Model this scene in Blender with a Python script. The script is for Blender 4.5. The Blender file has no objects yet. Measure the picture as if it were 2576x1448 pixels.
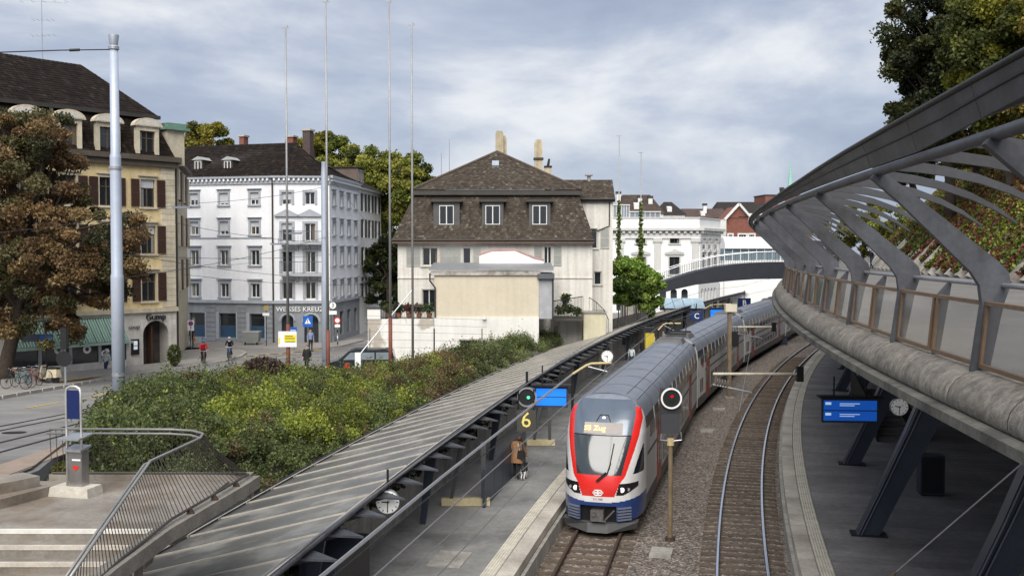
import bpy, bmesh, math, random
import numpy as np
from mathutils import Vector, Matrix
random.seed(7); RNG = np.random.default_rng(11)
R = math.radians
scene = bpy.context.scene
C = scene.collection
# ------------------------------------------------------------------ camera
EYE = 9.05; PITCH = 2.1; FPX = 2500.0; CU, CV = 1287.5, 724.0     # photo measured at 2575 x 1448
cam_data = bpy.data.cameras.new('camera'); cam = bpy.data.objects.new('camera', cam_data); C.objects.link(cam)
cam.location = (0, 0, EYE); cam.rotation_euler = (R(90 - PITCH), 0, 0)
cam_data.sensor_width = 36; cam_data.lens = FPX / 2575 * 36; cam_data.clip_start = 0.1; cam_data.clip_end = 6000
scene.camera = cam
# ------------------------------------------------------------------ sky and sun
SUN_EL, SUN_AZ = 46, 187          # azimuth clockwise from +Y: behind the camera
world = bpy.data.worlds.new('World'); scene.world = world; world.use_nodes = True
nt = world.node_tree; nt.nodes.clear()
def N(t, **k):
    n = nt.nodes.new(t)
    for a, b in k.items(): setattr(n, a, b)
    return n
def L(a, b): nt.links.new(a, b)
sky = N('ShaderNodeTexSky', sky_type='NISHITA', sun_disc=False)
sky.sun_elevation = R(SUN_EL); sky.sun_rotation = R(SUN_AZ); sky.altitude = 400; sky.dust_density = 2.0
tc = N('ShaderNodeTexCoord')
mp = N('ShaderNodeMapping'); mp.inputs['Scale'].default_value = (2.6, 2.6, 6.6); mp.inputs['Rotation'].default_value = (0, R(-9), 0); mp.inputs['Location'].default_value = (3.7, 1.9, 0.6)
L(tc.outputs['Generated'], mp.inputs['Vector'])
n1 = N('ShaderNodeTexNoise'); n1.inputs['Scale'].default_value = 1.25; n1.inputs['Detail'].default_value = 9; n1.inputs['Roughness'].default_value = 0.56; n1.inputs['Distortion'].default_value = 0.25
L(mp.outputs['Vector'], n1.inputs['Vector'])
ramp = N('ShaderNodeValToRGB'); L(n1.outputs['Fac'], ramp.inputs['Fac'])
e = ramp.color_ramp.elements
e[0].position = 0.34; e[0].color = (0.37, 0.43, 0.56, 1)
e[1].position = 0.72; e[1].color = (0.97, 0.975, 0.98, 1)
for p, c in ((0.43, (0.44, 0.50, 0.63, 1)), (0.49, (0.53, 0.585, 0.70, 1)), (0.55, (0.67, 0.71, 0.79, 1)), (0.62, (0.84, 0.86, 0.90, 1))):
    k = ramp.color_ramp.elements.new(p); k.color = c
mul = N('ShaderNodeMixRGB', blend_type='MULTIPLY'); mul.inputs['Fac'].default_value = 1; mul.inputs['Color2'].default_value = (7.6, 7.6, 7.6, 1)
L(ramp.outputs['Color'], mul.inputs['Color1'])
mix = N('ShaderNodeMixRGB'); mix.inputs['Fac'].default_value = 0.9
L(sky.outputs['Color'], mix.inputs['Color1']); L(mul.outputs['Color'], mix.inputs['Color2'])
bg = N('ShaderNodeBackground'); bg.inputs['Strength'].default_value = 0.1
L(mix.outputs['Color'], bg.inputs['Color'])
wo = N('ShaderNodeOutputWorld'); L(bg.outputs['Background'], wo.inputs['Surface'])
sd = bpy.data.lights.new('sun', 'SUN'); sd.energy = 3.6; sd.angle = R(52); sd.color = (1.0, 0.95, 0.88)
sun = bpy.data.objects.new('sun', sd); C.objects.link(sun); sun.location = (-30, -60, 60)
az, el = R(SUN_AZ), R(SUN_EL)
sdir = Vector((math.sin(az) * math.cos(el), math.cos(az) * math.cos(el), math.sin(el)))
sun.rotation_euler = (-sdir).to_track_quat('-Z', 'Y').to_euler()
vs = scene.view_settings
vs.view_transform = 'Standard'; vs.look = 'None'; vs.exposure = 0.40; vs.gamma = 1.0; vs.use_curve_mapping = False
scene.cycles.max_bounces = 6; scene.cycles.transparent_max_bounces = 12
# ------------------------------------------------------------------ pixel helpers (a pixel gives a direction only)
_th = R(PITCH)
def ray(u, v):
    x = (u - CU) / FPX; y = (CV - v) / FPX
    return Vector((x, math.cos(_th) + y * math.sin(_th), -math.sin(_th) + y * math.cos(_th)))
def onz(u, v, z):
    d = ray(u, v); t = (z - EYE) / d.z
    return Vector((d.x * t, d.y * t, z))
def ony(u, v, Y):
    d = ray(u, v); t = Y / d.y
    return Vector((d.x * t, Y, EYE + d.z * t))
def street_z(Y):
    return 1.05 + 0.085 * max(0.0, 62 - Y)
def onstreet(u, v):
    p = onz(u, v, 1.05)
    if p.y >= 62: return p
    d = ray(u, v); t = (1.05 + 0.085 * 62 - EYE) / (d.z + 0.085 * d.y)
    return Vector((d.x * t, d.y * t, EYE + d.z * t))
# ------------------------------------------------------------------ materials
MATS = {}
def mat(name, col=(.5, .5, .5), rough=.7, metal=0., var=.14, scale=1.5, bump=0., bscale=25, spec=.4, rnd=0., emit=0., ecol=None, attr=None, trans=0., streak=0., coat=0., col2=None, c2scale=.4, c2lo=.5, c2hi=.65):
    if name in MATS: return MATS[name]
    m = bpy.data.materials.new(name); m.use_nodes = True; t = m.node_tree; b = t.nodes['Principled BSDF']
    MATS[name] = m
    b.inputs['Roughness'].default_value = rough; b.inputs['Metallic'].default_value = metal; b.inputs['Specular IOR Level'].default_value = spec
    b.inputs['Coat Weight'].default_value = coat
    def nn(ty, **k):
        n = t.nodes.new(ty)
        for a, c in k.items(): setattr(n, a, c)
        return n
    ln = t.links.new
    geo = nn('ShaderNodeNewGeometry')
    def noise(sc, det=4, vec=None, ro=.6):
        n = nn('ShaderNodeTexNoise'); n.inputs['Scale'].default_value = sc; n.inputs['Detail'].default_value = det; n.inputs['Roughness'].default_value = ro
        ln(vec or geo.outputs['Position'], n.inputs['Vector']); return n.outputs['Fac']
    def rng(f, a, c, lo=.3, hi=.7):
        n = nn('ShaderNodeMapRange'); n.inputs['From Min'].default_value = lo; n.inputs['From Max'].default_value = hi; n.inputs['To Min'].default_value = a; n.inputs['To Max'].default_value = c
        ln(f, n.inputs['Value']); return n.outputs['Result']
    def mulf(a, c):
        n = nn('ShaderNodeMath', operation='MULTIPLY'); ln(a, n.inputs[0])
        if isinstance(c, (int, float)): n.inputs[1].default_value = c
        else: ln(c, n.inputs[1])
        return n.outputs[0]
    base = nn('ShaderNodeRGB'); base.outputs[0].default_value = (*col, 1); bc = base.outputs[0]
    if attr:
        a = nn('ShaderNodeAttribute', attribute_name=attr); bc = a.outputs['Color']
    if col2 is not None:
        mx = nn('ShaderNodeMixRGB'); mx.inputs['Color2'].default_value = (*col2, 1); ln(bc, mx.inputs['Color1'])
        ln(rng(noise(c2scale, 6), 0, 1, c2lo, c2hi), mx.inputs['Fac']); bc = mx.outputs[0]
    f = rng(noise(scale, 5), 1 - var, 1 + var)
    if var > 0.03: f = mulf(f, rng(noise(scale * 9, 3), 1 - var * .6, 1 + var * .6))
    if streak:
        mpn = nn('ShaderNodeMapping'); mpn.inputs['Scale'].default_value = (2.2, 2.2, .12); ln(geo.outputs['Position'], mpn.inputs['Vector'])
        f = mulf(f, rng(noise(1.3, 5, mpn.outputs[0]), 1 - streak, 1 + streak * .3))
    if rnd:
        oi = nn('ShaderNodeObjectInfo'); f = mulf(f, rng(oi.outputs['Random'], 1 - rnd, 1 + rnd, 0, 1))
    vm = nn('ShaderNodeVectorMath', operation='SCALE'); ln(bc, vm.inputs[0]); ln(f, vm.inputs['Scale'])
    ln(vm.outputs[0], b.inputs['Base Color'])
    if bump:
        bn = nn('ShaderNodeBump'); bn.inputs['Strength'].default_value = bump; bn.inputs['Distance'].default_value = .02
        ln(noise(bscale, 6), bn.inputs['Height']); ln(bn.outputs[0], b.inputs['Normal'])
    if emit:
        b.inputs['Emission Color'].default_value = (*(ecol or col), 1); b.inputs['Emission Strength'].default_value = emit
    if trans:
        tr = nn('ShaderNodeBsdfTranslucent'); ln(vm.outputs[0], tr.inputs['Color'])
        ms = nn('ShaderNodeMixShader'); ms.inputs[0].default_value = trans
        ln(b.outputs[0], ms.inputs[1]); ln(tr.outputs[0], ms.inputs[2]); ln(ms.outputs[0], t.nodes['Material Output'].inputs['Surface'])
    return m
def mat_glass(name, tint, amount, rough=.03):
    """thin see-through pane: tinted transparency with a glossy coat"""
    if name in MATS: return MATS[name]
    m = bpy.data.materials.new(name); m.use_nodes = True; t = m.node_tree; MATS[name] = m
    b = t.nodes['Principled BSDF']; b.inputs['Base Color'].default_value = (*tint, 1); b.inputs['Roughness'].default_value = rough; b.inputs['Specular IOR Level'].default_value = .6
    tr = t.nodes.new('ShaderNodeBsdfTransparent'); ms = t.nodes.new('ShaderNodeMixShader'); ms.inputs[0].default_value = amount
    t.links.new(tr.outputs[0], ms.inputs[1]); t.links.new(b.outputs[0], ms.inputs[2]); t.links.new(ms.outputs[0], t.nodes['Material Output'].inputs['Surface'])
    return m
# ------------------------------------------------------------------ mesh builder
class MB:
    def __init__(s): s.v = []; s.f = []; s.m = []; s.cm = 0
    def quad(s, a, b, c, d): s.poly([a, b, c, d])
    def poly(s, pts):
        n = len(s.v); s.v += [tuple(p) for p in pts]; s.f.append(tuple(range(n, n + len(pts)))); s.m.append(s.cm)
    def hexa(s, p):      # 8 corners: bottom 0-3 ccw, top 4-7
        n = len(s.v); s.v += [tuple(q) for q in p]
        for f in ((0, 3, 2, 1), (4, 5, 6, 7), (0, 1, 5, 4), (1, 2, 6, 5), (2, 3, 7, 6), (3, 0, 4, 7)):
            s.f.append(tuple(n + i for i in f)); s.m.append(s.cm)
    def box(s, x0, x1, y0, y1, z0, z1):
        s.hexa([(x0, y0, z0), (x1, y0, z0), (x1, y1, z0), (x0, y1, z0), (x0, y0, z1), (x1, y0, z1), (x1, y1, z1), (x0, y1, z1)])
    def beam(s, a, b, w, h, up=(0, 0, 1)):
        a, b = Vector(a), Vector(b); d = (b - a).normalized(); up = Vector(up)
        if abs(d.dot(up)) > .98: up = Vector((0, 1, 0))
        x = d.cross(up).normalized() * (w / 2); z = x.cross(d).normalized() * (h / 2)
        s.hexa([a - x - z, a + x - z, b + x - z, b - x - z, a - x + z, a + x + z, b + x + z, b - x + z])
    def prism(s, poly, off):   # extrude polygon (list of 3D) along vector
        off = Vector(off); a = [Vector(p) for p in poly]; b = [p + off for p in a]; n = len(a)
        s.poly(a[::-1]); s.poly(b)
        for i in range(n): s.quad(a[i], a[(i + 1) % n], b[(i + 1) % n], b[i])
    def tube(s, path, r, n=8, caps=True):
        path = [Vector(p) for p in path]; k = len(path); base = len(s.v); up = Vector((0, 0, 1))
        prev = None
        for i, p in enumerate(path):
            d = (path[min(i + 1, k - 1)] - path[max(i - 1, 0)]).normalized()
            if prev is None:
                ref = up if abs(d.dot(up)) < .95 else Vector((1, 0, 0)); x = d.cross(ref).normalized()
            else:
                x = (prev - d * prev.dot(d)).normalized()
            prev = x; y = d.cross(x); rr = r[i] if isinstance(r, (list, tuple)) else r
            for j in range(n):
                a = 2 * math.pi * j / n; s.v.append(tuple(p + x * (math.cos(a) * rr) + y * (math.sin(a) * rr)))
        for i in range(k - 1):
            for j in range(n):
                a = base + i * n + j; b = base + i * n + (j + 1) % n; s.f.append((a, b, b + n, a + n)); s.m.append(s.cm)
        if caps:
            s.f.append(tuple(base + j for j in range(n))[::-1]); s.m.append(s.cm); s.f.append(tuple(base + (k - 1) * n + j for j in range(n))); s.m.append(s.cm)
    def cyl(s, a, b, r0, r1=None, n=12): s.tube([a, b], [r0, r0 if r1 is None else r1], n)
    def strip(s, rows, close=False):   # rows: list of lists of points, quads between
        n = len(rows[0]); base = len(s.v)
        for r in rows: s.v += [tuple(p) for p in r]
        for i in range(len(rows) - 1):
            for j in range(n if close else n - 1):
                a = base + i * n + j; b = base + i * n + (j + 1) % n; s.f.append((a, b, b + n, a + n)); s.m.append(s.cm)
    def disc(s, c, nrm, r, n=20, hole=0.):
        c = Vector(c); nrm = Vector(nrm).normalized(); ref = Vector((0, 0, 1)) if abs(nrm.z) < .9 else Vector((1, 0, 0)); x = ref.cross(nrm).normalized(); y = nrm.cross(x)
        o = [c + x * (r * math.cos(2 * math.pi * i / n)) + y * (r * math.sin(2 * math.pi * i / n)) for i in range(n)]
        if not hole: s.poly(o); return
        q = [c + x * (hole * math.cos(2 * math.pi * i / n)) + y * (hole * math.sin(2 * math.pi * i / n)) for i in range(n)]
        for i in range(n): s.quad(o[i], o[(i + 1) % n], q[(i + 1) % n], q[i])
    def mesh(s, name, mats, smooth=False):
        me = bpy.data.meshes.new(name); me.from_pydata(s.v, [], s.f)
        for m in (mats if isinstance(mats, (list, tuple)) else [mats]): me.materials.append(m)
        if any(s.m): me.polygons.foreach_set('material_index', s.m)
        if smooth: me.polygons.foreach_set('use_smooth', [True] * len(me.polygons))
        me.update(); return me
    def build(s, name, mats, parent=None, smooth=False, loc=None, rot=None):
        return put(name, s.mesh(name, mats, smooth), parent, loc, rot)
def put(name, me, parent=None, loc=None, rot=None):
    o = bpy.data.objects.new(name, me); C.objects.link(o)
    if parent is not None: o.parent = parent
    if loc is not None: o.location = loc
    if rot is not None: o.rotation_euler = rot
    return o
def tag(o, label=None, cat=None, group=None, kind=None):
    if label: o['label'] = label
    if cat: o['category'] = cat
    if group: o['group'] = group
    if kind: o['kind'] = kind
    return o
def thing(name, label, cat, loc=(0, 0, 0), rz=0., group=None):
    o = bpy.data.objects.new(name, None); C.objects.link(o); o.location = loc; o.rotation_euler = (0, 0, rz)
    return tag(o, label, cat, group)
def struct(o): return tag(o, kind='structure')
def text_mesh(body, size, m, depth=.02):
    cu = bpy.data.curves.new('lettering', 'FONT'); cu.body = body; cu.size = size; cu.align_x = 'CENTER'; cu.align_y = 'CENTER'; cu.extrude = depth; cu.resolution_u = 2
    o = bpy.data.objects.new('lettering', cu); C.objects.link(o)
    me = bpy.data.meshes.new_from_object(o.evaluated_get(bpy.context.evaluated_depsgraph_get()))
    bpy.data.objects.remove(o); bpy.data.curves.remove(cu); me.materials.clear(); me.materials.append(m); return me
# ------------------------------------------------------------------ plan curves
class Curve:
    """plan curve X(Y) through measured points; off(Y, d): point d metres to its right"""
    def __init__(s, pts, deg=3):
        P = np.array(pts, float); s.c = np.polyfit(P[:, 1], P[:, 0], deg); s.d = np.polyder(s.c); s.y0, s.y1 = P[0, 1], P[-1, 1]
        Y = np.linspace(-20, 220, 2401); X = np.array([s.X(y) for y in Y]); s.Y = Y
        s.S = np.concatenate([[0], np.cumsum(np.hypot(np.diff(X), np.diff(Y)))])
    def slope(s, y): return float(np.polyval(s.d, min(max(y, s.y0), s.y1)))
    def X(s, y):
        q = min(max(y, s.y0), s.y1); return float(np.polyval(s.c, q) + (y - q) * np.polyval(s.d, q))
    def nrm(s, y): k = s.slope(y); l = math.hypot(1, k); return Vector((1 / l, -k / l, 0))
    def tan(s, y): k = s.slope(y); l = math.hypot(1, k); return Vector((k / l, 1 / l, 0))
    def off(s, y, d=0., z=0.): return Vector((s.X(y), y, z)) + s.nrm(y) * d
    def s_of(s, y): return float(np.interp(y, s.Y, s.S))
    def y_of(s, a): return float(np.interp(a, s.S, s.Y))
T2 = Curve([(6.85, 29.1), (7.55, 32.4), (8.75, 37.6), (9.95, 42.3), (12.35, 51.1), (15.4, 61), (19, 71.8), (20.9, 77), (25.1, 87.7), (31.8, 103.4)])
CANF = Curve([(-4.58, 18.35), (-3.94, 21.64), (-3.28, 25.61), (-2.49, 29.69), (-.83, 40), (1.48, 49.39), (3.45, 56.87), (9.47, 80.07), (10.8, 83.09), (15.48, 98.12), (21.43, 115.53), (31.24, 140.42)])
DECK = Curve([(5.71, 12.02), (5.97, 15.22), (6.56, 18.98), (7.28, 22.82), (8.15, 27.31), (9.05, 31.6), (10.3, 37.5), (12.5, 46), (15.3, 55), (20.5, 71), (30, 95)], 4)
TRK1 = -4.78
RAIL = -0.55
def t1(y, d=0., z=0.): return T2.off(y, TRK1 + d, z)
def t2(y, d=0., z=0.): return T2.off(y, d, z)
# ------------------------------------------------------------------ foliage
def leaf_mesh(name, cen, size, col, m, flat=0., aspect=1.7):
    """one mesh of small folded leaf faces; cen Nx3, size N, col Nx3"""
    n = len(cen); cen = np.asarray(cen, float); size = np.broadcast_to(np.asarray(size, float), (n,))
    a = RNG.normal(size=(n, 3)); a[:, 2] *= (1 - flat); a /= np.linalg.norm(a, axis=1)[:, None]
    b = RNG.normal(size=(n, 3)); b -= a * (a * b).sum(1)[:, None]; b /= np.linalg.norm(b, axis=1)[:, None]
    c = np.cross(a, b)
    L_ = a * (size * aspect / 2)[:, None]; W = b * (size / 2)[:, None]; H = c * (size * .18)[:, None]
    v = np.empty((n, 4, 3)); v[:, 0] = cen - L_; v[:, 1] = cen + W + H; v[:, 2] = cen + L_; v[:, 3] = cen - W + H
    me = bpy.data.meshes.new(name); me.vertices.add(n * 4); me.vertices.foreach_set('co', v.ravel())
    me.loops.add(n * 4); me.loops.foreach_set('vertex_index', np.arange(n * 4, dtype=np.int32))
    me.polygons.add(n); me.polygons.foreach_set('loop_start', np.arange(0, n * 4, 4, dtype=np.int32)); me.polygons.foreach_set('loop_total', np.full(n, 4, dtype=np.int32))
    at = me.attributes.new('Col', 'FLOAT_COLOR', 'POINT'); cc = np.ones((n, 4, 4)); cc[:, :, :3] = np.asarray(col)[:, None, :]; at.data.foreach_set('color', cc.ravel())
    me.materials.append(m); me.update(calc_edges=True); return me
LEAF = mat('leaf', rough=.55, attr='Col', var=.05, trans=.3, spec=.3)
def pick_cols(n, palette, jit=.25):
    P = np.array([p[:3] for p in palette]); w = np.array([p[3] for p in palette], float); w /= w.sum()
    c = P[RNG.choice(len(P), n, p=w)]; return np.clip(c * (1 + RNG.normal(0, jit, (n, 1))), .003, 1)
def clump_points(centers, radii, per, shell=.55, squash=.8):
    out = []; idx = []
    for i, (c, r) in enumerate(zip(centers, radii)):
        d = RNG.normal(size=(per, 3)); d /= np.linalg.norm(d, axis=1)[:, None]
        rr = r * (shell + (1 - shell) * RNG.random(per)) * (1 + RNG.normal(0, .1, per))
        q = d * rr[:, None]; q[:, 2] *= squash; out.append(np.asarray(c) + q); idx.append(np.full(per, i))
    return np.concatenate(out), np.concatenate(idx)
BARK = mat('bark', (.06, .045, .035), .9, var=.3, scale=6, bump=.6)
def tree(name, label, base, height, crown_c, crown_r, palette, nclump=60, per=260, leaf=.16, clump=(.7, 1.4), group=None, trunk_r=.28, squash=.75, keep=None):
    """tapered trunk with limbs and a crown of leaf clumps; crown_c relative to base"""
    t = thing(name, label, 'tree', base, 0, group)
    cc = np.array(crown_c, float); cr = np.array(crown_r, float)
    d = RNG.normal(size=(nclump, 3)); d /= np.linalg.norm(d, axis=1)[:, None]
    rad = (.35 + .65 * RNG.random(nclump) ** .5)[:, None]
    cen = cc + d * cr * rad
    if keep is not None: cen = cen[[keep(*(c - cc)) for c in cen]]; nclump = len(cen)
    rads = RNG.uniform(*clump, nclump)
    pts, ix = clump_points(cen, rads, per, .35, squash)
    pal = pick_cols(nclump, palette, .12); col = pal[ix] * (1 + RNG.normal(0, .22, (len(ix), 1))); col = np.clip(col, .003, 1)
    put('crown', leaf_mesh(name + '_crown', pts, leaf * RNG.uniform(.7, 1.3, len(pts)), col, LEAF), t)
    b = MB(); top = Vector(cc) + Vector((0, 0, cr[2] * .25))
    b.tube([(0, 0, -.3), (0.02, 0, height * .15), Vector(cc) * .55 + Vector((0, 0, -.1)), top], [trunk_r * 1.25, trunk_r, trunk_r * .7, trunk_r * .2], 9)
    for i in range(0, nclump, 3):
        e_ = Vector(cen[i]); s_ = Vector(cc) * random.uniform(.45, .95); s_.x += random.uniform(-.1, .1)
        mid = s_.lerp(e_, .5) + Vector((0, 0, random.uniform(.1, .5)))
        b.tube([s_, mid, e_], [trunk_r * .32, trunk_r * .2, trunk_r * .06], 5, False)
    b.build('trunk', BARK, t, True)
    return t
# ================================================================== materials of the railway
CONC = mat('concrete', (.34, .325, .29), .85, var=.22, scale=.8, bump=.35, streak=.3)
CONCL = mat('pale_concrete', (.46, .43, .37), .85, var=.22, scale=1.2, bump=.3, rnd=.10, col2=(.27, .24, .2), c2scale=.6)
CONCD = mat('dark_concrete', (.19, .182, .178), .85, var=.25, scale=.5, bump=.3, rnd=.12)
ROLL = mat('roughcast_concrete', (.27, .245, .21), .95, var=.4, scale=9, bump=1.0, bscale=55, rnd=.10, streak=.25, col2=(.18, .16, .135), c2scale=2.5, c2lo=.5, c2hi=.7)
PLAT = mat('platform_asphalt', (.205, .205, .195), .8, var=.22, scale=.45, bump=.25, col2=(.125, .125, .122), c2scale=.3)
BALLAST = mat('ballast', (.125, .102, .084), .95, var=.55, scale=9, bump=1.0, bscale=22, col2=(.25, .23, .21), c2scale=14, c2lo=.52, c2hi=.6)
def gravel(m, sc):
    t = m.node_tree; b = t.nodes['Principled BSDF']; src = b.inputs['Base Color'].links[0].from_socket
    g = t.nodes.new('ShaderNodeNewGeometry'); v = t.nodes.new('ShaderNodeTexVoronoi'); v.inputs['Scale'].default_value = sc; t.links.new(g.outputs['Position'], v.inputs['Vector'])
    sp = t.nodes.new('ShaderNodeSeparateColor'); t.links.new(v.outputs['Color'], sp.inputs[0]); r = t.nodes.new('ShaderNodeMapRange'); r.inputs['To Min'].default_value = .35; r.inputs['To Max'].default_value = 1.9; t.links.new(sp.outputs[0], r.inputs['Value'])
    vm = t.nodes.new('ShaderNodeVectorMath'); vm.operation = 'SCALE'; t.links.new(src, vm.inputs[0]); t.links.new(r.outputs[0], vm.inputs['Scale']); t.links.new(vm.outputs[0], b.inputs['Base Color'])
gravel(BALLAST, 13)
SLEEP = mat('sleeper_wood', (.115, .088, .065), .9, var=.3, scale=4, bump=.4, rnd=.2)
RAILTOP = mat('rail_head', (.62, .66, .74), .22, .9, var=.08)
RUST = mat('rail_rust', (.055, .036, .026), .8, var=.3, scale=6)
STEEL = mat('grey_painted_steel', (.078, .082, .094), .5, .2, var=.2, scale=1.6, rnd=.08, streak=.3, col2=(.055, .055, .058), c2scale=1.1, bump=.08)
STEELD = mat('dark_blue_steel', (.046, .057, .08), .4, .3, var=.12)
STEELB = mat('black_steel', (.018, .018, .02), .5, .2, var=.1)
GALV = mat('galvanised_steel', (.42, .43, .45), .4, .7, var=.12)
BROWN = mat('bronze_frame', (.21, .135, .085), .5, .3, var=.15, scale=5)
PANE = mat_glass('parapet_glass', (.16, .15, .135), .20, .08)
CGLASS = mat('canopy_glass', (.10, .10, .10), .30, .0, var=.16, scale=.7, spec=.75, rnd=.10, streak=.1, col2=(.23, .225, .215), c2scale=.8)
CBAR = mat('canopy_bar', (.38, .355, .31), .6, var=.15, scale=3, rnd=.08)
TACT = mat('tactile_paving', (.42, .39, .33), .8, var=.2, scale=3, rnd=.1)
TACTR = mat('tactile_rib', (.62, .58, .48), .75, var=.18, scale=3)
SOIL = mat('soil', (.05, .045, .03), .95, var=.3, bump=.5)
HILL = mat('hill_grass', (.05, .055, .025), .95, var=.35, scale=.6, bump=.6)
ASPH = mat('asphalt', (.215, .208, .20), .82, var=.16, scale=.35, bump=.2, col2=(.14, .137, .132), c2scale=.12)
PAVE = mat('pavement', (.25, .235, .215), .85, var=.16, scale=.5, bump=.2)
GROUND = mat('ground', (.12, .115, .10), .95, var=.2)
YS = lambda a, b, st: [a + i * (b - a) / max(1, round((b - a) / st)) for i in range(max(1, round((b - a) / st)) + 1)]
# ================================================================== terrain
b = MB(); b.quad((-3000, -400, -1.6), (3000, -400, -1.6), (3000, 4000, -1.6), (-3000, 4000, -1.6)); struct(b.build('ground', GROUND))
_se = np.array([(-20, -9), (15, -9), (20, -9.6), (29, -12.4), (36, -14.6), (42, -16.6), (50, -16.2), (56, -13), (62, -6.8), (67, -4.6), (71.5, -2.6), (73, 1.9), (80, 2.9), (84, 4.0)])
def street_edge(Y): return float(np.interp(Y, _se[:, 0], _se[:, 1]))
def bank_low(Y): return CANF.off(Y, -5.05).x
b = MB(); rows = []
for Y in [-20, -10, 0, 8, 14, 20, 26, 32, 38, 44, 50, 56, 59, 62, 65, 68, 72, 78]:
    rows.append([(-400, Y, street_z(Y)), (street_edge(Y), Y, street_z(Y)), (street_edge(Y) + .05, Y, street_z(Y) - 1.6)])
for Y in (90, 110, 130, 150, 180, 220):
    x = CANF.off(Y, -5.3).x; rows.append([(-400, Y, 1.05), (x, Y, 1.05), (x + .05, Y, -1.5)])
b.strip(rows); struct(b.build('road', ASPH))
b = MB(); rows = []
for Y in YS(12, 80, 2):
    se, lo = street_edge(Y), max(street_edge(Y) + .4, CANF.off(Y, -5.2).x); w = CANF.off(Y, -1.8).x
    zs = street_z(Y) + .05
    rows.append([(se - .15, Y, zs), (se + (lo - se) * .35, Y, zs - (zs - 1.25) * .35), (lo, Y, 1.2), (max(lo + .1, w), Y, 1.2)])
b.strip(rows); struct(b.build('embankment', SOIL))
# railway bed between the platforms
b = MB(); rows = []
for Y in YS(5, 170, 3): rows.append([t1(Y, -1.7, -.80), t1(Y, -.9, -.74), t1(Y, 1.0, -.74), t1(Y, 1.9, -.80), t2(Y, -1.9, -.80), t2(Y, -1.0, -.74), t2(Y, 1.0, -.74), t2(Y, 1.8, -.80)])
b.strip(rows); struct(b.build('track_bed', BALLAST, None, True))
# ================================================================== tracks
def rail(fn, d, y0, y1, parent):
    b = MB(); rows = []
    for Y in YS(y0, y1, 2): rows.append([fn(Y, d - .05, -.72), fn(Y, d - .035, -.57), fn(Y, d + .035, -.57), fn(Y, d + .05, -.72)])
    b.strip(rows); o = b.build('rail', RUST, parent)
    h = MB(); rows = []
    for Y in YS(y0, y1, 2): rows.append([fn(Y, d - .045, -.60), fn(Y, d - .045, -.555), fn(Y, d - .03, RAIL), fn(Y, d + .03, RAIL), fn(Y, d + .045, -.555), fn(Y, d + .045, -.60)])
    h.strip(rows); h.build('rail_head', RAILTOP if fn is t2 else RUST, o)
def track(fn, label, spans):
    t = thing('railway_track', label, 'railway track', (0, 0, 0))
    rail(fn, -.75, 8, 165, t); rail(fn, .75, 8, 165, t)
    b = MB(); b.box(-1.3, 1.3, -.12, .12, -.9, -.70); me = b.mesh('sleeper', SLEEP)
    y0, y1, d = spans; Y = y0
    while Y < y1:
        p = fn(Y); k = T2.slope(Y); o = put('sleeper', me, t, (p.x, p.y, random.uniform(-.012, .012)), (0, 0, -math.atan(k) + random.uniform(-.012, .012)))
        Y = T2.y_of(T2.s_of(Y) + .6)
    return t
track(t1, 'track with rusty brown rails that the white train stands on', (24, 38, 0))
track(t2, 'empty curved track with shiny rails beside the covered platform', (24, 92, 0))
# ================================================================== platforms
def platform(name, fn, inner, outer, y0, y1, m, sgn, zt=0.):
    b = MB(); rows = []
    for Y in YS(y0, y1, 2.5): rows.append([fn(Y, inner, -1.2), fn(Y, inner, zt), outer(Y) + Vector((0, 0, zt))])
    if sgn < 0: rows = [r[::-1] for r in rows]
    b.strip(rows); return struct(b.build(name, m))
pl = platform('platform_left', t1, -1.62, lambda Y: CANF.off(Y, -1.75), 5, 170, PLAT, -1, -.02)
pr = platform('platform_right', t2, 1.68, lambda Y: T2.off(Y, 14), 5, 130, PLAT, 1, -.03)
def slabs(fn, d0, d1, y0, y1, ln, name, m, parent, z0, z1, gap=.012, jit=.0):
    Y = y0
    while Y < y1:
        Y2 = T2.y_of(T2.s_of(Y) + ln); e = gap / 2
        a, c = Y + e, Y2 - e
        b = MB(); k = random.uniform(-jit, jit)
        b.hexa([fn(a, d0, z0), fn(a, d1, z0), fn(c, d1, z0), fn(c, d0, z0), fn(a, d0, z1 + k), fn(a, d1, z1 + k), fn(c, d1, z1 + k), fn(c, d0, z1 + k)])
        b.build(name, m, parent); Y = Y2
slabs(t1, -2.02, -1.52, 22, 62, 1.25, 'edge_stone', CONCL, pl, -.25, .012, jit=.004)
slabs(t1, -2.46, -2.05, 22, 62, .8, 'tactile_slab', TACT, pl, -.1, .006)
slabs(t2, 1.58, 2.06, 22, 100, 1.25, 'edge_stone', CONCL, pr, -.25, .012, jit=.004)
slabs(t2, 2.09, 2.50, 22, 100, .8, 'tactile_slab', TACT, pr, -.1, .006)
for fn, ds, p in ((t1, (-2.42, -2.34, -2.26, -2.18, -2.10), pl), (t2, (2.13, 2.21, 2.29, 2.37, 2.45), pr)):
    for d in ds:
        b = MB(); rows = []
        for Y in YS(22, 100, 2): rows.append([fn(Y, d - .018, .0), fn(Y, d - .012, .022), fn(Y, d + .012, .022), fn(Y, d + .018, .0)])
        b.strip(rows); b.build('tactile_rib', TACTR, p)
# lower kerb course under the platform edges
for fn, d0, d1, p in ((t1, -1.52, -1.40, pl), (t2, 1.46, 1.58, pr)):
    b = MB(); rows = []
    for Y in YS(10, 120, 2): rows.append([fn(Y, d0 if fn is t2 else d1, -.9), fn(Y, d0 if fn is t2 else d1, -.28), fn(Y, d1 if fn is t2 else d0, -.28)])
    b.strip(rows); b.build('kerb_course', CONC, p)
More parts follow.
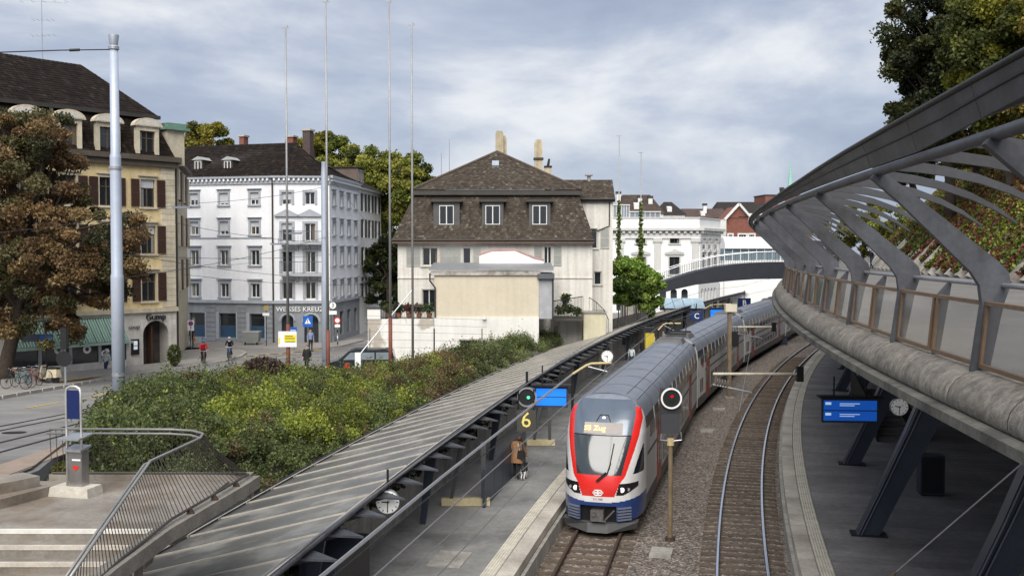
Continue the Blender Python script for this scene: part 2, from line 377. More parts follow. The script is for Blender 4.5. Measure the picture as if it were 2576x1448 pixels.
# ribbed paving of the right platform: transverse strips, each a piece
_k = 0; Y = 22.0
while Y < 84:
    Y2 = T2.y_of(T2.s_of(Y) + .62)
    b = MB(); b.hexa([t2(Y + .008, 2.53, -.1), t2(Y + .008, 13.9, -.1), t2(Y2 - .008, 13.9, -.1), t2(Y2 - .008, 2.53, -.1), t2(Y + .008, 2.53, 0), t2(Y + .008, 13.9, 0), t2(Y2 - .008, 13.9, 0), t2(Y2 - .008, 2.53, 0)])
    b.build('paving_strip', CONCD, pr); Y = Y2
# left platform: cable-cover plates and joints
for (u0, v0, u1, v1) in ((1072, 1420, 1165, 1383),):
    a, c = onz(u0, v0, .004), onz(u1, v1, .004); tn, nr = T2.tan(27), T2.nrm(27)
    for i in range(2):
        q = a + tn * (.75 * i); b = MB(); b.hexa([q + Vector((0, 0, -.03)), q + nr * 1.0 + Vector((0, 0, -.03)), q + nr * 1.0 + tn * .72 + Vector((0, 0, -.03)), q + tn * .72 + Vector((0, 0, -.03)), q + Vector((0, 0, .004)), q + nr * 1.0 + Vector((0, 0, .004)), q + nr * 1.0 + tn * .72 + Vector((0, 0, .004)), q + tn * .72 + Vector((0, 0, .004))])
        b.build('cover_plate', CONC, pl)
# ================================================================== retaining wall behind the left platform
rw = thing('retaining_wall', 'grey concrete retaining wall of tall panels behind the open platform', 'wall', CANF.off(30, -1.9))
o0 = Vector(rw.location)
Y = 14
while Y < 160:
    Y2 = CANF.y_of(CANF.s_of(Y) + 2.4)
    b = MB(); q = [CANF.off(Y + .012, -2.0, -.3), CANF.off(Y + .012, -1.75, -.3), CANF.off(Y2 - .012, -1.75, -.3), CANF.off(Y2 - .012, -2.0, -.3)]
    b.hexa([p - o0 for p in q] + [p - o0 + Vector((0, 0, 1.95)) for p in q]); b.build('wall_panel', CONC, rw); Y = Y2
# ================================================================== glass canopy over the left platform
ZF, ZB, WC = 3.0, 1.7, 4.9
cy0, cy1 = 16.0, 165
can = thing('platform_canopy', 'long tilted grey glass canopy with pale bars over the open platform', 'canopy', CANF.off(30, -1.75))
o0 = Vector(can.location)
def cp(Y, t, dz=0.): return CANF.off(Y, -WC * t, ZF + (ZB - ZF) * t + dz) - o0
ys = []; Y = cy0
while Y < cy1: ys.append(Y); Y = CANF.y_of(CANF.s_of(Y) + 1.72)
for i, Y in enumerate(ys):
    b = MB(); dy = .022
    b.hexa([cp(Y - dy, 1.0, .0), cp(Y - dy, .01, .0), cp(Y + dy, .01, .0), cp(Y + dy, 1.0, .0), cp(Y - dy, 1.0, .05), cp(Y - dy, .01, .05), cp(Y + dy, .01, .05), cp(Y + dy, 1.0, .05)])
    b.build('glazing_bar', CBAR, can)
    if i + 1 < len(ys):
        Y2 = ys[i + 1]; b = MB(); ny = 1
        b.hexa([cp(Y + .04, 1, -.02), cp(Y + .04, .0, -.02), cp(Y2 - .04, .0, -.02), cp(Y2 - .04, 1, -.02), cp(Y + .04, 1, .012), cp(Y + .04, .0, .012), cp(Y2 - .04, .0, .012), cp(Y2 - .04, 1, .012)])
        b.build('glass_panel', CGLASS, can)
        ym = (Y + Y2) / 2
        # triangular bracket plate that sticks out past the front edge
        b = MB(); f0 = CANF.off(ym - .36, -.12, 2.80) - o0; f1 = CANF.off(ym + .36, -.12, 2.80) - o0; ap = CANF.off(ym + .12, .62, 2.66) - o0
        b.prism([f0, ap, f1], (0, 0, .05)); b.build('bracket_plate', STEEL, can)
        b = MB(); b.beam(CANF.off(ym, -1.75, 2.2) - o0, CANF.off(ym, .1, 2.78) - o0, .09, .14); b.build('bracket_arm', STEEL, can)
def rows_tube(fnc, r, y0, y1, st, name, m, par, n=8):
    b = MB(); b.tube([fnc(Y) for Y in YS(y0, y1, st)], r, n); return b.build(name, m, par, True)
rows_tube(lambda Y: CANF.off(Y, .04, 2.97) - o0, .06, cy0, cy1, 2.5, 'front_edge_tube', STEEL, can)
rows_tube(lambda Y: CANF.off(Y, .02, 3.05) - o0, .022, cy0, cy1, 2.5, 'front_trim', CBAR, can, 6)
rows_tube(lambda Y: CANF.off(Y, -WC - .12, 1.72) - o0, .08, cy0, cy1, 2.5, 'back_gutter', STEELB, can)
rows_tube(lambda Y: CANF.off(Y, -WC + .06, 1.80) - o0, .02, cy0, cy1, 2.5, 'back_trim', CBAR, can, 6)
rows_tube(lambda Y: CANF.off(Y, -.55, 2.66) - o0, .09, cy0, cy1, 2.5, 'purlin', STEEL, can)
Y = 22.5
while Y < 150:
    b = MB(); a = CANF.off(Y, -.95, 0) - o0; c = CANF.off(Y, -.6, 2.62) - o0; tn = CANF.tan(Y); nr = CANF.nrm(Y)
    b.hexa([a - tn * .05 - nr * .09, a - tn * .05 + nr * .09, a + tn * .05 + nr * .09, a + tn * .05 - nr * .09, c - tn * .05 - nr * .2, c - tn * .05 + nr * .2, c + tn * .05 + nr * .2, c + tn * .05 - nr * .2])
    b.build('post', STEELD, can); Y = CANF.y_of(CANF.s_of(Y) + 10.32)
# ================================================================== elevated promenade with its steel gallery
pg = thing('elevated_promenade', 'curved upper walkway with rough concrete edge roll, glass parapet and leaning steel frames', 'walkway', DECK.off(30, 0, 0))
o0 = Vector(pg.location)
def dk(Y, d, z): return DECK.off(Y, d, z) - o0
_wb = np.array([(22.5, -20), (22.8, 20), (24, 38), (26, 54), (27.4, 64), (32.4, 88), (36.5, 101), (45, 122), (60, 150)])
def wall_base(Y): return Vector((float(np.interp(Y, _wb[:, 1], _wb[:, 0])), Y, 7.5))
DY0, DY1 = 3.0, 118
prof = [(.2, 7.6), (-.03, 7.615), (-.15, 7.575), (-.26, 7.50), (-.335, 7.40), (-.365, 7.30), (-.36, 7.22), (-.32, 7.17)]
bay = 3.86; s0 = DECK.s_of(12.02) - 3 * bay
rib_y = [DECK.y_of(s0 + bay * i) for i in range(0, 29)]
for i in range(len(rib_y) - 1):
    for h in (0, 1):
        sa = DECK.s_of(rib_y[i]) + h * bay / 2; sb = sa + bay / 2
        b = MB(); rows = []
        for q, (s_, sc) in enumerate(((sa + .008, .97), (sa + .04, 1.0), ((sa + sb) / 2, 1.0), (sb - .04, 1.0), (sb - .008, .97))):
            rows.append([dk(DECK.y_of(s_), .0 + d * sc, 7.3 + (z - 7.3) * (1 - (1 - sc) * .6)) for d, z in prof])
        b.strip(rows); b.build('edge_roll', ROLL, pg, True)
b = MB(); rows = []
for Y in YS(DY0, DY1, 2.5): rows.append([dk(Y, -.34, 7.17), dk(Y, -.50, 7.15), dk(Y, -.50, 7.03), dk(Y, -.2, 7.0)])
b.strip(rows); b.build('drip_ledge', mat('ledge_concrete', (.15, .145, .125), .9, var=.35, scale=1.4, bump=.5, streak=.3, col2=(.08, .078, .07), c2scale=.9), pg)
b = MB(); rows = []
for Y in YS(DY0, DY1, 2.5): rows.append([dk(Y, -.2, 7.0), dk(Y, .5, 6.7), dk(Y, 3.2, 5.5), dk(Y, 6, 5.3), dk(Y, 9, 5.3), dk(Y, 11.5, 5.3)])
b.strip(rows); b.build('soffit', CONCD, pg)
DECKF = mat('deck_paving', (.155, .148, .138), .85, var=.15, scale=.6, bump=.2)
b = MB(); rows = []
for Y in YS(DY0, DY1, 2.5):
    w = wall_base(Y); a = DECK.off(Y, .2, 7.5)
    rows.append([a - o0, a.lerp(w, .5) - o0, w + Vector((1.0, 0, 0)) - o0])
b.strip(rows); b.build('deck', DECKF, pg)
# frames, arches, pipes
ribp = [(-.09, 7.58), (.11, 7.58), (.27, 8.42), (.35, 8.66), (.32, 8.80), (.2, 8.93), (-.80, 9.75), (-1.2, 10.05), (-1.29, 9.94), (-.95, 9.64), (-.11, 8.80), (-.01, 8.64), (.02, 8.42)]
def mesh_rib():
    b = MB(); th = .055
    b.prism([(d, -th, z - 7.6) for d, z in ribp], (0, 2 * th, 0)); return b.mesh('frame_rib', STEEL)
RIBM = mesh_rib()
b = MB()
ac = [(.02, .06), (.3, .05), (.6, .0), (.95, -.09), (1.3, -.23), (1.6, -.40), (1.85, -.60)]
dep = [.10, .115, .11, .10, .085, .06, .025]
for q in range(len(ac) - 1):
    (d0, z0), (d1, z1) = ac[q], ac[q + 1]; e0, e1 = dep[q], dep[q + 1]
    b.hexa([(d0, -.03, z0 - e0), (d1, -.03, z1 - e1), (d1, .03, z1 - e1), (d0, .03, z0 - e0), (d0, -.03, z0), (d1, -.03, z1), (d1, .03, z1), (d0, .03, z0)])
ARCHM = b.mesh('roof_arch', mat('arch_steel', (.055, .057, .064), .5, .2, var=.15, scale=2, rnd=.1))
PIPE_D, PIPE_Z = -1.2, 10.02
for i, Y in enumerate(rib_y):
    ang = math.atan2(DECK.nrm(Y).y, DECK.nrm(Y).x)
    put('frame_rib', RIBM, pg, dk(Y, 0, 7.6), (0, 0, ang))
    if i + 1 < len(rib_y):
        for j in range(3):
            Ya = DECK.y_of(DECK.s_of(Y) + bay * (j + .5) / 3); an = math.atan2(DECK.nrm(Ya).y, DECK.nrm(Ya).x)
            put('roof_arch', ARCHM, pg, dk(Ya, PIPE_D, PIPE_Z), (0, 0, an))
        # parapet of this bay: bottom rail, brown top rail, mid stanchion, two panes
        Yn = rib_y[i + 1]; Ym = DECK.y_of(DECK.s_of(Y) + bay / 2)
        for (ya, yb) in ((Y, Ym), (Ym, Yn)):
            e = .09 / bay * (Yn - Y)
            b = MB(); b.hexa([dk(ya + e, .0, 7.70), dk(yb - e, .0, 7.70), dk(yb - e, .015, 7.70), dk(ya + e, .015, 7.70), dk(ya + e, .07, 8.40), dk(yb - e, .07, 8.40), dk(yb - e, .085, 8.40), dk(ya + e, .085, 8.40)])
            pn = b.build('parapet_pane', PANE, pg)
            b = MB()
            for yy in (ya + e, yb - e): b.beam(dk(yy, .0, 7.66), dk(yy, .07, 8.42), .035, .05)
            b.beam(dk(ya + e, .0, 7.68), dk(yb - e, .0, 7.68), .05, .05); b.build('pane_frame', BROWN, pn)
        b = MB(); b.beam(dk(Y, .08, 8.425), dk(Yn, .08, 8.425), .07, .05); b.build('top_rail', BROWN, pg)
        b = MB(); b.prism([dk(Ym, .02, 7.62), dk(Ym, .12, 7.62), dk(Ym, .27, 8.60), dk(Ym, .22, 8.62), dk(Ym, .07, 8.44)], DECK.tan(Y) * .03); b.build('stanchion', STEEL, pg)
rows_tube(lambda Y: dk(Y, .26, 8.64), .032, DY0, DY1, 2, 'handrail', GALV, pg, 10)
rows_tube(lambda Y: dk(Y, PIPE_D, PIPE_Z), .058, DY0, DY1, 2, 'main_pipe', STEEL, pg, 10)
rows_tube(lambda Y: dk(Y, PIPE_D + .06, PIPE_Z + .24), .045, DY0, 11.5, 1, 'upper_pipe', STEEL, pg, 10)
for Y in (5.6, 7.3, 9.2):
    b = MB(); b.cyl(dk(Y - .05, PIPE_D + .06, PIPE_Z + .24), dk(Y + .05, PIPE_D + .06, PIPE_Z + .24), .085, None, 12); b.build('pipe_flange', STEEL, pg)
def visor(Y, t): # t=0 at the pipe, 1 at the outer edge; the visor rises towards the near end
    g = float(np.interp(Y, [4, 7, 12, 17, 22, 30], [.52, .42, .31, .17, .07, .05])); return dk(Y, PIPE_D - .08 - .12 * t, PIPE_Z + .05 + g * t)
rows_tube(lambda Y: visor(Y, 1), .03, DY0, DY1, 2, 'outer_edge_tube', STEELB, pg, 8)
rows_tube(lambda Y: visor(Y, .54 + .46 * float(np.interp(Y, [4, 7.2, 9.6], [.5, .38, 0]))), .016, DY0, 26, 1.5, 'visor_seam', STEELB, pg, 6)
for i in range(len(rib_y) - 1):         # thin visor plates between pipe and outer edge
    for h in (0, 1):
        ya = DECK.y_of(DECK.s_of(rib_y[i]) + h * bay / 2 + .01); yb = DECK.y_of(DECK.s_of(rib_y[i]) + (h + 1) * bay / 2 - .01)
        la, lb = (float(np.interp(y_, [4, 7.2, 9.6], [.5, .38, 0])) for y_ in (ya, yb))
        for (fa, fb) in ((0, .52), (.56, .98)):
            b = MB(); q = [visor(ya, la + (1 - la) * fa), visor(yb, lb + (1 - lb) * fa), visor(yb, lb + (1 - lb) * fb), visor(ya, la + (1 - la) * fb)]; n_ = DECK.nrm(ya) * .02
            b.hexa(q + [p + n_ for p in q]); b.build('visor_plate', STEEL, pg)
# big inclined legs that carry the promenade
def leg(Yc, d0, lean, top):
    b = MB(); tn = T2.tan(Yc); nr = T2.nrm(Yc); a = t2(Yc, d0, 0) - o0; w = .34
    q = [(0, 0, 1.0), (.25 * lean, .25 * top, 1.05), (.6 * lean, .6 * top, 1.25), (lean, top, 1.75)]
    rows = []
    for (x, z, k) in q:
        c = a + nr * x + Vector((0, 0, z)); rows.append([c - nr * w * k - tn * .22, c + nr * w * k - tn * .22, c + nr * w * k + tn * .22, c - nr * w * k + tn * .22])
    b.strip(rows, True); b.poly(rows[0][::-1]); b.poly(rows[-1]); b.build('leg', STEELD, pg)
    b = MB()
    for k in (-.30, -.20):
        b.tube([a + nr * (x + k * s_) + Vector((0, 0, z + .02)) - tn * .27 for (x, z, s_) in q], .028, 6)
    b.build('leg_tube', mat('leg_tube_steel', (.10, .11, .13), .4, .5), pg)
    b = MB(); b.box(-.5, .6, -.3, .3, 0, .05); o = b.build('foot_plate', STEELB, pg, loc=a, rot=(0, 0, math.atan2(nr.y, nr.x)))
for Yc, d0 in ((21.6, 3.9), (32.4, 3.9), (43.2, 4.4), (54.5, 4.6), (66, 4.6), (78, 4.6)): leg(Yc, d0, 2.6, 5.75)
# dark back wall of the covered platform
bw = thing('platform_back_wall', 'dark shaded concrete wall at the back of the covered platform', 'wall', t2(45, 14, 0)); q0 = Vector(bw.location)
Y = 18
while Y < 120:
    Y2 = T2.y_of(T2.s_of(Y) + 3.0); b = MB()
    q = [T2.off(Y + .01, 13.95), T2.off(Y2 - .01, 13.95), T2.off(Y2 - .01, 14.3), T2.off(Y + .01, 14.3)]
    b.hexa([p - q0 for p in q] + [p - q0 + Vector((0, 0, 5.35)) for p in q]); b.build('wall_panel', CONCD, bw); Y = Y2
# ================================================================== sloping ribbed wall with creepers, and the hill above
wtan = lambda Y: (wall_base(Y + 1) - wall_base(Y - 1)).normalized()
wnrm = lambda Y: Vector((wtan(Y).y, -wtan(Y).x, 0))
SW = thing('sloping_retaining_wall', 'tall ribbed concrete retaining wall leaning back beside the upper walkway', 'wall', wall_base(60)); q0 = Vector(SW.location)
HW, BK = 11.0, 10.0
b = MB(); rows = []
for Y in YS(5, 140, 4):
    a = wall_base(Y); n_ = wnrm(Y); rows.append([a - q0 + Vector((0, 0, -.2)), a + n_ * BK + Vector((0, 0, HW)) - q0])
b.strip(rows); b.build('wall_face', CONC, SW)
CONCR = mat('rib_concrete', (.36, .335, .30), .9, var=.3, scale=.9, bump=.5, rnd=.12, col2=(.2, .18, .15), c2scale=.35)
Y = 34.0
while Y < 125:
    a = wall_base(Y); n_ = wnrm(Y); tn = wtan(Y); up = Vector((n_.x * BK, n_.y * BK, HW)).normalized(); out = up.cross(tn).normalized()
    if out.z < 0: out = -out
    b = MB(); w = .5
    p0 = a - q0 - up * .2; p1 = a - q0 + up * 14.2
    b.hexa([p0 - tn * w, p0 + tn * w, p1 + tn * w, p1 - tn * w, p0 - tn * w * .7 + out * .45, p0 + tn * w * .7 + out * .45, p1 + tn * w * .7 + out * .45, p1 - tn * w * .7 + out * .45])
    b.build('wall_rib', CONCR, SW); Y += 2.05
b = MB(); rows = []
for Y in YS(5, 160, 6):
    a = wall_base(Y); n_ = wnrm(Y)
    rows.append([a + n_ * BK + Vector((0, 0, HW)), a + n_ * (BK + 12) + Vector((0, 0, HW + 3)), a + n_ * (BK + 60) + Vector((0, 0, HW + 8)), a + n_ * (BK + 200) + Vector((0, 0, HW + 10))])
b.strip(rows); struct(b.build('hill', HILL))
# creepers on the slope
pts = []; cols = []
GREEN = [(.15, .18, .025, 3), (.09, .12, .022, 3), (.22, .23, .04, 2), (.05, .075, .018, 2)]
RED = [(.19, .04, .035, 3), (.12, .035, .028, 3), (.13, .09, .035, 2), (.24, .06, .05, 1)]
Y = 33.5
while Y < 118:
    w_ = random.uniform(.5, 1.0); red = random.random() < .45; lo = random.choice([0.2, .8, 2, 3.5, 5, 7]) if Y > 64 else random.choice([0, .2, .6, 1.2, 3])
    if Y > 82: lo += random.uniform(1, 3)
    a = wall_base(Y); n_ = wnrm(Y); tn = wtan(Y); up = Vector((n_.x * BK, n_.y * BK, HW)); ul = up.length; up = up / ul; out = up.cross(tn).normalized()
    if out.z < 0: out = -out
    n = int(1500 * (1 if Y < 75 else .7)); h = lo + (ul - lo) * RNG.random(n); off = RNG.normal(0, w_ * .42, n) * (0.45 + .9 * np.clip((h - lo) / 6, 0, 1)); th = RNG.uniform(.25, .68, n)
    P_ = np.array(a)[None] + np.outer(h, up) + np.outer(off, tn) + np.outer(th, out); pts.append(P_)
    c1 = pick_cols(n, RED if red else GREEN, .3); c2 = pick_cols(n, GREEN if red else GREEN, .3); k = RNG.random(n) < .25; c1[k] = c2[k]; cols.append(c1)
    Y += .62
pts = np.concatenate(pts); cols = np.concatenate(cols)
o = put('creeper', leaf_mesh('creeper', pts, RNG.uniform(.10, .22, len(pts)), cols, LEAF)); tag(o, 'green and red creeper hanging down the sloping ribbed wall', 'creeper', kind='stuff')
# ================================================================== the double-deck train
TW = mat('train_white', (.66, .66, .655), .32, var=.06, scale=.8, spec=.5, streak=.12)
TWS = mat('train_side_grey', (.47, .465, .455), .38, var=.1, scale=.8, streak=.28)
TR = mat('train_red', (.62, .022, .018), .28, var=.05, spec=.5, coat=.3)
TRD = mat('train_door_red', (.30, .05, .035), .4, var=.1, streak=.2)
TB = mat('train_blue', (.018, .045, .17), .3, var=.08, spec=.5, coat=.2)
TROOF = mat('train_roof', (.225, .245, .29), .42, .35, var=.12, scale=.9, streak=.12)
TSK = mat('train_skirt', (.10, .095, .09), .6, var=.25, scale=1.5)
TGL = mat('train_window', (.012, .015, .02), .06, var=.0, spec=.9)
TWIN = mat('windscreen', (.03, .04, .045), .10, .0, var=.0, spec=1.0, coat=.0)
b_ = TWIN.node_tree.nodes['Principled BSDF']; b_.inputs['IOR'].default_value = 1.5; b_.inputs['Coat IOR'].default_value = 1.9
THOOD = mat('cab_hood_glass', (.11, .14, .18), .2, .25, var=.05, spec=.8, coat=.5)
TBLK = mat('train_black', (.012, .012, .013), .35, var=.1)
LAMP = mat('headlamp', (.9, .75, .78), .2, var=0, emit=.6)
ORNG = mat('display_amber', (1., .62, .2), .4, var=0, emit=1.3)
DISP = mat('display_panel', (.36, .33, .31), .6, var=.05, spec=.1)
CARL = 24.9; HW_ = 1.40
hp = [(.35, 1.27), (.46, 1.38), (.95, 1.40), (3.25, 1.40), (3.72, 1.345), (4.02, 1.24), (4.25, 1.05), (4.42, .78), (4.52, .42), (4.55, 0.)]   # z above rail, half width
def hw(z): return float(np.interp(z, [p[0] for p in hp], [p[1] for p in hp]))
train = thing('train', 'white and grey double-deck train with red and blue cab front', 'train', t1(32.55, 0, RAIL))
sN = T2.s_of(32.55); tO = Vector(train.location)
def t1s(s): return t1(T2.y_of(s))
def car_frame(k):
    # chord along the curve of track 1 (its own arc length is close to that of track 2 here)
    f = 1.0; a = t1s(sN + k * (CARL + .55) * f); c = t1s(sN + (k * (CARL + .55) + CARL) * f)
    d = (c - a).normalized(); q_ = a - tO; q_.z = 0; return q_, -math.atan2(d.x, d.y), (c - a).length
NOSE = 2.0
def side_box(b, sx, y0, y1, z0, z1, proud=.012, th=.05):
    """plate lying on the car side sx=+-1 following its profile"""
    zs = sorted(set([z0, z1] + [p[0] for p in hp if z0 < p[0] < z1]))
    for za, zb in zip(zs[:-1], zs[1:]):
        xa, xb = hw(za) + proud, hw(zb) + proud
        q = [(sx * xa, y0, za), (sx * xa, y1, za), (sx * (xa - th), y1, za), (sx * (xa - th), y0, za), (sx * xb, y0, zb), (sx * xb, y1, zb), (sx * (xb - th), y1, zb), (sx * (xb - th), y0, zb)]
        if sx < 0: q = [q[1], q[0], q[3], q[2], q[5], q[4], q[7], q[6]]
        b.hexa(q)
def body_strip(z0, z1, y0, y1, extra=0.):
    zs = sorted(set([z0, z1] + [p[0] for p in hp if z0 < p[0] < z1])); b = MB(); rows = []
    for y in (y0, y1): rows.append([(-hw(z) - extra, y, z) for z in zs])
    b.strip([r[::-1] for r in rows]); rows = []
    for y in (y0, y1): rows.append([(hw(z) + extra, y, z) for z in zs])
    b.strip(rows); return b
def make_car(k):
    loc, rz, LN = car_frame(k); car = put('carriage', None, train, loc, (0, 0, rz)) if False else None
    y0 = NOSE if k == 0 else 0.0
    # the carriage body is the part; everything on it is a sub-part
    b = body_strip(.95, 3.30, y0, LN)
    for y, s in ((y0, -1), (LN, 1)):
        if k == 0 and s < 0: continue
        ring = [(-hw(z), y, z) for z, _ in hp] + [(hw(z), y, z) for z, _ in hp[::-1][1:]]
        b.poly(ring if s > 0 else ring[::-1])
    car = b.build('carriage', TWS, train, loc=loc, rot=(0, 0, rz))
    body_strip(.35, .95, y0, LN).build('skirt', TSK, car)
    zs = [3.72, 4.02, 4.25, 4.42, 4.52, 4.55]; b = MB()
    prof_ = [(-hw(z), z) for z in zs] + [(hw(z), z) for z in zs[::-1][1:]]
    b.strip([[(x, y, z) for x, z in prof_][::-1] for y in (y0 - (.05 if k == 0 else 0), LN)]); b.build('roof', TROOF, car, True)
    body_strip(3.30, 3.72, y0, LN).build('upper_window_band', TGL, car)
    for x in (-1.0, -.62, .62, 1.0):
        z = float(np.interp(abs(x), [p[1] for p in hp[::-1]], [p[0] for p in hp[::-1]])); b = MB(); b.box(x - .02, x + .02, y0 + .3, LN - .3, z - .02, z + .03); b.build('roof_seam', TROOF, car)
    yq = y0 + 2.4
    while yq < LN - 1.5:
        b = MB(); b.strip([[(x, yq + e_, z + .012) for x, z in prof_] for e_ in (-.03, .03)][::-1]); b.build('roof_joint', TSK, car); yq += 2.55
    # windows, doors, stripe on both sides
    doors = [y0 + 3.4, LN - 5.2] if k else [5.2, LN - 5.4]
    for sx in (-1, 1):
        b = MB(); side_box(b, sx, y0 + .3, LN - .2, 2.30, 2.42, .006); b.build('side_stripe', TSK, car)
        for dy in doors:
            b = MB(); side_box(b, sx, dy, dy + 1.5, .62, 3.0, .010); d = b.build('door', TRD, car)
            b = MB(); side_box(b, sx, dy + .2, dy + .66, 1.35, 2.45, .02); side_box(b, sx, dy + .84, dy + 1.3, 1.35, 2.45, .02); b.build('door_window', TGL, car)
        ys_ = doors[0] + 2.2
        while ys_ + 1.4 < doors[1]:
            b = MB(); side_box(b, sx, ys_, ys_ + 1.35, 1.12, 1.95, .012); b.build('window', TGL, car)
            ys_ += 1.72
        ys_ = y0 + 1.0
        while ys_ + 1.4 < LN:
            b = MB(); side_box(b, sx, ys_ + 1.42, ys_ + 1.6, 3.28, 3.74, .012); b.build('window_post', TWS, car)
            b = MB(); side_box(b, sx, ys_, ys_ + 1.35, 2.82, 3.31, .010); b.build('upper_window', TGL, car); ys_ += 1.72
        if k:   # end panels: white corner board with a red emblem block
            b = MB(); side_box(b, sx, .35, 2.9, 1.0, 3.1, .008); b.build('end_panel', TW, car)
            b = MB(); side_box(b, sx, 1.6, 2.2, 2.62, 2.92, .016); b.build('emblem_block', TRD, car)
            b = MB(); side_box(b, sx, .9, 1.35, 1.2, 2.0, .016); side_box(b, sx, 1.6, 2.05, 1.2, 2.0, .016); b.build('end_window', TGL, car)
        b = MB(); b.box(sx * 1.36 - .03, sx * 1.36 + .03, LN - .12, LN - .04, .95, 3.3); b.build('corner_post', TW, car)
    # bogies
    for by in (3.2 if k else 4.2, LN - 3.2):
        b = MB(); b.box(-1.15, 1.15, by - 1.7, by + 1.7, .18, .6); bg_ = b.build('bogie', TBLK, car)
        for wy in (by - 1.2, by + 1.2):
            for sx in (-1, 1):
                w = MB(); w.cyl((sx * .68, wy, .43), (sx * .82, wy, .43), .43, None, 20); w.build('wheel', TSK, car, True)
    # roof equipment
    for (ya, yb) in ((LN - 2.6, LN - .5),) + (() if k == 0 else ((.5, 2.6),)):
        b = MB(); q = .82
        b.hexa([(-q, ya, 4.38), (q, ya, 4.38), (q, yb, 4.38), (-q, yb, 4.38), (-q * .8, ya + .35, 4.66), (q * .8, ya + .35, 4.66), (q * .8, yb - .2, 4.66), (-q * .8, yb - .2, 4.66)]); b.build('roof_unit', TSK, car)
    if k: 
        b = MB(); b.box(-1.2, 1.2, -.5, .02, .6, 4.2); b.build('gangway', TBLK, car)
    return car
cars = [make_car(k) for k in range(6)]
# pantograph on the second carriage
b = MB(); c_ = cars[1]
for x in (-.5, .5): b.beam((x, 1.0, 4.7), (x * .7, 2.2, 5.15), .06, .06); b.beam((x * .7, 2.2, 5.15), (x * .8, 1.0, 5.5), .05, .05)
b.beam((-.85, 1.0, 5.52), (.85, 1.0, 5.52), .08, .05); b.beam((-.6, .6, 4.7), (.6, .6, 4.7), .1, .1); b.beam((-.6, 2.4, 4.7), (.6, 2.4, 4.7), .1, .1)
b.build('pantograph', STEELB, c_)
# ---- cab front: one fine curved surface cut into its coloured fields
def nose_pt(phi, z):
    a = 0.06 * max(0, 1.1 - z) if z < 1.45 else NOSE * min(1, max(0, (z - 1.45) / 3.1)) ** 1.75
    Ln = max(.02, NOSE - a); n = 2.9; w = hw(z)
    sx = math.copysign(abs(math.sin(phi)) ** (2 / n), phi); cx = abs(math.cos(phi)) ** (2 / n)
    return Vector((w * sx, a + Ln * (1 - cx), z))
redo = [(1.26, .55), (1.70, .72), (1.95, .90), (2.3, 1.00), (2.7, 1.12), (3.2, 1.24), (3.75, 1.31), (4.06, 1.22), (4.12, 1.1)]
redi = [(1.95, .76), (2.5, .88), (3.1, 1.00), (3.6, 1.06), (3.9, 1.08), (4.2, 1.02), (4.34, .88)]
ip = lambda z, T: float(np.interp(z, [q[0] for q in T], [q[1] for q in T]))
def field(x, z, d):
    ax = abs(x)
    if z < 1.06 + .16 * (ax / 1.4) ** 2: return 'blue'
    if 1.30 < z < 1.74:     # almond headlight housings
        lo = 1.31 + max(0, ax - .80) ** 1.3 * .62; inn = .60 + (z - 1.3) * .26
        if ax > inn and z > lo and z < 1.70 and ax < 1.28: return 'lamp'
    if 1.99 < z < 3.24 and ax < ip(z, redi): return 'screen'
    if z >= 3.20 and ax < ip(z, redi) and z < 4.36: return 'hood'
    if 1.26 < z < 4.12 and ax < ip(z, redo): return 'red'
    if 1.98 < z < 2.9 and ax > 1.12 + (z - 1.98) * .26 and d < 1.45: return 'sidewin'
    if z > 4.06: return 'roof'
    return 'white'
NP, NZ = 150, 170
phs = [(-1 + 2 * i / NP) * math.pi / 2 for i in range(NP + 1)]; zz = [.35 + (4.55 - .35) * j / NZ for j in range(NZ + 1)]
fields = {}
for j in range(NZ):
    r0 = [nose_pt(p, zz[j]) for p in phs] if j == 0 else r1
    r1 = [nose_pt(p, zz[j + 1]) for p in phs]
    for i in range(NP):
        c = (r0[i] + r1[i + 1]) / 2
        if c.z < .95 and abs(c.x) < .62 and c.y < .5: continue      # coupler opening
        kf = field(c.x, c.z, c.y)
        if kf in ('lamp', 'sidewin'): kf += '_l' if c.x < 0 else '_r'
        fields.setdefault(kf, []).append((r0[i], r0[i + 1], r1[i + 1], r1[i]))
nm = {'blue': ('front_apron', TB), 'lamp': ('lamp_housing', TBLK), 'screen': ('windscreen', TWIN), 'hood': ('cab_hood', THOOD), 'red': ('red_mask', TR), 'sidewin': ('side_window', TGL), 'white': ('cab_shell', TW), 'roof': ('cab_roof', TROOF)}
car0 = cars[0]
shell = None
for kf in ('white', 'blue', 'red', 'hood', 'screen', 'lamp_l', 'lamp_r', 'sidewin_l', 'sidewin_r', 'roof'):
    qs = fields.get(kf, []); kf = kf.split('_')[0]; vi = {}; V = []; F = []
    for q in qs:
        f = []
        for p in q:
            key = (round(p.x, 4), round(p.y, 4), round(p.z, 4))
            if key not in vi: vi[key] = len(V); V.append(tuple(p))
            f.append(vi[key])
        F.append(tuple(dict.fromkeys(f)) if len(set(f)) > 2 else None)
    F = [f for f in F if f]
    me = bpy.data.meshes.new(nm[kf][0]); me.from_pydata(V, [], F); me.materials.append(nm[kf][1]); me.polygons.foreach_set('use_smooth', [True] * len(F)); me.update()
    put(nm[kf][0], me, car0)
def on_nose(x, z, out=.02):
    lo, hi = 0, math.pi / 2
    for _ in range(40):
        m_ = (lo + hi) / 2
        if nose_pt(m_, z).x < abs(x): lo = m_
        else: hi = m_
    p = nose_pt(lo, z); p.x = math.copysign(p.x, x); p.y -= out; return p
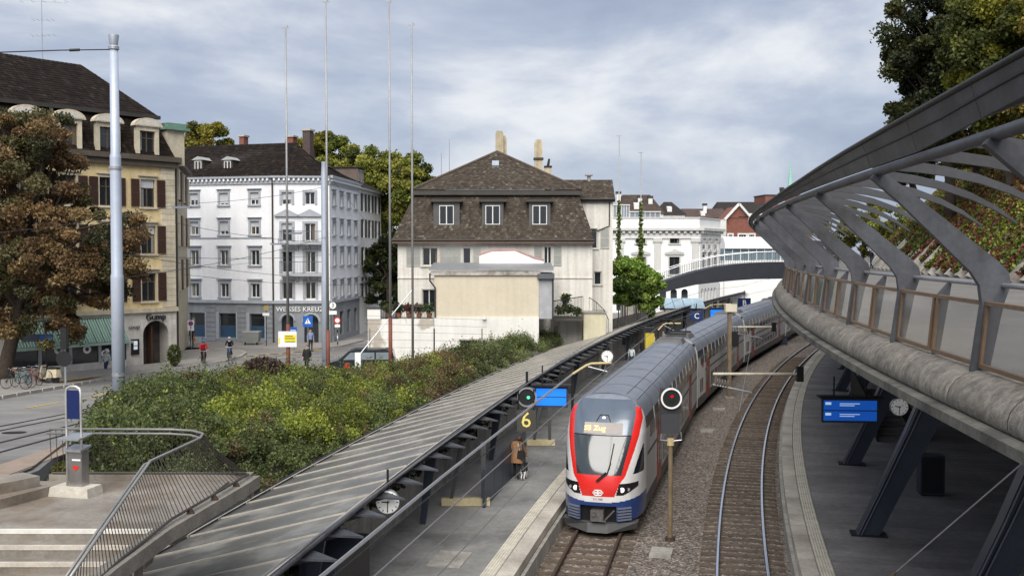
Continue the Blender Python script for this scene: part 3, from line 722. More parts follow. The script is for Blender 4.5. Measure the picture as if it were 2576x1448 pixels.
for sx in (-1, 1):
    for x, r, m in ((.80, .085, LAMP), (1.0, .055, GALV)):
        b = MB(); p = on_nose(sx * x, 1.50, .0); b.cyl(p + Vector((0, -.02, 0)), p + Vector((0, .08, 0)), r, None, 18); b.build('headlamp', m, car0)
    # louvred buffers
    for i in range(5):
        b = MB(); z = .47 + i * .10; x0, x1 = sx * .66, sx * 1.08
        pa, pb = on_nose(x0, z, .05), on_nose(x1, z, .05)
        b.beam(pa, pb, .08, .055); b.build('louvre', mat('louvre_steel', (.20, .23, .30), .45, .4), car0)
b = MB(); b.box(-.64, .64, .25, .30, .35, .98); b.build('coupler_recess', TBLK, car0)
b = MB(); b.box(-.24, .20, -.10, .28, .46, .80); b.cyl((-.12, -.16, .70), (-.12, 0, .70), .09); b.cyl((.12, -.14, .56), (.12, 0, .56), .07); b.beam((-.2, -.14, .47), (.3, -.14, .47), .06, .05); b.beam((.26, -.1, .5), (.55, .1, .8), .04, .04)
b.build('coupler', mat('coupler_steel', (.16, .15, .145), .5, .5, var=.3, scale=8), car0)
b = MB(); b.hexa([(-1.25, .55, .10), (-.35, -.15, .06), (-.35, .5, .06), (-1.25, .9, .10), (-1.3, .45, .36), (-.35, -.02, .36), (-.35, .5, .36), (-1.3, .9, .36)])
b.hexa([(-.35, -.15, .06), (.35, -.15, .06), (.35, .5, .06), (-.35, .5, .06), (-.35, -.02, .36), (.35, -.02, .36), (.35, .5, .36), (-.35, .5, .36)])
b.hexa([(.35, -.15, .06), (1.25, .55, .10), (1.25, .9, .10), (.35, .5, .06), (.35, -.02, .36), (1.3, .45, .36), (1.3, .9, .36), (.35, .5, .36)])
b.build('snow_plough', mat('plough_grey', (.07, .07, .072), .6), car0)
# destination display, lamp, divider, wiper, emblem, number
def nose_panel(x0, x1, z0, z1, out=.012, nx=8):
    b = MB(); xs = [x0 + (x1 - x0) * i / nx for i in range(nx + 1)]
    b.strip([[on_nose(x, z, out) for x in xs] for z in (z0, (z0 + z1) / 2, z1)]); return b
nose_panel(-.66, .70, 3.27, 3.62).build('destination_display', DISP, car0)
b = MB(); b.tube([on_nose(x, 3.235, .02) for x in np.linspace(-1.0, 1.0, 17)], .014, 6); b.build('screen_divider', TBLK, car0)
b = MB(); b.tube([on_nose(-.25, 3.66), on_nose(-.14, 3.86), on_nose(.14, 3.86), on_nose(.25, 3.66)], .014, 6); b.build('lamp_surround', TBLK, car0)
b = MB(); p = on_nose(0, 3.76, .02); b.cyl(p, p + Vector((0, .06, 0)), .06, None, 14); b.build('top_lamp', LAMP, car0)
p = on_nose(-.33, 3.44, .03); q = on_nose(-.33, 3.60, .03) - on_nose(-.33, 3.30, .03); tilt = math.atan2(q.z, q.y)
put('display_lettering', text_mesh('S5 Zug', .27, ORNG, .006), car0, (-.27, p.y, 3.44), (tilt, 0, 0))
b = MB(); pts_ = [on_nose(-.02, 1.78, .05), on_nose(.30, 2.05, .07), on_nose(.40, 2.40, .06)]; b.tube(pts_, .022, 6); b.beam(on_nose(.36, 2.2, .06), on_nose(.46, 3.0, .05), .03, .03); b.beam(on_nose(-.06, 1.80, .06), on_nose(.26, 2.10, .09), .06, .03); b.build('wiper', TBLK, car0)
WHITE = mat('sign_white', (.8, .8, .79), .5, var=.04)
def emblem(parent, y, z, w):
    """white double arrow round a cross"""
    b = MB(); h = w * .52; c = .14 * w; t = .045 * w
    def bx(x0, x1, z0, z1): b.box(x0, x1, y - .012, y, z + z0, z + z1)
    bx(-t * 1.4, t * 1.4, -h / 2, h / 2); bx(-w * .30, w * .30, -t * 1.4, t * 1.4)
    for s in (-1, 1):
        b.prism([(s * w * .5, y, z), (s * w * .26, y, z + h * .5), (s * w * .17, y, z + h * .5), (s * w * .36, y, z), (s * w * .17, y, z - h * .5), (s * w * .26, y, z - h * .5)][::s], (0, -.012, 0))
        b.prism([(s * w * .5, y, z), (s * w * .34, y, z + h * .32), (s * w * .34, y, z - h * .32)][::-s], (0, -.012, 0))
        bx(*sorted((s * w * .06, s * w * .22)), h * .30, h * .5); bx(*sorted((s * w * .06, s * w * .22)), -h * .5, -h * .30)
    b.build('emblem', WHITE, parent)
emblem(car0, on_nose(0, 1.40, .012).y, 1.40, .40)
put('fleet_number', text_mesh('511 040', .10, TRD, .004), car0, (0, on_nose(0, 1.17, .012).y, 1.175), (R(90), 0, 0))
# ================================================================== buildings
class Fac:
    """vertical facade plane in plan: x along d, y into the building; pixel helper for positions on it"""
    def __init__(s, ox, oy, dx, dy, z0=1.05):
        l = math.hypot(dx, dy); s.o = Vector((ox, oy, z0)); s.d = Vector((dx / l, dy / l, 0)); s.n = Vector((-s.d.y, s.d.x, 0)); s.rz = math.atan2(s.d.y, s.d.x); s.z0 = z0
    def at(s, u, v, dy=0.):
        r = ray(u, v); p = s.o + s.n * dy - Vector((0, 0, EYE)); t = p.dot(s.n) / r.dot(s.n); q = r * t + Vector((0, 0, EYE)) - s.o
        return q.dot(s.d), q.z
    def w(s, x, y, z): return s.o + s.d * x + s.n * y + Vector((0, 0, z))
WGL = mat('window_glass', (.018, .022, .026), .08, var=.0, spec=.8)
WFR = mat('window_frame_white', (.66, .66, .63), .5, var=.05)
BLIND = mat('window_blind', (.46, .48, .51), .7, var=.06, scale=3)
CUR = mat('curtain_pale', (.22, .22, .21), .9, var=.2, scale=12); CUR2 = mat('curtain_warm', (.12, .09, .06), .9, var=.2, scale=12)
_wc = {}
def win_mesh(w, h, mull=1, tr=0, m=None):
    key = (round(w, 2), round(h, 2), mull, tr, (m or WFR).name)
    if key not in _wc:
        b = MB(); f = .06
        b.box(0, f, 0, .06, 0, h); b.box(w - f, w, 0, .06, 0, h); b.box(f, w - f, 0, .06, 0, f); b.box(f, w - f, 0, .06, h - f, h)
        for i in range(mull): x = w * (i + 1) / (mull + 1); b.box(x - .04, x + .04, -.01, .05, f, h - f)
        if tr: z = h * .68; b.box(f, w - f, .0, .05, z - .03, z + .03)
        p = MB(); p.quad((f * .5, .04, f * .5), (w - f * .5, .04, f * .5), (w - f * .5, .04, h - f * .5), (f * .5, .04, h - f * .5))
        _wc[key] = (b.mesh('window', m or WFR), p.mesh('pane', WGL))
    return _wc[key]
def window(par, x0, x1, z0, z1, y=.14, mull=1, tr=0, blind=0., fm=None):
    a, p = win_mesh(x1 - x0, z1 - z0, mull, tr, fm); o = put('window', a, par, (x0, y, z0)); put('pane', p, o)
    if random.random() < .55:
        s_ = random.choice((0, 1)); cw = (x1 - x0) * random.uniform(.12, .26); b = MB(); xx = x0 + .06 if s_ else x1 - .06 - cw; b.box(xx, xx + cw, y + .025, y + .038, z0 + .06, z1 - .06); b.build('curtain', random.choice((CUR, CUR, CUR2)), par)
    if blind > 0:
        b = MB(); b.box(x0 + .05, x1 - .05, y - .03, y - .012, z1 - (z1 - z0) * blind, z1 - .01); b.build('blind', BLIND, par)
    return o
def surround(par, x0, x1, z0, z1, m, t=.16, proud=.06, sill=.1, head=0., y=0.):
    b = MB(); b.box(x0 - t, x0, y - proud, y + .02, z0, z1); b.box(x1, x1 + t, y - proud, y + .02, z0, z1); b.box(x0 - t, x1 + t, y - proud - .002, y + .02, z1, z1 + t)
    if sill: b.box(x0 - t - .05, x1 + t + .05, y - proud - .08, y + .02, z0 - sill, z0)
    if head: b.box(x0 - t - .1, x1 + t + .1, y - proud - .14, y + .02, z1 + t + .12, z1 + t + .12 + head); b.box(x0 - t, x1 + t, y - proud + .01, y + .02, z1 + t, z1 + t + .12)
    b.build('window_surround', m, par)
_sc = {}
def shutter(par, x0, x1, z0, z1, m, y=-.045):
    key = (round(x1 - x0, 2), round(z1 - z0, 2), m.name)
    if key not in _sc:
        w, h = key[:2]; b = MB(); b.box(0, .05, 0, .04, 0, h); b.box(w - .05, w, 0, .04, 0, h)
        for zc in (0, h * .5 - .03, h - .06): b.box(.05, w - .05, 0, .04, zc, zc + .06)
        n = max(6, int(h / .11))
        for i in range(n): z = .06 + (h - .12) * i / n; b.quad((.05, .035, z), (w - .05, .035, z), (w - .05, .008, z + (h - .12) / n), (.05, .008, z + (h - .12) / n))
        _sc[key] = b.mesh('shutter', m)
    return put('shutter', _sc[key], par, (x0, y, z0))
def wall_mesh(x0, x1, z0, z1, ops, y=0., rev=.2):
    xs = sorted(set([x0, x1] + [v for o in ops for v in o[:2] if x0 < v < x1])); zs = sorted(set([z0, z1] + [v for o in ops for v in o[2:4] if z0 < v < z1])); b = MB()
    for xa, xb in zip(xs[:-1], xs[1:]):
        for za, zb in zip(zs[:-1], zs[1:]):
            cx, cz = (xa + xb) / 2, (za + zb) / 2
            if any(o[0] < cx < o[1] and o[2] < cz < o[3] for o in ops): continue
            b.quad((xa, y, za), (xb, y, za), (xb, y, zb), (xa, y, zb))
    for o in ops:
        a, c, d, e_ = o[:4]; q = y + rev
        b.quad((a, y, d), (a, y, e_), (a, q, e_), (a, q, d)); b.quad((c, y, e_), (c, y, d), (c, q, d), (c, q, e_)); b.quad((a, y, e_), (c, y, e_), (c, q, e_), (a, q, e_)); b.quad((c, y, d), (a, y, d), (a, q, d), (c, q, d))
    return b
def arch_plug(par, x0, x1, z1, m, y=0., n=10, name='arch_spandrel'):
    """turns the top of a square opening into a round arch: two spandrels proud of the reveal"""
    r = (x1 - x0) / 2; cx = (x0 + x1) / 2; zc = z1 - r
    for s in (-1, 1):
        b = MB(); arc = [(cx + s * r * math.cos(a), y, zc + r * math.sin(a)) for a in np.linspace(0, math.pi / 2, n)]
        b.prism(([(cx + s * r, y, z1)] + arc[::-1])[::s], (0, .25, 0)); b.build(name, m, par)
def dormer_box(par, x0, x1, z0, z1, y0, y1, mw, mr, win=True, gable=.25, name='dormer', over=.12):
    b = MB(); b.box(x0, x1, y0, y1, z0, z1); d = b.build(name, mw, par)
    if gable: 
        c = (x0 + x1) / 2; b = MB(); b.prism([(x0 - over, y0 - over, z1), (x1 + over, y0 - over, z1), (c, y0 - over, z1 + gable)], (0, y1 - y0 + over, 0)); b.build('dormer_roof', mr, d)
    else: b = MB(); b.box(x0 - over, x1 + over, y0 - over, y1, z1, z1 + .1); b.build('dormer_roof', mr, d)
    if win:
        a, p = win_mesh(round((x1 - x0) * .7, 2), round((z1 - z0) * .82, 2)); w = (x1 - x0) * .7; o = put('window', a, d, ((x0 + x1) / 2 - w / 2, y0 - .03, z0 + (z1 - z0) * .1)); put('pane', p, d, ((x0 + x1) / 2 - w / 2, y0 - .03, z0 + (z1 - z0) * .1))
    return d
def tiles(par, p00, p10, p01, p11, m, tw=.22, th=.2, pal=None, skip=None, name='roof_tiles', lift=.03):
    """overlapping tiles on the (possibly trapezoid) slope: p00-p10 eave, p01-p11 top; one joined piece"""
    p00, p10, p01, p11 = map(Vector, (p00, p10, p01, p11)); H = ((p01 + p11) / 2 - (p00 + p10) / 2).length; rows = max(1, int(H / th)); V = []; F = []; CO = []
    nrm = (p10 - p00).cross(p01 - p00).normalized()
    if nrm.z < 0: nrm = -nrm
    for r in range(rows):
        a0, b0 = p00.lerp(p01, r / rows), p10.lerp(p11, r / rows); a1, b1 = p00.lerp(p01, (r + 1.25) / rows), p10.lerp(p11, (r + 1.25) / rows)
        W = (b0 - a0).length; n = max(1, int(W / tw)); of = .5 * (r % 2)
        for c in range(n):
            s0, s1 = (c + .03 + of * .0) / n, (c + .97) / n; k = random.uniform(-.008, .012); l1 = nrm * (lift + k); l0 = nrm * (lift * .25)
            q = [a0.lerp(b0, s0) + l1, a0.lerp(b0, s1) + l1, a1.lerp(b1, s1) + l0, a1.lerp(b1, s0) + l0]
            base = a0.lerp(b0, s0), a0.lerp(b0, s1)
            if skip and skip((q[0] + q[2]) / 2): continue
            i = len(V); V += [tuple(x) for x in q] + [tuple(base[0]), tuple(base[1])]; F += [(i, i + 1, i + 2, i + 3), (i + 4, i + 5, i + 1, i)]
            col = random.choices(pal, [p[3] for p in pal])[0]; j = random.uniform(.86, 1.14); CO += [(col[0] * j, col[1] * j, col[2] * j, 1)] * 6
    me = bpy.data.meshes.new(name); me.from_pydata(V, [], F); at = me.attributes.new('Col', 'FLOAT_COLOR', 'POINT'); at.data.foreach_set('color', np.array(CO).ravel()); me.materials.append(m); me.update()
    return tag(put(name, me, par), kind='stuff')
TILE = mat('roof_tile', rough=.95, spec=.15, attr='Col', var=.12, scale=2, bump=.3)
BROWNT = [(.066, .054, .043, 4), (.082, .068, .054, 3), (.053, .044, .036, 3), (.105, .09, .07, .7), (.14, .13, .10, .25)]
DARKT = [(.0145, .0105, .0085, 4), (.02, .0145, .0115, 3), (.011, .0085, .0075, 3), (.028, .022, .018, .5)]
# ------------------------------------------------------------------ yellow corner building
YEL = mat('ochre_render', (.66, .53, .29), .85, var=.12, scale=.6, bump=.15, streak=.2)
STONE = mat('pale_stone', (.55, .49, .37), .85, var=.16, scale=1.2, bump=.2, rnd=.1, streak=.18)
STONEW = mat('white_stone', (.58, .55, .50), .8, var=.14, scale=1.0, bump=.2, rnd=.06, streak=.15)
SHB = mat('brown_shutter', (.062, .030, .022), .6, var=.15, rnd=.15)
SLATE = mat('dark_slate', (.024, .019, .016), .8, var=.35, scale=1.5, bump=.6, bscale=16)
COPPER = mat('green_copper', (.13, .235, .185), .6, var=.16, scale=1.2, streak=.15, rnd=.08)
GUT = mat('gutter_metal', (.05, .045, .042), .6, .3)
VP = 3400; c0 = onz(443, 912, 1.05)
FY = Fac(c0.x, c0.y, (VP - CU) / FPX, 1.0)
yb_ = thing('yellow_corner_building', 'ochre five-storey corner building with brown shutters and dark mansard roof', 'building', FY.o, FY.rz)
XL = -30.0
_, zc = FY.at(443, 771); _, zcb = FY.at(443, 784); _, zeave = FY.at(443, 410)
cols = [373, 271, 173, 68, -55, -190, -340]; ops = []; wl = []
for u in cols:
    for (va, vb) in ((452, 521), (568, 638), (686, 757)):
        # rows measured at the column next to the corner, carried along the facade at equal height
        _, zt = FY.at(373, va); _, zb = FY.at(373, vb); xc, _ = FY.at(u, 600)
        wl.append((xc - .55, xc + .55, zb, zt))
ax0, _ = FY.at(360, 850); ax1, _ = FY.at(424, 850); _, az1 = FY.at(392, 806)
arch = (ax0, ax1, .0, az1)
gw = [(FY.at(u0, 900)[0], FY.at(u1, 900)[0]) for u0, u1 in ((60, 130), (140, 245), (250, 335))]
wall_mesh(XL, 0, zc, zeave, wl).build('wall', YEL, yb_)
wall_mesh(XL, 0, -1.5, zcb, [arch], rev=1.2).build('ground_floor_wall', STONEW, yb_)
arch_plug(yb_, arch[0], arch[1], arch[3], STONEW, y=.002)
b = MB(); b.box(XL, .06, -.10, .1, zcb, zc - .3); b.box(XL, .12, -.22, .1, zc - .3, zc); b.build('storey_band', STONE, yb_)
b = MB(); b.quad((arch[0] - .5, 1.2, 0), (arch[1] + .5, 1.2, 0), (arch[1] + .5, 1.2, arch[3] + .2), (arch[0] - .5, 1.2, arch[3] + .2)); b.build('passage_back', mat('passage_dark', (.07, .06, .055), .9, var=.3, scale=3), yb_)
b = MB(); b.box(arch[0] + .9, arch[0] + 1.0, .5, 1.15, 0, arch[3] - .4); b.build('passage_door', mat('dark_wood', (.09, .05, .03), .7), yb_)
b = MB(); b.box(XL, .35, -.5, .4, zeave, zeave + .35); b.box(XL, .2, -.3, .4, zeave - .4, zeave); b.build('cornice', mat('dark_cornice', (.085, .07, .055), .8, var=.2), yb_)
for i, (xa, xb, za, zb) in enumerate(wl):
    window(yb_, xa, xb, za, zb, .14, 1, 1, blind=random.choice([0, 0, 0, .3]), fm=mat('window_frame_brown', (.10, .075, .055), .5)); w = .62
    surround(yb_, xa, xb, za, zb, STONE, .10, .05, .14, .10)
    shutter(yb_, xa - .12 - w, xa - .12, za, zb, SHB, -.12); shutter(yb_, xb + .12, xb + .12 + w, za, zb, SHB, -.12)
zq = zc + .02; k = 0
while zq < zeave - .5:                         # quoins
    w = 1.05
    b = MB(); b.box(-w, .03, -.05, .05, zq + .012, zq + .40); b.build('quoin', STONE, yb_); zq += .41; k += 1
zq = .02
while zq < zcb - .4:
    for xa, xb in ((arch[1] + .25, -.02),): b = MB(); b.box(xa, xb + .05, -.04, .05, zq + .012, zq + .44); b.build('quoin', STONEW, yb_)
    zq += .45
# mansard: steep lower slope, then the upper hip
_, zm = FY.at(410, 300, 1.5); xr, zr = FY.at(205, 165, 7.0); xh = .2
b = MB(); b.quad((XL, -.1, zeave + .3), (.1, -.1, zeave + .3), (-.9, 1.2, zm), (XL, 1.2, zm)); b.quad((.1, -.1, zeave + .3), (-.6, 14, zeave + .3), (-1.6, 13, zm), (-.9, 1.2, zm)); b.build('mansard_slope', SLATE, yb_)
b = MB(); b.quad((XL, .9, zm), (-.6, .9, zm), (xr, 7.0, zr), (XL, 7.0, zr)); b.poly([(-.6, .9, zm), (-1.4, 13.2, zm), (xr, 7.0, zr)]); b.quad((XL, 7, zr), (xr, 7, zr), (-1.4, 13.2, zm), (XL, 13.2, zm)); b.build('roof', SLATE, yb_)
b = MB(); b.box(XL, -.5, .8, 1.1, zm - .15, zm + .1); b.build('roof_kerb', GUT, yb_)
tiles(yb_, (XL + 12, .82, zm + .05), (-.65, .82, zm + .05), (XL + 12, 6.95, zr), (xr, 6.95, zr), TILE, .32, .36, DARKT)
tiles(yb_, (XL + 12, -.12, zeave + .32), (.05, -.12, zeave + .32), (XL + 12, 1.18, zm), (-.9, 1.18, zm), TILE, .26, .26, DARKT)
for u in (370, 271, 173, 68, -50):             # stone dormers with segmental heads
    xc, _ = FY.at(u, 350, -.1); _, zb = FY.at(370, 388, -.1); _, zt = FY.at(370, 330, -.1); _, zp = FY.at(370, 303, -.1)
    d = MB(); hw0 = .86
    d.box(xc - hw0, xc - .58, -.18, .12, zb, zt); d.box(xc + .58, xc + hw0, -.18, .12, zb, zt); d.box(xc - hw0, xc + hw0, -.19, .12, zt, zt + .3); dm = d.build('dormer', STONE, yb_)
    d = MB(); d.box(xc - hw0 + .06, xc + hw0 - .06, .13, 1.6, zb, zt + .28); d.build('dormer_cheeks', SLATE, dm)
    arc = [(xc + (hw0 + .22) * math.cos(a), -.34, zt + .3 + (zp - zt - .15) * math.sin(a)) for a in np.linspace(0, math.pi, 13)]
    h = MB(); h.prism(arc[::-1], (0, .5, 0)); h.build('dormer_head', STONE, dm)
    arc2 = [(xc + (hw0 + .02) * math.cos(a), -.36, zt + .36 + (zp - zt - .38) * math.sin(a)) for a in np.linspace(0, math.pi, 13)]
    h = MB(); h.prism(arc2[::-1], (0, .03, 0)); h.build('dormer_tympanum', COPPER if u == -999 else STONEW, dm)
    window(yb_, xc - .56, xc + .56, zb + .1, zt - .02, .0, 1, 1, fm=mat('window_frame_brown'))
for u, v in ((32, 232), (157, 245)):
    x, z = FY.at(u, v, 2.6); b = MB(); b.hexa([(x - .4, 2.2, z - .5), (x + .4, 2.2, z - .5), (x + .4, 2.85, z + .35), (x - .4, 2.85, z + .35)] + [(x - .4, 2.1, z - .4), (x + .4, 2.1, z - .4), (x + .4, 2.75, z + .45), (x - .4, 2.75, z + .45)]); b.build('skylight', mat('skylight_glass', (.35, .39, .44), .15, spec=.8), yb_)
# flank towards the side street
FS = Fac(c0.x, c0.y, -.25, .97); sl = 14.0
fo = MB()
def loc_y(p): q = Vector(p) - FY.o; return Vector((q.dot(FY.d), q.dot(FY.n), q.z))
fl = [loc_y(FS.w(x, 0, z)) for x, z in ((0, -.5), (sl, -.5), (sl, zeave), (0, zeave))]
fo.quad(*fl); fo.build('flank_wall', STONE, yb_)
for i in range(5):
    for (za, zb) in ((5.1, 7.4), (8.4, 10.7), (11.8, 14.0)):
        b = MB(); x = 1.4 + i * 2.6; q = [loc_y(FS.w(x + a, y, z)) for a, y, z in ((0, -.05, za), (1.3, -.05, za), (1.3, -.25, za), (0, -.25, za))]; b.hexa([*q, *[p + Vector((0, 0, zb - za)) for p in q]]); b.build('flank_shutter', SHB if i % 2 else STONE, yb_)
b = MB(); b.tube([loc_y(FS.w(.35, -.12, 0)), loc_y(FS.w(.35, -.12, zeave))], .07, 8); b.build('downpipe', GUT, yb_)
b = MB(); q = [loc_y(FS.w(a, y, zeave + .02)) for a, y in ((-.3, -.45), (sl, -.45), (sl, .4), (-.3, .4))]; b.hexa([*q, *[p + Vector((0, 0, .32)) for p in q]]); b.build('flank_cornice', mat('dark_cornice'), yb_)
tx, tz = FY.at(440, 330, 1.0); b = MB(); b.box(tx - .9, tx + .5, .6, 2.6, tz - 2.5, tz); b.build('corner_dormer', STONE, yb_); b = MB(); b.box(tx - 1.1, tx + .8, .3, 2.8, tz, tz + .18); b.box(tx - .9, tx + .6, .5, 2.6, tz + .18, tz + .5); b.build('corner_dormer_roof', COPPER, yb_)
# lettering over the passage
xs_, zs_ = FY.at(392, 797, -.1); put('passage_lettering', text_mesh('Gump', .62, STEELB, .05), yb_, (xs_, -.12, zs_), (R(90), 0, R(0)))
xs_, zs_ = FY.at(338, 822, -.1); put('wall_lettering', text_mesh('coop', .42, mat('letter_grey', (.07, .08, .09), .5), .02), yb_, (xs_, -.08, zs_), (R(90), 0, 0))
b = MB(); x0, z0 = FY.at(331, 892, -.1); x1, z1 = FY.at(350, 852, -.1); b.box(x0, x1, -.12, -.01, z0, z1); dc = b.build('display_case', STEELB, yb_)
b = MB(); b.box(x0 + .15, x1 - .15, -.14, -.121, z0 + .35, z0 + (z1 - z0) * .55); b.box(x0 + .15, x1 - .15, -.14, -.121, z0 + (z1 - z0) * .6, z1 - .12); b.build('display_sheet', mat('lit_sheet', (.7, .74, .82), .4, emit=.25), dc)
# shop with green lean-to roof in front of the ground floor
shop = thing('shop_front', 'glazed shop front with green ribbed lean-to roof before the yellow building', 'shop', FY.o, FY.rz)
sx0, _ = FY.at(20, 900, -1.8); sx1, _ = FY.at(322, 900, -1.8); zt_ = FY.at(330, 797, 0)[1]; zl_ = FY.at(322, 858, -1.9)[1]
n = 14
for i in range(n):
    xa = sx0 + (sx1 - sx0) * i / n; xb = sx0 + (sx1 - sx0) * (i + 1) / n; b = MB()
    b.hexa([(xa + .02, -1.95, zl_), (xb - .02, -1.95, zl_), (xb + .28, -.02, zt_), (xa + .32, -.02, zt_), (xa + .02, -1.95, zl_ + .06), (xb - .02, -1.95, zl_ + .06), (xb + .28, -.02, zt_ + .06), (xa + .32, -.02, zt_ + .06)]); b.build('roof_sheet', COPPER, shop)
    for j in range(3):
        f = (j + .5) / 3; x_ = xa + (xb - xa) * f; b = MB(); b.beam((x_, -1.95, zl_ + .075), (x_ + .3, -.02, zt_ + .075), .035, .04)
        b.build('roof_ridge', mat('copper_light', (.36, .46, .41), .6), shop)
b = MB(); b.poly([(sx1 + .02, -1.95, zl_), (sx1 + .34, -.02, zl_), (sx1 + .34, -.02, zt_)]); b.build('gable', COPPER, shop)
b = MB(); b.box(sx0, sx1 + .3, -2.05, -1.9, zl_ - .12, zl_ + .02); b.build('eave_trim', mat('copper_light'), shop)
b = MB(); b.box(sx0, sx1, -1.8, -1.5, -1.6, .75); b.build('plinth', STONEW, shop)
np_ = 4
for i in range(np_):
    xa = sx0 + (sx1 - sx0) * i / np_; xb = sx0 + (sx1 - sx0) * (i + 1) / np_
    b = MB(); b.box(xa + .1, xb - .1, -1.70, -1.66, .76, zl_ - .15); b.build('shop_pane', WGL, shop)
    b = MB(); b.box(xa - .1, xa + .1, -1.8, -1.6, .76, zl_ - .12); b.build('mullion', GALV, shop)
b = MB(); b.box(sx1 - .1, sx1 + .1, -1.8, -.05, .0, zl_); b.build('end_wall', STONEW, shop)
for u, v, r, h in ((221, 848 + 62, .28, .1), (262, 890, .20, .07), (146, 897, .24, .08)):
    pass
for u, v, r, m in ((148, 879, .30, WHITE), (219, 846 + 32, .28, WHITE), (262, 918 - 30, .21, WHITE), (326 - 62, 897 - 20, .0, WHITE), (324 - 0, 880, .26, mat('sticker_yellow', (.5, .42, .14), .6))):
    if not r: continue
    x, z = FY.at(u - 0, v, -1.73)
    if x < sx1 - .3: b = MB(); b.disc((x, -1.73, z), (0, -1, 0), r, 18, r * .45); b.build('window_sticker', m, shop)
# antenna on the ridge
an = thing('roof_antenna', 'tall thin television aerial with crossbars on the dark mansard ridge', 'antenna', FY.w(*(FY.at(107, 150, 7.0)[0:1]), 7.0, zr - .2))
b = MB(); b.cyl((0, 0, 0), (0, 0, 4.6), .03, .02, 6); b.build('mast', GALV, an)
for z, w, a in ((4.3, 3.2, 1), (3.0, 1.4, 1), (1.9, 1.6, -1)):
    b = MB(); b.beam((-w * .45, 0, z + .1 * a), (w * .55, 0, z - .12 * a), .025, .025)
    for i in range(5): x = -w * .45 + w * i / 4; b.beam((x, -.3, z), (x, .3, z), .015, .015)
    b.build('crossbar', GALV, an)
# ------------------------------------------------------------------ white corner hotel
WHT = mat('white_blue_render', (.765, .775, .80), .8, var=.05, scale=.5, streak=.06)
GRYT = mat('grey_trim', (.36, .385, .42), .75, var=.08, streak=.1)
GRYB = mat('grey_rustication', (.25, .265, .285), .8, var=.12, scale=1, streak=.12, rnd=.06)
FM = Fac(*(ony(685, 632, 86).xy), .966, -.26)
FC = Fac(FM.o.x, FM.o.y, 1.0, .05)
p = FC.w(4.92, 0, 0); FR = Fac(p.x, p.y, .096, .995)
hotel = thing('white_corner_building', 'white five-storey corner building with grey base, balconies and dark tiled roof', 'building', FM.o, FM.rz)
def lh(F, x, y, z):
    q = F.w(x, y, z) - FM.o; return Vector((q.dot(FM.d), q.dot(FM.n), q.z))
def on(F, name='facade'):
    """helper object on another facade of the hotel: parts are children of the wall of that facade"""
    return F
XL2 = -11.5
ze = FM.at(685, 444)[1]; zg = FM.at(685, 760)[1]
def sub(F, mesh_mb, name, m): # build a wall in facade F coordinates as part of the hotel
    o = mesh_mb.build(name, m, hotel); q = F.o - FM.o; o.location = (q.dot(FM.d), q.dot(FM.n), 0); o.rotation_euler = (0, 0, F.rz - FM.rz); return o
rows4 = [(484, 515), (556, 590), (629, 667), (713, 748)]
def rowz(F, u): return [(F.at(u, b_)[1], F.at(u, a_)[1]) for a_, b_ in rows4]
RZ = rowz(FM, 641)
def fill(F, wallo, colsx, wd, kinds, st=None):
    for i, xc in enumerate(colsx):
        for r, (zb, zt) in enumerate(RZ):
            k = kinds(i, r)
            if k is None: continue
            window(wallo, xc - wd / 2, xc + wd / 2, zb, zt, .14, 1, 0, blind=k)
            surround(wallo, xc - wd / 2, xc + wd / 2, zb, zt, GRYT, .17 if r < 2 else .2, .06, .12, .1 if r > 1 else .05)
cm = [FM.at(u, 600)[0] for u in (489, 564, 641)] + [FM.at(489, 600)[0] - 2.65]
opm = [(x - .42, x + .42, zb, zt) for x in cm for zb, zt in RZ]
wm = sub(FM, wall_mesh(XL2, 0, zg, ze, opm), 'wall', WHT)
bl = [[.55, .85, .6], [.4, .72, .42], [0, 0, 0], [0, 0, 0]]
fill(FM, wm, cm, .84, lambda i, r: bl[r][i] if i < 3 else .3)
gx = [(FM.at(a, 820)[0], FM.at(b_, 820)[0]) for a, b_ in ((477, 516), (551, 594), (628, 666))]; gz0, gz1 = FM.at(600, 860)[1], FM.at(600, 788)[1]
opg = [(a, b_, .45, gz1) for a, b_ in gx]
wg = sub(FM, wall_mesh(XL2, 0, -.3, zg, opg, rev=.3), 'ground_floor_wall', GRYB)
for a, b_, c_2, d_ in opg:
    window(wg, a, b_, .45 + 1.0, d_, .25, 0, 1, fm=mat('frame_dark', (.05, .06, .07), .5))
    b = MB(); b.box(a, b_, .2, .28, .45, 1.45); b.build('window_apron', mat('apron_blue', (.03, .07, .13), .5), wg)
    b = MB(); b.box(a - .3, a - .0, -.05, .05, .3, d_ + .1); b.box(b_, b_ + .12, -.05, .05, .3, d_ + .1); b.build('pier', GRYT, wg)
zr_ = .1
while zr_ < zg - .3:
    xs_ = [XL2] + [v for o_ in opg for v in (o_[0] - .32, o_[1] + .14)] + [0]
    for xa, xb in zip(xs_[::2], xs_[1::2]):
        b = MB(); b.box(xa, xb, -.04, .04, zr_ + .02, zr_ + .38); b.build('rustic_course', GRYB, wg)
    zr_ += .42
b = MB(); b.box(XL2, .1, -.18, .05, zg - .12, zg + .14); b.build('string_course', GRYT, wm); z_ = (RZ[1][0] + RZ[2][1]) / 2 + .35
b = MB(); b.box(XL2, .02, -.06, .05, z_, z_ + .1); b.build('string_course', GRYT, wm)
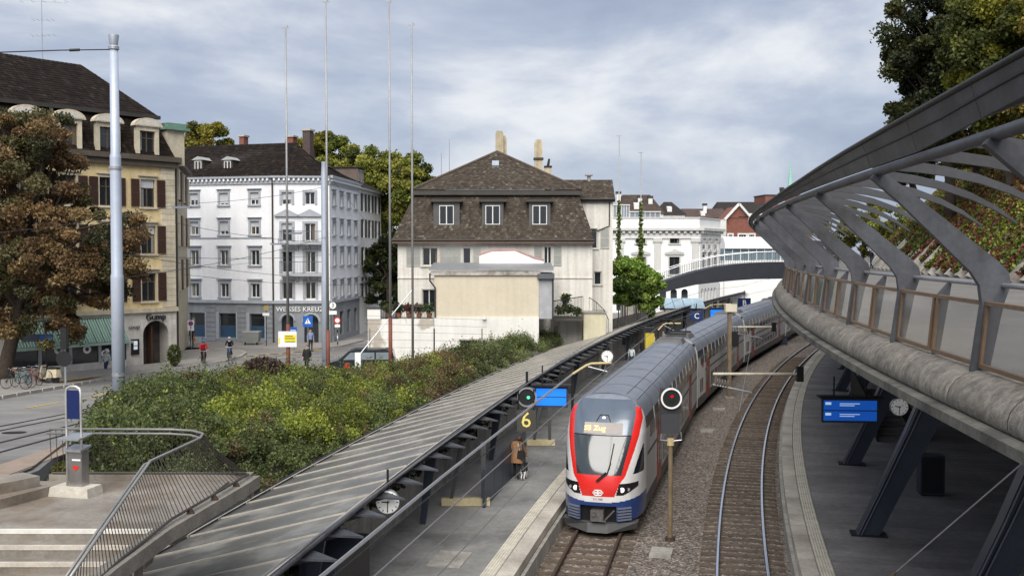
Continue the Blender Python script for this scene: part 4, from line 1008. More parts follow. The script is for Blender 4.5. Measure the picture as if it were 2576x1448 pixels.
# chamfered corner with balconies
LC = 4.92
cc_ = [FC.at(u, 600)[0] for u in (722, 780)]
opc = [(x - .42, x + .42, *RZ[0]) for x in cc_] + [(x - .45, x + .45, FC.at(780, vb)[1], FC.at(780, va)[1]) for x in cc_ for va, vb in ((562, 606), (632, 685), (709, 752))]
wc_ = sub(FC, wall_mesh(0, LC, zg, ze, opc), 'corner_wall', WHT)
for i, o_ in enumerate(opc):
    window(wc_, *o_, .14, 1, 0, blind=.6 if i == 0 else (.35 if i == 2 else 0)); surround(wc_, *o_, GRYT, .2, .07, 0, 0)
    if i in (2, 5):
        xm = (o_[0] + o_[1]) / 2; z = o_[3] + .75; b = MB(); b.prism([(xm - 1.0, -.2, z), (xm + 1.0, -.2, z), (xm, -.2, z + .5)], (0, .22, 0)); b.box(xm - 1.05, xm + 1.05, -.24, .02, z - .15, z - .002); b.build('pediment', GRYT, wc_)
for (va, vb) in ((582, 607), (658, 686)):
    zf = FC.at(780, vb)[1] - .08; zt2 = FC.at(780, va)[1]; x0, x1 = FC.at(702, 600, -1.0)[0], FC.at(812, 600, -1.0)[0]
    b = MB(); b.box(x0, x1, -1.0, .02, zf - .2, zf); bal = b.build('balcony_slab', GRYT, wc_)
    for xx in np.linspace(x0 + .4, x1 - .4, 4): b = MB(); b.prism([(xx - .12, -.75, zf - .2), (xx - .12, .0, zf - .2), (xx - .12, .0, zf - .75)], (.24, 0, 0)); b.build('balcony_bracket', GRYT, bal)
    b = MB(); b.beam((x0, -.97, zt2), (x1, -.97, zt2), .05, .05); b.beam((x0, -.97, zf + .08), (x1, -.97, zf + .08), .04, .04)
    for xx in np.linspace(x0, x1, 30): b.beam((xx, -.97, zf), (xx, -.97, zt2), .02, .02)
    for s_ in (x0, x1): b.beam((s_, -.97, zt2), (s_, 0, zt2), .05, .05)
    b.build('balcony_railing', mat('railing_grey', (.09, .095, .105), .5), bal)
gx2 = [(FC.at(a, 820)[0], FC.at(b_, 820)[0], z) for a, b_, z in ((708, 738, .9), (765, 801, .02))]; zt3 = FC.at(780, 792)[1]
wg2 = sub(FC, wall_mesh(0, LC, -.3, zg, [(a, b_, z, zt3) for a, b_, z in gx2], rev=.35), 'corner_ground_floor', GRYB)
for a, b_, z in gx2:
    arch_plug(wg2, a, b_, zt3, GRYT, .001); bq = MB(); bq.quad((a, .3, z), (b_, .3, z), (b_, .3, zt3), (a, .3, zt3)); bq.build('doorway_glass', WGL, wg2)
    r_ = (b_ - a) / 2; bq = MB(); bq.tube([((a + b_) / 2 + (r_ + .12) * math.cos(t_), -.02, zt3 - r_ + (r_ + .12) * math.sin(t_)) for t_ in np.linspace(0, math.pi, 12)], .09, 6); bq.build('arch_moulding', GRYT, wg2)
b = MB(); b.box(-.02, LC, -.2, .05, zg - .11, zg + .15); b.build('string_course', GRYT, wc_)
xs_, zs_ = FC.at(754, 778, -.1); put('hotel_lettering', text_mesh('WEISSES KREUZ', .58, WHITE, .03), wg2, (xs_, -.10, zs_), (R(90), 0, 0))
b = MB(); b.tube([(.05, -.1, 0), (.05, -.1, ze)], .07, 8); b.build('downpipe', GUT, wc_)
# long side towards the lane
LR = 10.2
wr_ = [FR.at(u, 600)[0] for u in (838, 855, 874, 892)]; wr_ = [1.3, 3.8, 6.3, 8.8]
wside = sub(FR, wall_mesh(0, LR, zg, ze, [(x - .45, x + .45, zb, zt) for x in wr_ for zb, zt in RZ]), 'side_wall', WHT)
fill(FR, wside, wr_, .9, lambda i, r: random.choice([0, 0, .3]))
sgz = [(x - .6, x + .6, .5, zg - 1.0) for x in wr_]
wsg = sub(FR, wall_mesh(0, LR, -.3, zg, sgz, rev=.3), 'side_ground_floor', GRYB)
for o_ in sgz: window(wsg, *o_, .2, 1, 1, fm=mat('frame_dark'))
b = MB(); b.box(0, LR, -.18, .05, zg - .1, zg + .14); b.build('string_course', GRYT, wside)
for F_, ln, par in ((FM, (XL2, 0.1), wm), (FC, (-.05, LC + .05), wc_), (FR, (-.1, LR), wside)):
    b = MB(); b.box(ln[0], ln[1], -.35, .06, ze - .12, ze + .12); b.build('cornice', GRYT, par)
    b = MB(); b.box(ln[0], ln[1], -.12, .05, ze - .62, ze - .12); b.build('frieze', GRYT, par)
    x = ln[0] + .2
    while x < ln[1] - .15: b = MB(); b.box(x, x + .16, -.30, .05, ze - .36, ze - .125); b.build('modillion', WHT, par); x += .42
TD = mat('dark_tile', (.022, .017, .015), .8, var=.3, scale=1.6, bump=.5, bscale=14)
zrg = 18.9 - 1.05
A, C1, C2, C3 = lh(FM, XL2, -.4, ze + .1), lh(FM, 0, -.42, ze + .1), lh(FC, LC, -.42, ze + .1), lh(FR, LR, -.4, ze + .1)
RA, R1, R3 = lh(FM, XL2, 5.2, zrg), lh(FM, -.2, 5.0, zrg), lh(FR, LR, 5.2, zrg - .9)
b = MB(); b.quad(A, C1, R1, RA); b.poly([C1, C2, R1]); b.quad(C2, C3, R3, R1); b.poly([RA, R1, R3, lh(FR, LR, 12, ze), lh(FM, XL2, 12, ze)]); b.build('roof', TD, hotel)
tiles(hotel, A, C1, RA, R1, TILE, .30, .34, DARKT); tiles(hotel, C1, C2, R1, R1 + Vector((.02, 0, 0)), TILE, .30, .34, DARKT); tiles(hotel, C2, C3, R1, R3, TILE, .32, .36, DARKT)
for u in (500, 574):
    x, z0_ = FM.at(u, 434, 1.0); zt = FM.at(u, 403, 1.0)[1]; dormer_box(hotel, x - .48, x + .48, z0_, zt, .9, 4.0, mat('dormer_dark', (.05, .045, .04), .8), mat('dormer_zinc', (.42, .43, .42), .5, .3), gable=.32)
for (F_, u, v) in ((FM, 655, 415), (FC, 772, 418)):
    x, z = F_.at(u, v, 1.9); q = [lh(F_, x + a, 1.9 + y_, z + z_) for a, y_, z_ in ((-.55, -.5, -.32), (.55, -.5, -.32), (.55, .5, .36), (-.55, .5, .36))]; b = MB(); b.hexa(q + [p_ + Vector((0, 0, .14)) for p_ in q]); b.build('skylight', mat('skylight_glass'), hotel)
BRK = mat('brick_red', (.20, .085, .06), .85, var=.2, scale=5)
for (u, v0, v1, wpx, m) in ((613, 374, 345, 13, BRK), (775, 380, 330, 20, mat('brick_dark', (.085, .06, .055), .9, var=.2, scale=5)), (733, 372, 346, 20, BRK)):
    pa, pb = ony(u, v0, 93), ony(u, v1, 93); w = wpx * 93 / FPX / 2; q = lh(FM, 0, 0, 0) + Vector(((pa - FM.o).dot(FM.d), (pa - FM.o).dot(FM.n), 0)); b = MB(); b.box(q.x - w, q.x + w, q.y - .4, q.y + .4, pa.z - 1.05 - 2, pb.z - 1.05); ch = b.build('chimney', m, hotel); b = MB(); b.box(q.x - w - .1, q.x + w + .1, q.y - .5, q.y + .5, pb.z - 1.05 - .002, pb.z - 1.05 + .15); b.build('chimney_cap', CONCL, ch)
# ------------------------------------------------------------------ white house with dark shutters further down the lane
p = FR.w(10.25, 0, 0); FN = Fac(p.x, p.y, .096, .995)
nb = thing('white_shuttered_house', 'white four-storey house with tall dark shutters beside the corner building', 'house', FN.o, FN.rz)
SHK = mat('dark_shutter', (.035, .038, .042), .6, rnd=.1); WH2 = mat('white_render', (.70, .70, .68), .8, var=.05, streak=.08)
zt_n = FN.at(930, 492)[1] - .0; opn = []
for xc in (1.7, 4.6, 7.5):
    for (va, vb) in ((491, 534), (554, 598), (622, 666), (695, 741)): opn.append((xc - .5, xc + .5, FN.at(930, vb)[1], FN.at(930, va)[1]))
wall_mesh(0, 9.4, -.3, zt_n + .4, opn).build('wall', WH2, nb)
b = MB(); b.quad((9.4, 0, -.3), (9.4, 10, -.3), (9.4, 10, zt_n + .4), (9.4, 0, zt_n + .4)); b.build('gable_wall', WH2, nb)
for o_ in opn:
    window(nb, *o_, .14, 1); shutter(nb, o_[0] - .56, o_[0] - .04, o_[2], o_[3], SHK, -.10); shutter(nb, o_[1] + .04, o_[1] + .56, o_[2], o_[3], SHK, -.10)
b = MB(); b.box(-.02, 9.7, -.35, .1, zt_n + .4, zt_n + .6); b.build('eave', WH2, nb)
b = MB(); b.box(-.02, 9.5, -.12, .02, 4.9, 5.1); b.build('string_course', GRYT, nb)
b = MB(); b.quad((-.2, -.45, zt_n + .6), (9.8, -.45, zt_n + .6), (8.0, 5, zt_n + 3.3), (-.2, 5, zt_n + 3.8)); b.poly([(9.8, -.45, zt_n + .6), (9.8, 10, zt_n + .6), (8.0, 5, zt_n + 3.3)]); b.build('roof', TD, nb)
dormer_box(nb, 2.0, 4.4, zt_n + 1.0, zt_n + 2.6, .6, 4.0, mat('dormer_brown', (.13, .10, .085), .8), TD, gable=0)
# ================================================================== beige mansard house above the platform
BEI = mat('beige_render', (.70, .68, .625), .85, var=.10, scale=.5, bump=.15, streak=.22, col2=(.60, .57, .51), c2scale=.5)
BEI2 = mat('cream_render', (.60, .54, .42), .85, var=.06, scale=.6, streak=.08)
WHW = mat('whitewash', (.74, .73, .69), .85, var=.06, scale=.6, streak=.10, bump=.15)
SHG = mat('pale_shutter', (.42, .43, .40), .6, var=.08, rnd=.08)
DGR = mat('dormer_grey', (.085, .085, .085), .7, var=.1)
PINK = mat('pink_coping', (.33, .20, .19), .8, var=.15)
HY = 78.0
FH = Fac(ony(1000, 632, HY).x, HY, 1, 0)
house = thing('beige_mansard_house', 'weathered beige house with brown tiled mansard roof and three grey dormers', 'house', FH.o, 0)
at = lambda u, v, dy=0.: FH.at(u, v, dy)
xe = at(1490, 600)[0]; zw = at(1200, 612)[1]
oph = []
for (u0, u1, v0, v1) in ((1062, 1101, 623, 668), (1164, 1184, 623, 668), (1368, 1387, 620, 666), (1062, 1096, 728, 775), (1412, 1430, 740, 778)):
    xa, zt = at(u0, v0); xb, zb = at(u1, v1); oph.append((xa, xb, zb, zt))
wall_mesh(0, xe, -1, zw, oph).build('wall', BEI, house)
b = MB(); b.quad((xe, 0, -1), (xe, 9, -1), (xe, 9, zw), (xe, 0, zw)); b.quad((0, 9, -1), (0, 0, -1), (0, 0, zw), (0, 9, zw)); b.build('side_wall', BEI, house)
for i, o_ in enumerate(oph):
    window(house, *o_, .12, 1 if i in (0, 2, 3) else 0); surround(house, *o_, STONEW, .12, .04, .1, 0)
    if i < 3:
        w = .62
        for (xa, xb) in ((o_[0] - .16 - w, o_[0] - .16), (o_[1] + .16, o_[1] + .16 + w)) if i != 0 else ((o_[0] - .16 - 1.1, o_[0] - .16), (o_[1] + .16, o_[1] + .16 + 1.1)): shutter(house, xa, xb, o_[2] - .05, o_[3] + .05, SHG, -.06)
b = MB(); zz_ = at(1200, 700)[1]; b.box(-.02, xe + .02, -.07, .05, zz_, zz_ + .09); b.build('string_course', BEI, house)
ex0, ex1 = at(985, 598, -.5)[0], at(1494, 598, -.5)[0]; zl = at(1200, 603, -.5)[1]; ux0, ux1 = at(1042, 487, .9)[0], at(1455, 487, .9)[0]; zu = at(1200, 490, .9)[1]
b = MB(); b.box(ex0, ex1, -.55, .1, zl - .28, zl - .02); b.build('eave_board', mat('eave_brown', (.16, .11, .085), .8, var=.15), house); b = MB(); b.tube([(ex0, -.6, zl - .02), (ex1, -.6, zl - .02)], .08, 8); b.build('gutter', GUT, house)
low = [Vector((ex0, -.5, zl)), Vector((ex1, -.5, zl)), Vector((ux1, .9, zu)), Vector((ux0, .9, zu))]
UND = mat('roof_underlay', (.05, .04, .032), .9)
b = MB(); b.quad(*low); b.quad(low[1], (ex1, 9.5, zl), (ux1, 8.1, zu), low[2]); b.quad((ex0, 9.5, zl), low[0], low[3], (ux0, 8.1, zu)); b.build('mansard_slope', UND, house)
dorm = [(1090, 1156, 505, 566), (1212, 1266, 505, 566), (1330, 1384, 505, 566)]
drect = [(at(a, 540)[0], at(b_, 540)[0]) for a, b_, _, _ in dorm]; dz0 = at(1200, 567)[1]
sk = lambda p: any(a - .05 < p.x < b_ + .05 for a, b_ in drect) and p.z > dz0
tiles(house, low[0], low[1], low[3], low[2], TILE, .20, .19, BROWNT, sk)
tiles(house, low[1], (ex1, 9.5, zl), low[2], (ux1, 8.1, zu), TILE, .26, .24, BROWNT)
zk = zu + .02
b = MB(); b.box(ux0 - .25, ux1 + .3, .55, 1.0, zk - .05, zk + .33); b.build('roof_kerb', mat('kerb_dark', (.06, .055, .05), .8), house)
ax, az = at(1250, 383, 4.6); cx0, cx1 = at(1036, 487, .7)[0], at(1462, 487, .7)[0]; zb_ = zk + .34
fr, bk, apx = .5, 8.7, (ax, 4.6, az); apx2 = (ax + 1.2, 4.9, az)
b = MB(); b.poly([(cx0, fr, zb_), (cx1, fr, zb_), apx]); b.poly([(cx1, fr, zb_), (cx1, bk, zb_), apx]); b.poly([(cx0, bk, zb_), (cx0, fr, zb_), apx]); b.build('roof', UND, house)
tiles(house, (cx0, fr, zb_), (cx1, fr, zb_), Vector(apx) - Vector((.1, 0, 0)), Vector(apx) + Vector((.1, 0, 0)), TILE, .20, .19, BROWNT)
tiles(house, (cx1, fr, zb_), (cx1, bk, zb_), Vector(apx) - Vector((0, .1, 0)), Vector(apx) + Vector((0, .1, 0)), TILE, .26, .24, BROWNT)
tiles(house, (cx0, bk, zb_), (cx0, fr, zb_), Vector(apx) + Vector((0, .1, 0)), Vector(apx) - Vector((0, .1, 0)), TILE, .26, .24, BROWNT)
for a_, b_ in (((cx0, fr, zb_), apx), ((cx1, fr, zb_), apx)):
    b = MB(); b.tube([Vector(a_) + Vector((0, 0, .05)), Vector(b_) + Vector((0, 0, .05))], .11, 7); b.build('hip_ridge', mat('ridge_tile', (.085, .065, .05), .85, var=.3, scale=4), house)
for (xa, xb), (u0, u1, v0, v1) in zip(drect, dorm):
    z0_, z1_ = dz0, at(1200, 508)[1]; b = MB(); b.box(xa, xb, -.05, 1.2, z0_, z1_); d = b.build('dormer', DGR, house); b = MB(); b.box(xa - .25, xb + .25, -.3, 1.3, z1_, z1_ + .16); b.build('dormer_roof', mat('kerb_dark'), d)
    w = 1.14; xc = (xa + xb) / 2 if u0 != 1090 else at(1123, 540)[0]; a_, p_ = win_mesh(w, 1.5); put('window', a_, d, (xc - w / 2, -.12, z0_ + .06)); put('pane', p_, d, (xc - w / 2, -.12, z0_ + .06))
x, z = at(1246, 412, 3.2); b = MB(); b.hexa([(x - .28, 2.9, z - .3), (x + .28, 2.9, z - .3), (x + .28, 3.5, z + .12), (x - .28, 3.5, z + .12)] + [(x - .28, 2.8, z - .15), (x + .28, 2.8, z - .15), (x + .28, 3.4, z + .27), (x - .28, 3.4, z + .27)]); b.build('skylight', mat('skylight_glass'), house)
CHM = mat('chimney_cream', (.50, .43, .30), .9, var=.2, scale=1.5, streak=.35)
for (u0, u1, v0, v1, dy, tw_) in ((1246, 1266, 390, 334, 6.0, .0), (1264, 1274, 400, 346, 6.6, 0), (1344, 1364, 430, 356, 5.0, 1), (1370, 1386, 445, 418, 4.6, 2)):
    xa, zb = at(u0, v0, dy); xb, zt = at(u1, v1, dy); b = MB(); b.box(xa, xb, dy - .35, dy + .35, zb - 1.5, zt - .12); ch = b.build('chimney', CHM, house)
    b = MB(); 
    if tw_ == 2: b.box(xa - .06, xb + .06, dy - .42, dy + .42, zt - .12, zt); b.cyl(((xa + xb) / 2, dy, zt), ((xa + xb) / 2 + .1, dy, zt + .6), .12, .08); b.build('chimney_cowl', STEELB, ch)
    else: b.prism([(xa, dy - .35, zt - .12), (xb, dy - .35, zt - .12), (xb - .1, dy - .35, zt + .12), (xa + .1, dy - .35, zt + .12)], (0, .7, 0)); b.build('chimney_top', CHM, ch)
    if tw_ == 1: b = MB(); zc_ = at(1350, 400, dy)[1]; b.box(xa - .08, xb + .08, dy - .45, dy + .45, zc_ - .08, zc_ + .08); b.build('chimney_collar', GUT, ch)
# rear wing on the right of the house
FWG = Fac(ony(1462, 632, 80).x, 80, 1, 0); wx = FWG.at(1541, 600)[0]; wz = FWG.at(1500, 506)[1]
wing = thing('house_wing', 'narrow pale side wing with brown tiled roof right of the mansard house', 'house', FWG.o, 0)
opw = []
for (u0, u1, v0, v1) in ((1486, 1502, 575, 625), (1494, 1512, 683, 716)): xa, zt = FWG.at(u0, v0); xb, zb = FWG.at(u1, v1); opw.append((xa, xb, zb, zt))
wall_mesh(0, wx, -1.2, wz, opw).build('wall', BEI, wing); b = MB(); b.quad((wx, 0, -1.2), (wx, 8, -1.2), (wx, 8, wz), (wx, 0, wz)); b.build('side_wall', BEI, wing)
for o_ in opw: window(wing, *o_, .12, 0); surround(wing, *o_, STONEW, .08, .03, .08, 0)
shutter(wing, opw[0][1] + .25, opw[0][1] + .95, opw[0][2], opw[0][3], SHG, -.06)
xa, zb = FWG.at(1395, 500, -.3); xb, zt = FWG.at(1547, 500, -.3); z2 = FWG.at(1500, 453, 1.8)[1]
b = MB(); b.quad((xa, -.3, zb), (xb, -.3, zb), (xb, 1.9, z2), (xa, 1.9, z2)); b.quad((xb, -.3, zb), (xb, 4, zb), (xb, 1.9, z2), (xb, 1.9, z2 - .01)); b.build('roof', UND, wing)
tiles(wing, (xa, -.32, zb), (xb, -.32, zb), (xa, 1.9, z2), (xb, 1.9, z2), TILE, .2, .19, BROWNT)
b = MB(); b.tube([(xa, -.38, zb - .03), (xb, -.38, zb - .03)], .07, 8); b.build('gutter', GUT, wing); b = MB(); b.box(xa, xb, -.25, .1, zb - .25, zb - .04); b.build('eave_board', mat('kerb_dark'), wing)
b = MB(); x = FWG.at(1532, 600)[0]; x2 = FWG.at(1478, 590)[0]; b.tube([(x, -.1, wz), (x, -.1, FWG.at(1500, 568)[1]), (x2, -.1, FWG.at(1500, 590)[1])], .05, 6); b.build('downpipe', GUT, wing)
b = MB(); x = FWG.at(1481, 450, 1.9)[0]; b.cyl((x, 1.9, z2 - .2), (x, 1.9, z2 + .35), .16, .14); b.box(x - .3, x + .3, 1.6, 2.2, z2 + .35, z2 + .45); b.build('vent', CONC, wing)
# low annex with blind cream wall, and the whitewashed garden wall
AY = 72.5; FA = Fac(ony(1092, 632, AY).x, AY, 1, 0)
annex = thing('blind_annex', 'flat-roofed annex with a blank cream wall above a whitewashed base', 'building', FA.o, 0)
ta = lambda u, v, dy=0.: FA.at(u, v, dy)
x1 = ta(1355, 700)[0]; zt = ta(1200, 692)[1]; zm_ = ta(1200, 798)[1]
b = MB(); b.quad((0, 0, zm_), (x1, 0, zm_), (x1, 0, zt), (0, 0, zt)); b.build('blank_wall', BEI2, annex)
b = MB(); b.box(-.0, x1 + .0, -.12, .0, -1.0, zm_); b.build('white_base', WHW, annex)
x2 = ta(1388, 700, .5)[0]; b = MB(); b.box(x1 + .004, x2, .05, 4.5, zm_ - .1, zt); b.build('grey_return', mat('grey_blue_return', (.38, .39, .41), .85, var=.12, streak=.2), annex)  # return toned greyer and darker than the cream front
b = MB(); b.box(-.25, x1 + .1, -.15, .3, zt, ta(1200, 682)[1]); b.build('coping', mat('stained_coping', (.43, .40, .37), .9, var=.3, scale=2.5, col2=(.16, .14, .12), c2scale=1.3), annex)
zr2 = ta(1200, 676)[1]; b = MB(); b.hexa([(-.4, -.25, zr2 - .1), (x2 + .1, -.25, zr2 - .1), (x2 + .1, 4.6, zr2 + .3), (-.4, 4.6, zr2 + .3), (-.4, -.25, zr2), (x2 + .1, -.25, zr2), (x2 + .1, 4.6, zr2 + .4), (-.4, 4.6, zr2 + .4)]); b.build('flat_roof', mat('zinc', (.30, .31, .32), .5, .4), annex)
b = MB(); b.box(x1 - .1, x2 + .15, -.25, 4.4, zt - .25, zt + .12); b.build('corner_cornice', mat('cornice_grey', (.10, .105, .12), .7), annex)
b = MB(); b.tube([(-.3, -.3, zt + .15), (-.3, -.3, zt - .4), (.06, -.1, zt - .9), (.06, -.1, zm_)], .06, 7); b.build('downpipe', GUT, annex)
b = MB(); b.tube([(x2 + .05, -.05, zt), (x2 + .05, -.05, zm_ - 1)], .06, 7); b.build('downpipe', GUT, annex)
b = MB(); xl, zl_2 = ta(1218, 797); b.cyl((xl, -.12, zl_2), (xl, -.4, zl_2 - .02), .10, .14); b.build('wall_lamp', WHITE, annex)
xa, za = ta(1158, 866); xb, zb2 = ta(1219, 855); b = MB(); b.box(xa, xb, -.2, -.08, za - 1.5, zb2); b.build('cellar_window', WGL, annex)
b = MB(); b.box(xa - .1, xb + .1, -.3, -.1, zb2, zb2 + .1); b.build('cellar_lintel', CONC, annex)
# gable with pink coping behind the annex roof
FG = Fac(ony(1205, 632, 76.5).x, 76.5, 1, 0); tg = lambda u, v: FG.at(u, v)
pr_ = [tg(1205, 672), tg(1205, 643), tg(1238, 632), tg(1295, 631), tg(1345, 652), tg(1368, 657), tg(1368, 672)]
gb = thing('party_wall_gable', 'white party wall with sloping pink coping rising behind the annex roof', 'wall', FG.o, 0)
b = MB(); b.prism([(x, 0, z) for x, z in pr_] , (0, .3, 0)); b.build('wall', WHW, gb)
b = MB(); b.tube([(x, .15, z + .06) for x, z in pr_[1:6]], .13, 6); b.build('coping', PINK, gb)
gw_ = thing('garden_wall', 'whitewashed garden wall with corner pillar and grey stain left of the annex', 'wall', (ta(925, 800)[0] + FA.o.x, AY - .1, 1.05), 0)
w0 = ta(1092, 800)[0] - ta(925, 800)[0] - .02; zp, zq_ = ta(940, 776)[1], ta(1000, 802)[1]; pw = ta(957, 800)[0] - ta(925, 800)[0]
b = MB(); b.box(0, w0, 0, .35, -1.0, zq_); b.build('wall', mat('whitewash_stained', (.72, .71, .67), .85, var=.07, scale=.5, streak=.1, col2=(.42, .385, .33), c2scale=.33, c2lo=.56, c2hi=.6), gw_)
b = MB(); b.box(-.02, pw, -.04, .6, zq_, zp); b.build('pillar', WHW, gw_); b = MB(); b.box(-.1, pw + .05, -.1, .7, zp, zp + .06); b.build('pillar_cap', GUT, gw_)
b = MB(); b.quad((0, .0, -1), (0, 6, -1), (0, 6, zq_), (0, 0, zq_)); b.build('return_wall', WHW, gw_)
rl = thing('terrace_railing', 'dark iron terrace railing with flower boxes on the garden wall', 'railing', (FA.o.x + ta(957, 800)[0] + .05, AY + .1, 1.05 + zq_), 0)
wl_ = -ta(957, 800)[0] - .15; b = MB(); b.beam((0, 0, .08), (wl_, 0, .08), .05, .06); b.beam((0, 0, 1.0), (wl_, 0, 1.0), .05, .05)
for x in np.linspace(0, wl_, 26): b.beam((x, 0, 0), (x, 0, 1.0), .02, .02)
b.build('bars', STEELB, rl)
for i in range(5):
    px_ = FA.o.x + ta(957, 800)[0] + .5 + i * .75; pz = 1.05 + zq_
    pt = thing('potted_plant', ['small terracotta pot with yellow-green plant on the terrace', 'small pot with dark bushy plant behind the railing', 'small terracotta pot with reddish plant on the terrace', 'small pot with pale trailing plant on the terrace', 'small pot with bright green plant beside the cream wall'][i], 'plant', (px_, AY + .8, pz), 0, 'potted plants on the terrace')
    b = MB(); b.cyl((0, 0, 0), (0, 0, .4), .16, .22, 10); b.build('pot', mat('terracotta', (.30, .13, .07), .8), pt)
    q, ix = clump_points([(0, 0, .75)], [.5], 260, .3); put('foliage', leaf_mesh('pot_leaves', q, RNG.uniform(.08, .16, 260), pick_cols(260, [[(.12, .13, .03, 1)], [(.03, .05, .02, 1)], [(.14, .05, .03, 1)], [(.13, .12, .07, 1)], [(.06, .12, .03, 1)]][i]), LEAF), pt)
# stair block and balcony right of the annex
sb = thing('garden_stair_block', 'cream rendered stair landing with curved iron rail beside the house', 'steps', (ony(1468, 632, 76).x, 76, 1.05), 0); FSB = Fac(ony(1468, 632, 76).x, 76, 1, 0)
xw, zt4 = FSB.at(1523, 787); b = MB(); b.box(0, xw, 0, 3, -1.3, zt4); b.build('block', mat('cream_block', (.60, .56, .40), .85, var=.08, streak=.15), sb); b = MB(); b.box(-.1, xw + .1, -.1, 3, zt4, zt4 + .1); b.build('cap', CONC, sb)
xr0, zr0 = FSB.at(1478, 748); b = MB(); rp = [(*FSB.at(1482, 748), 0), (*FSB.at(1500, 760), 0), (*FSB.at(1520, 780), 0), (*FSB.at(1531, 805), 0)]; rp = [(a_, .1, b_2) for a_, b_2, _ in rp]; b.tube(rp, .03, 6)
for (x, _, z) in rp: b.beam((x, .1, z), (x, .1, z - 1.0), .03, .03)
for i in range(12): t_ = i / 11; x = rp[0][0] + (rp[-1][0] - rp[0][0]) * t_; z = float(np.interp(x, [r_[0] for r_ in rp], [r_[2] for r_ in rp])); b.beam((x, .1, z), (x, .1, z - .9), .015, .015)
b.build('curved_rail', STEELB, sb)
bc = thing('house_balcony', 'dark iron balcony with climbing greenery on the lower house wall', 'balcony', (ony(1391, 632, 75).x, 75, 1.05), 0); FB = Fac(ony(1391, 632, 75).x, 75, 1, 0)
xb_, zb4 = FB.at(1466, 800); _, zt5 = FB.at(1430, 757); b = MB(); b.box(0, xb_, 0, 2.9, zb4 - .2, zb4); b.build('slab', mat('slab_dark', (.07, .065, .06), .8), bc)
b = MB(); b.beam((0, 0, zt5), (xb_, 0, zt5 + .35), .06, .06)
for x in np.linspace(0, xb_, 22): b.beam((x, 0, zb4), (x, 0, zt5 + .35 * x / xb_), .025, .025)
b.build('railing', STEELB, bc)
q, ix = clump_points([(.6, .3, zb4 + .6), (1.2, .3, zb4 + .7), (1.8, .3, zb4 + .5), (1.0, .6, zb4 + 1.5)], [.5, .5, .45, .45], 220, .3); put('greenery', leaf_mesh('balcony_leaves', q, RNG.uniform(.08, .16, len(q)), pick_cols(len(q), [(.05, .08, .02, 2), (.10, .12, .03, 1)]), LEAF), bc)
# ================================================================== white palace with pilasters
PAL = mat('palace_white', (.80, .80, .79), .8, var=.04, scale=.4, streak=.05); PALT = mat('palace_trim', (.56, .56, .54), .8, var=.06, streak=.08)
PY = 130; p = ony(1757, 632, PY); FP2 = Fac(p.x, p.y, .472, .881); FP1 = Fac(p.x, p.y, 1, .02)
pal = thing('white_palace', 'bright white classical building with pilasters, heavy cornice and arcaded base', 'building', FP1.o, FP1.rz)
def palace_face(F, xa, xb, colpx, colw, name):
    q = F.o - FP1.o; zt = F.at(1757, 578)[1]; ztop = F.at(1757, 549)[1]
    ops = []
    for u in colpx:
        xc = F.at(u, 640)[0]
        for (va, vb, w) in ((588, 612, colw * .9), (646, 690, colw)): ops.append((xc - w / 2, xc + w / 2, F.at(1757, vb)[1], F.at(1757, va)[1]))
    zb_a = F.at(1757, 702)[1]
    arches = []; x = xa + 1.2
    while x + 1.3 < xb: arches.append((x, x + .85, .3, 3.1)); x += 1.42
    o = wall_mesh(xa, xb, -.6, zt, ops + arches, rev=.25).build('wall', PAL, pal); o.location = (q.dot(FP1.d), q.dot(FP1.n), 0); o.rotation_euler = (0, 0, F.rz - FP1.rz)
    for i, o_ in enumerate(ops):
        window(o, *o_, .2, 1, 0, fm=mat('frame_dark')); surround(o, *o_, PALT, .18, .07, .15, 0)
        if i % 2: xm = (o_[0] + o_[1]) / 2; z = o_[3] + .5; b = MB(); b.prism([(xm - colw * .95, -.25, z), (xm + colw * .95, -.25, z), (xm, -.25, z + .55)], (0, .27, 0)); b.box(xm - colw * .9, xm + colw * .9, -.2, .02, z - .2, z - .002); b.build('pediment', PALT, o)
    for a_ in arches:
        arch_plug(o, a_[0], a_[1], a_[3], PAL, .001); b = MB(); b.quad((a_[0], .24, a_[2]), (a_[1], .24, a_[2]), (a_[1], .24, a_[3]), (a_[0], .24, a_[3])); b.build('arch_glass', WGL, o)
    b = MB(); b.box(xa, xb, -.12, .05, zb_a - .1, zb_a + .25); b.build('string_course', PALT, o)
    b = MB(); b.box(xa, xb + .3, -.75, .05, zt - .1, zt + .25); b.build('cornice', PALT, o); b = MB(); b.box(xa, xb, -.2, .05, zt - 1.1, zt - .45); b.build('frieze', PAL, o)
    x = xa + .1
    while x < xb: b = MB(); b.box(x, x + .35, -.6, .05, zt - .45, zt - .105); b.build('modillion', PALT, o); x += .8
    b = MB(); b.box(xa, xb, -.1, .4, zt + .25, ztop); b.build('attic_wall', PAL, o); b = MB(); b.box(xa, xb + .1, -.2, .5, ztop, ztop + .15); b.build('attic_coping', PALT, o)
    return o, zt, zb_a
of, zt_p, zb_p = palace_face(FP1, FP1.at(1500, 640)[0], 0, (1611, 1696), 1.35, 'front'); oside, _, _ = palace_face(FP2, 0, 9.4, (), 1.1, 'side')
for par, xs_l in ((of, [FP1.at(u, 640)[0] for u in (1560, 1653, 1748)]), (oside, [.6, 3.1, 5.6, 8.8])):
    for x in xs_l:
        b = MB(); b.box(x - .42, x + .42, -.16, .02, zb_p + .6, zt_p - 1.6); pl_ = b.build('pilaster', PALT if par is of else PAL, par); b = MB(); b.box(x - .58, x + .58, -.26, .02, zt_p - 1.6, zt_p - 1.1); b.build('capital', PALT, pl_); b = MB(); b.box(x - .58, x + .58, -.26, .02, zb_p + .25, zb_p + .6); b.build('pilaster_base', PALT, pl_)
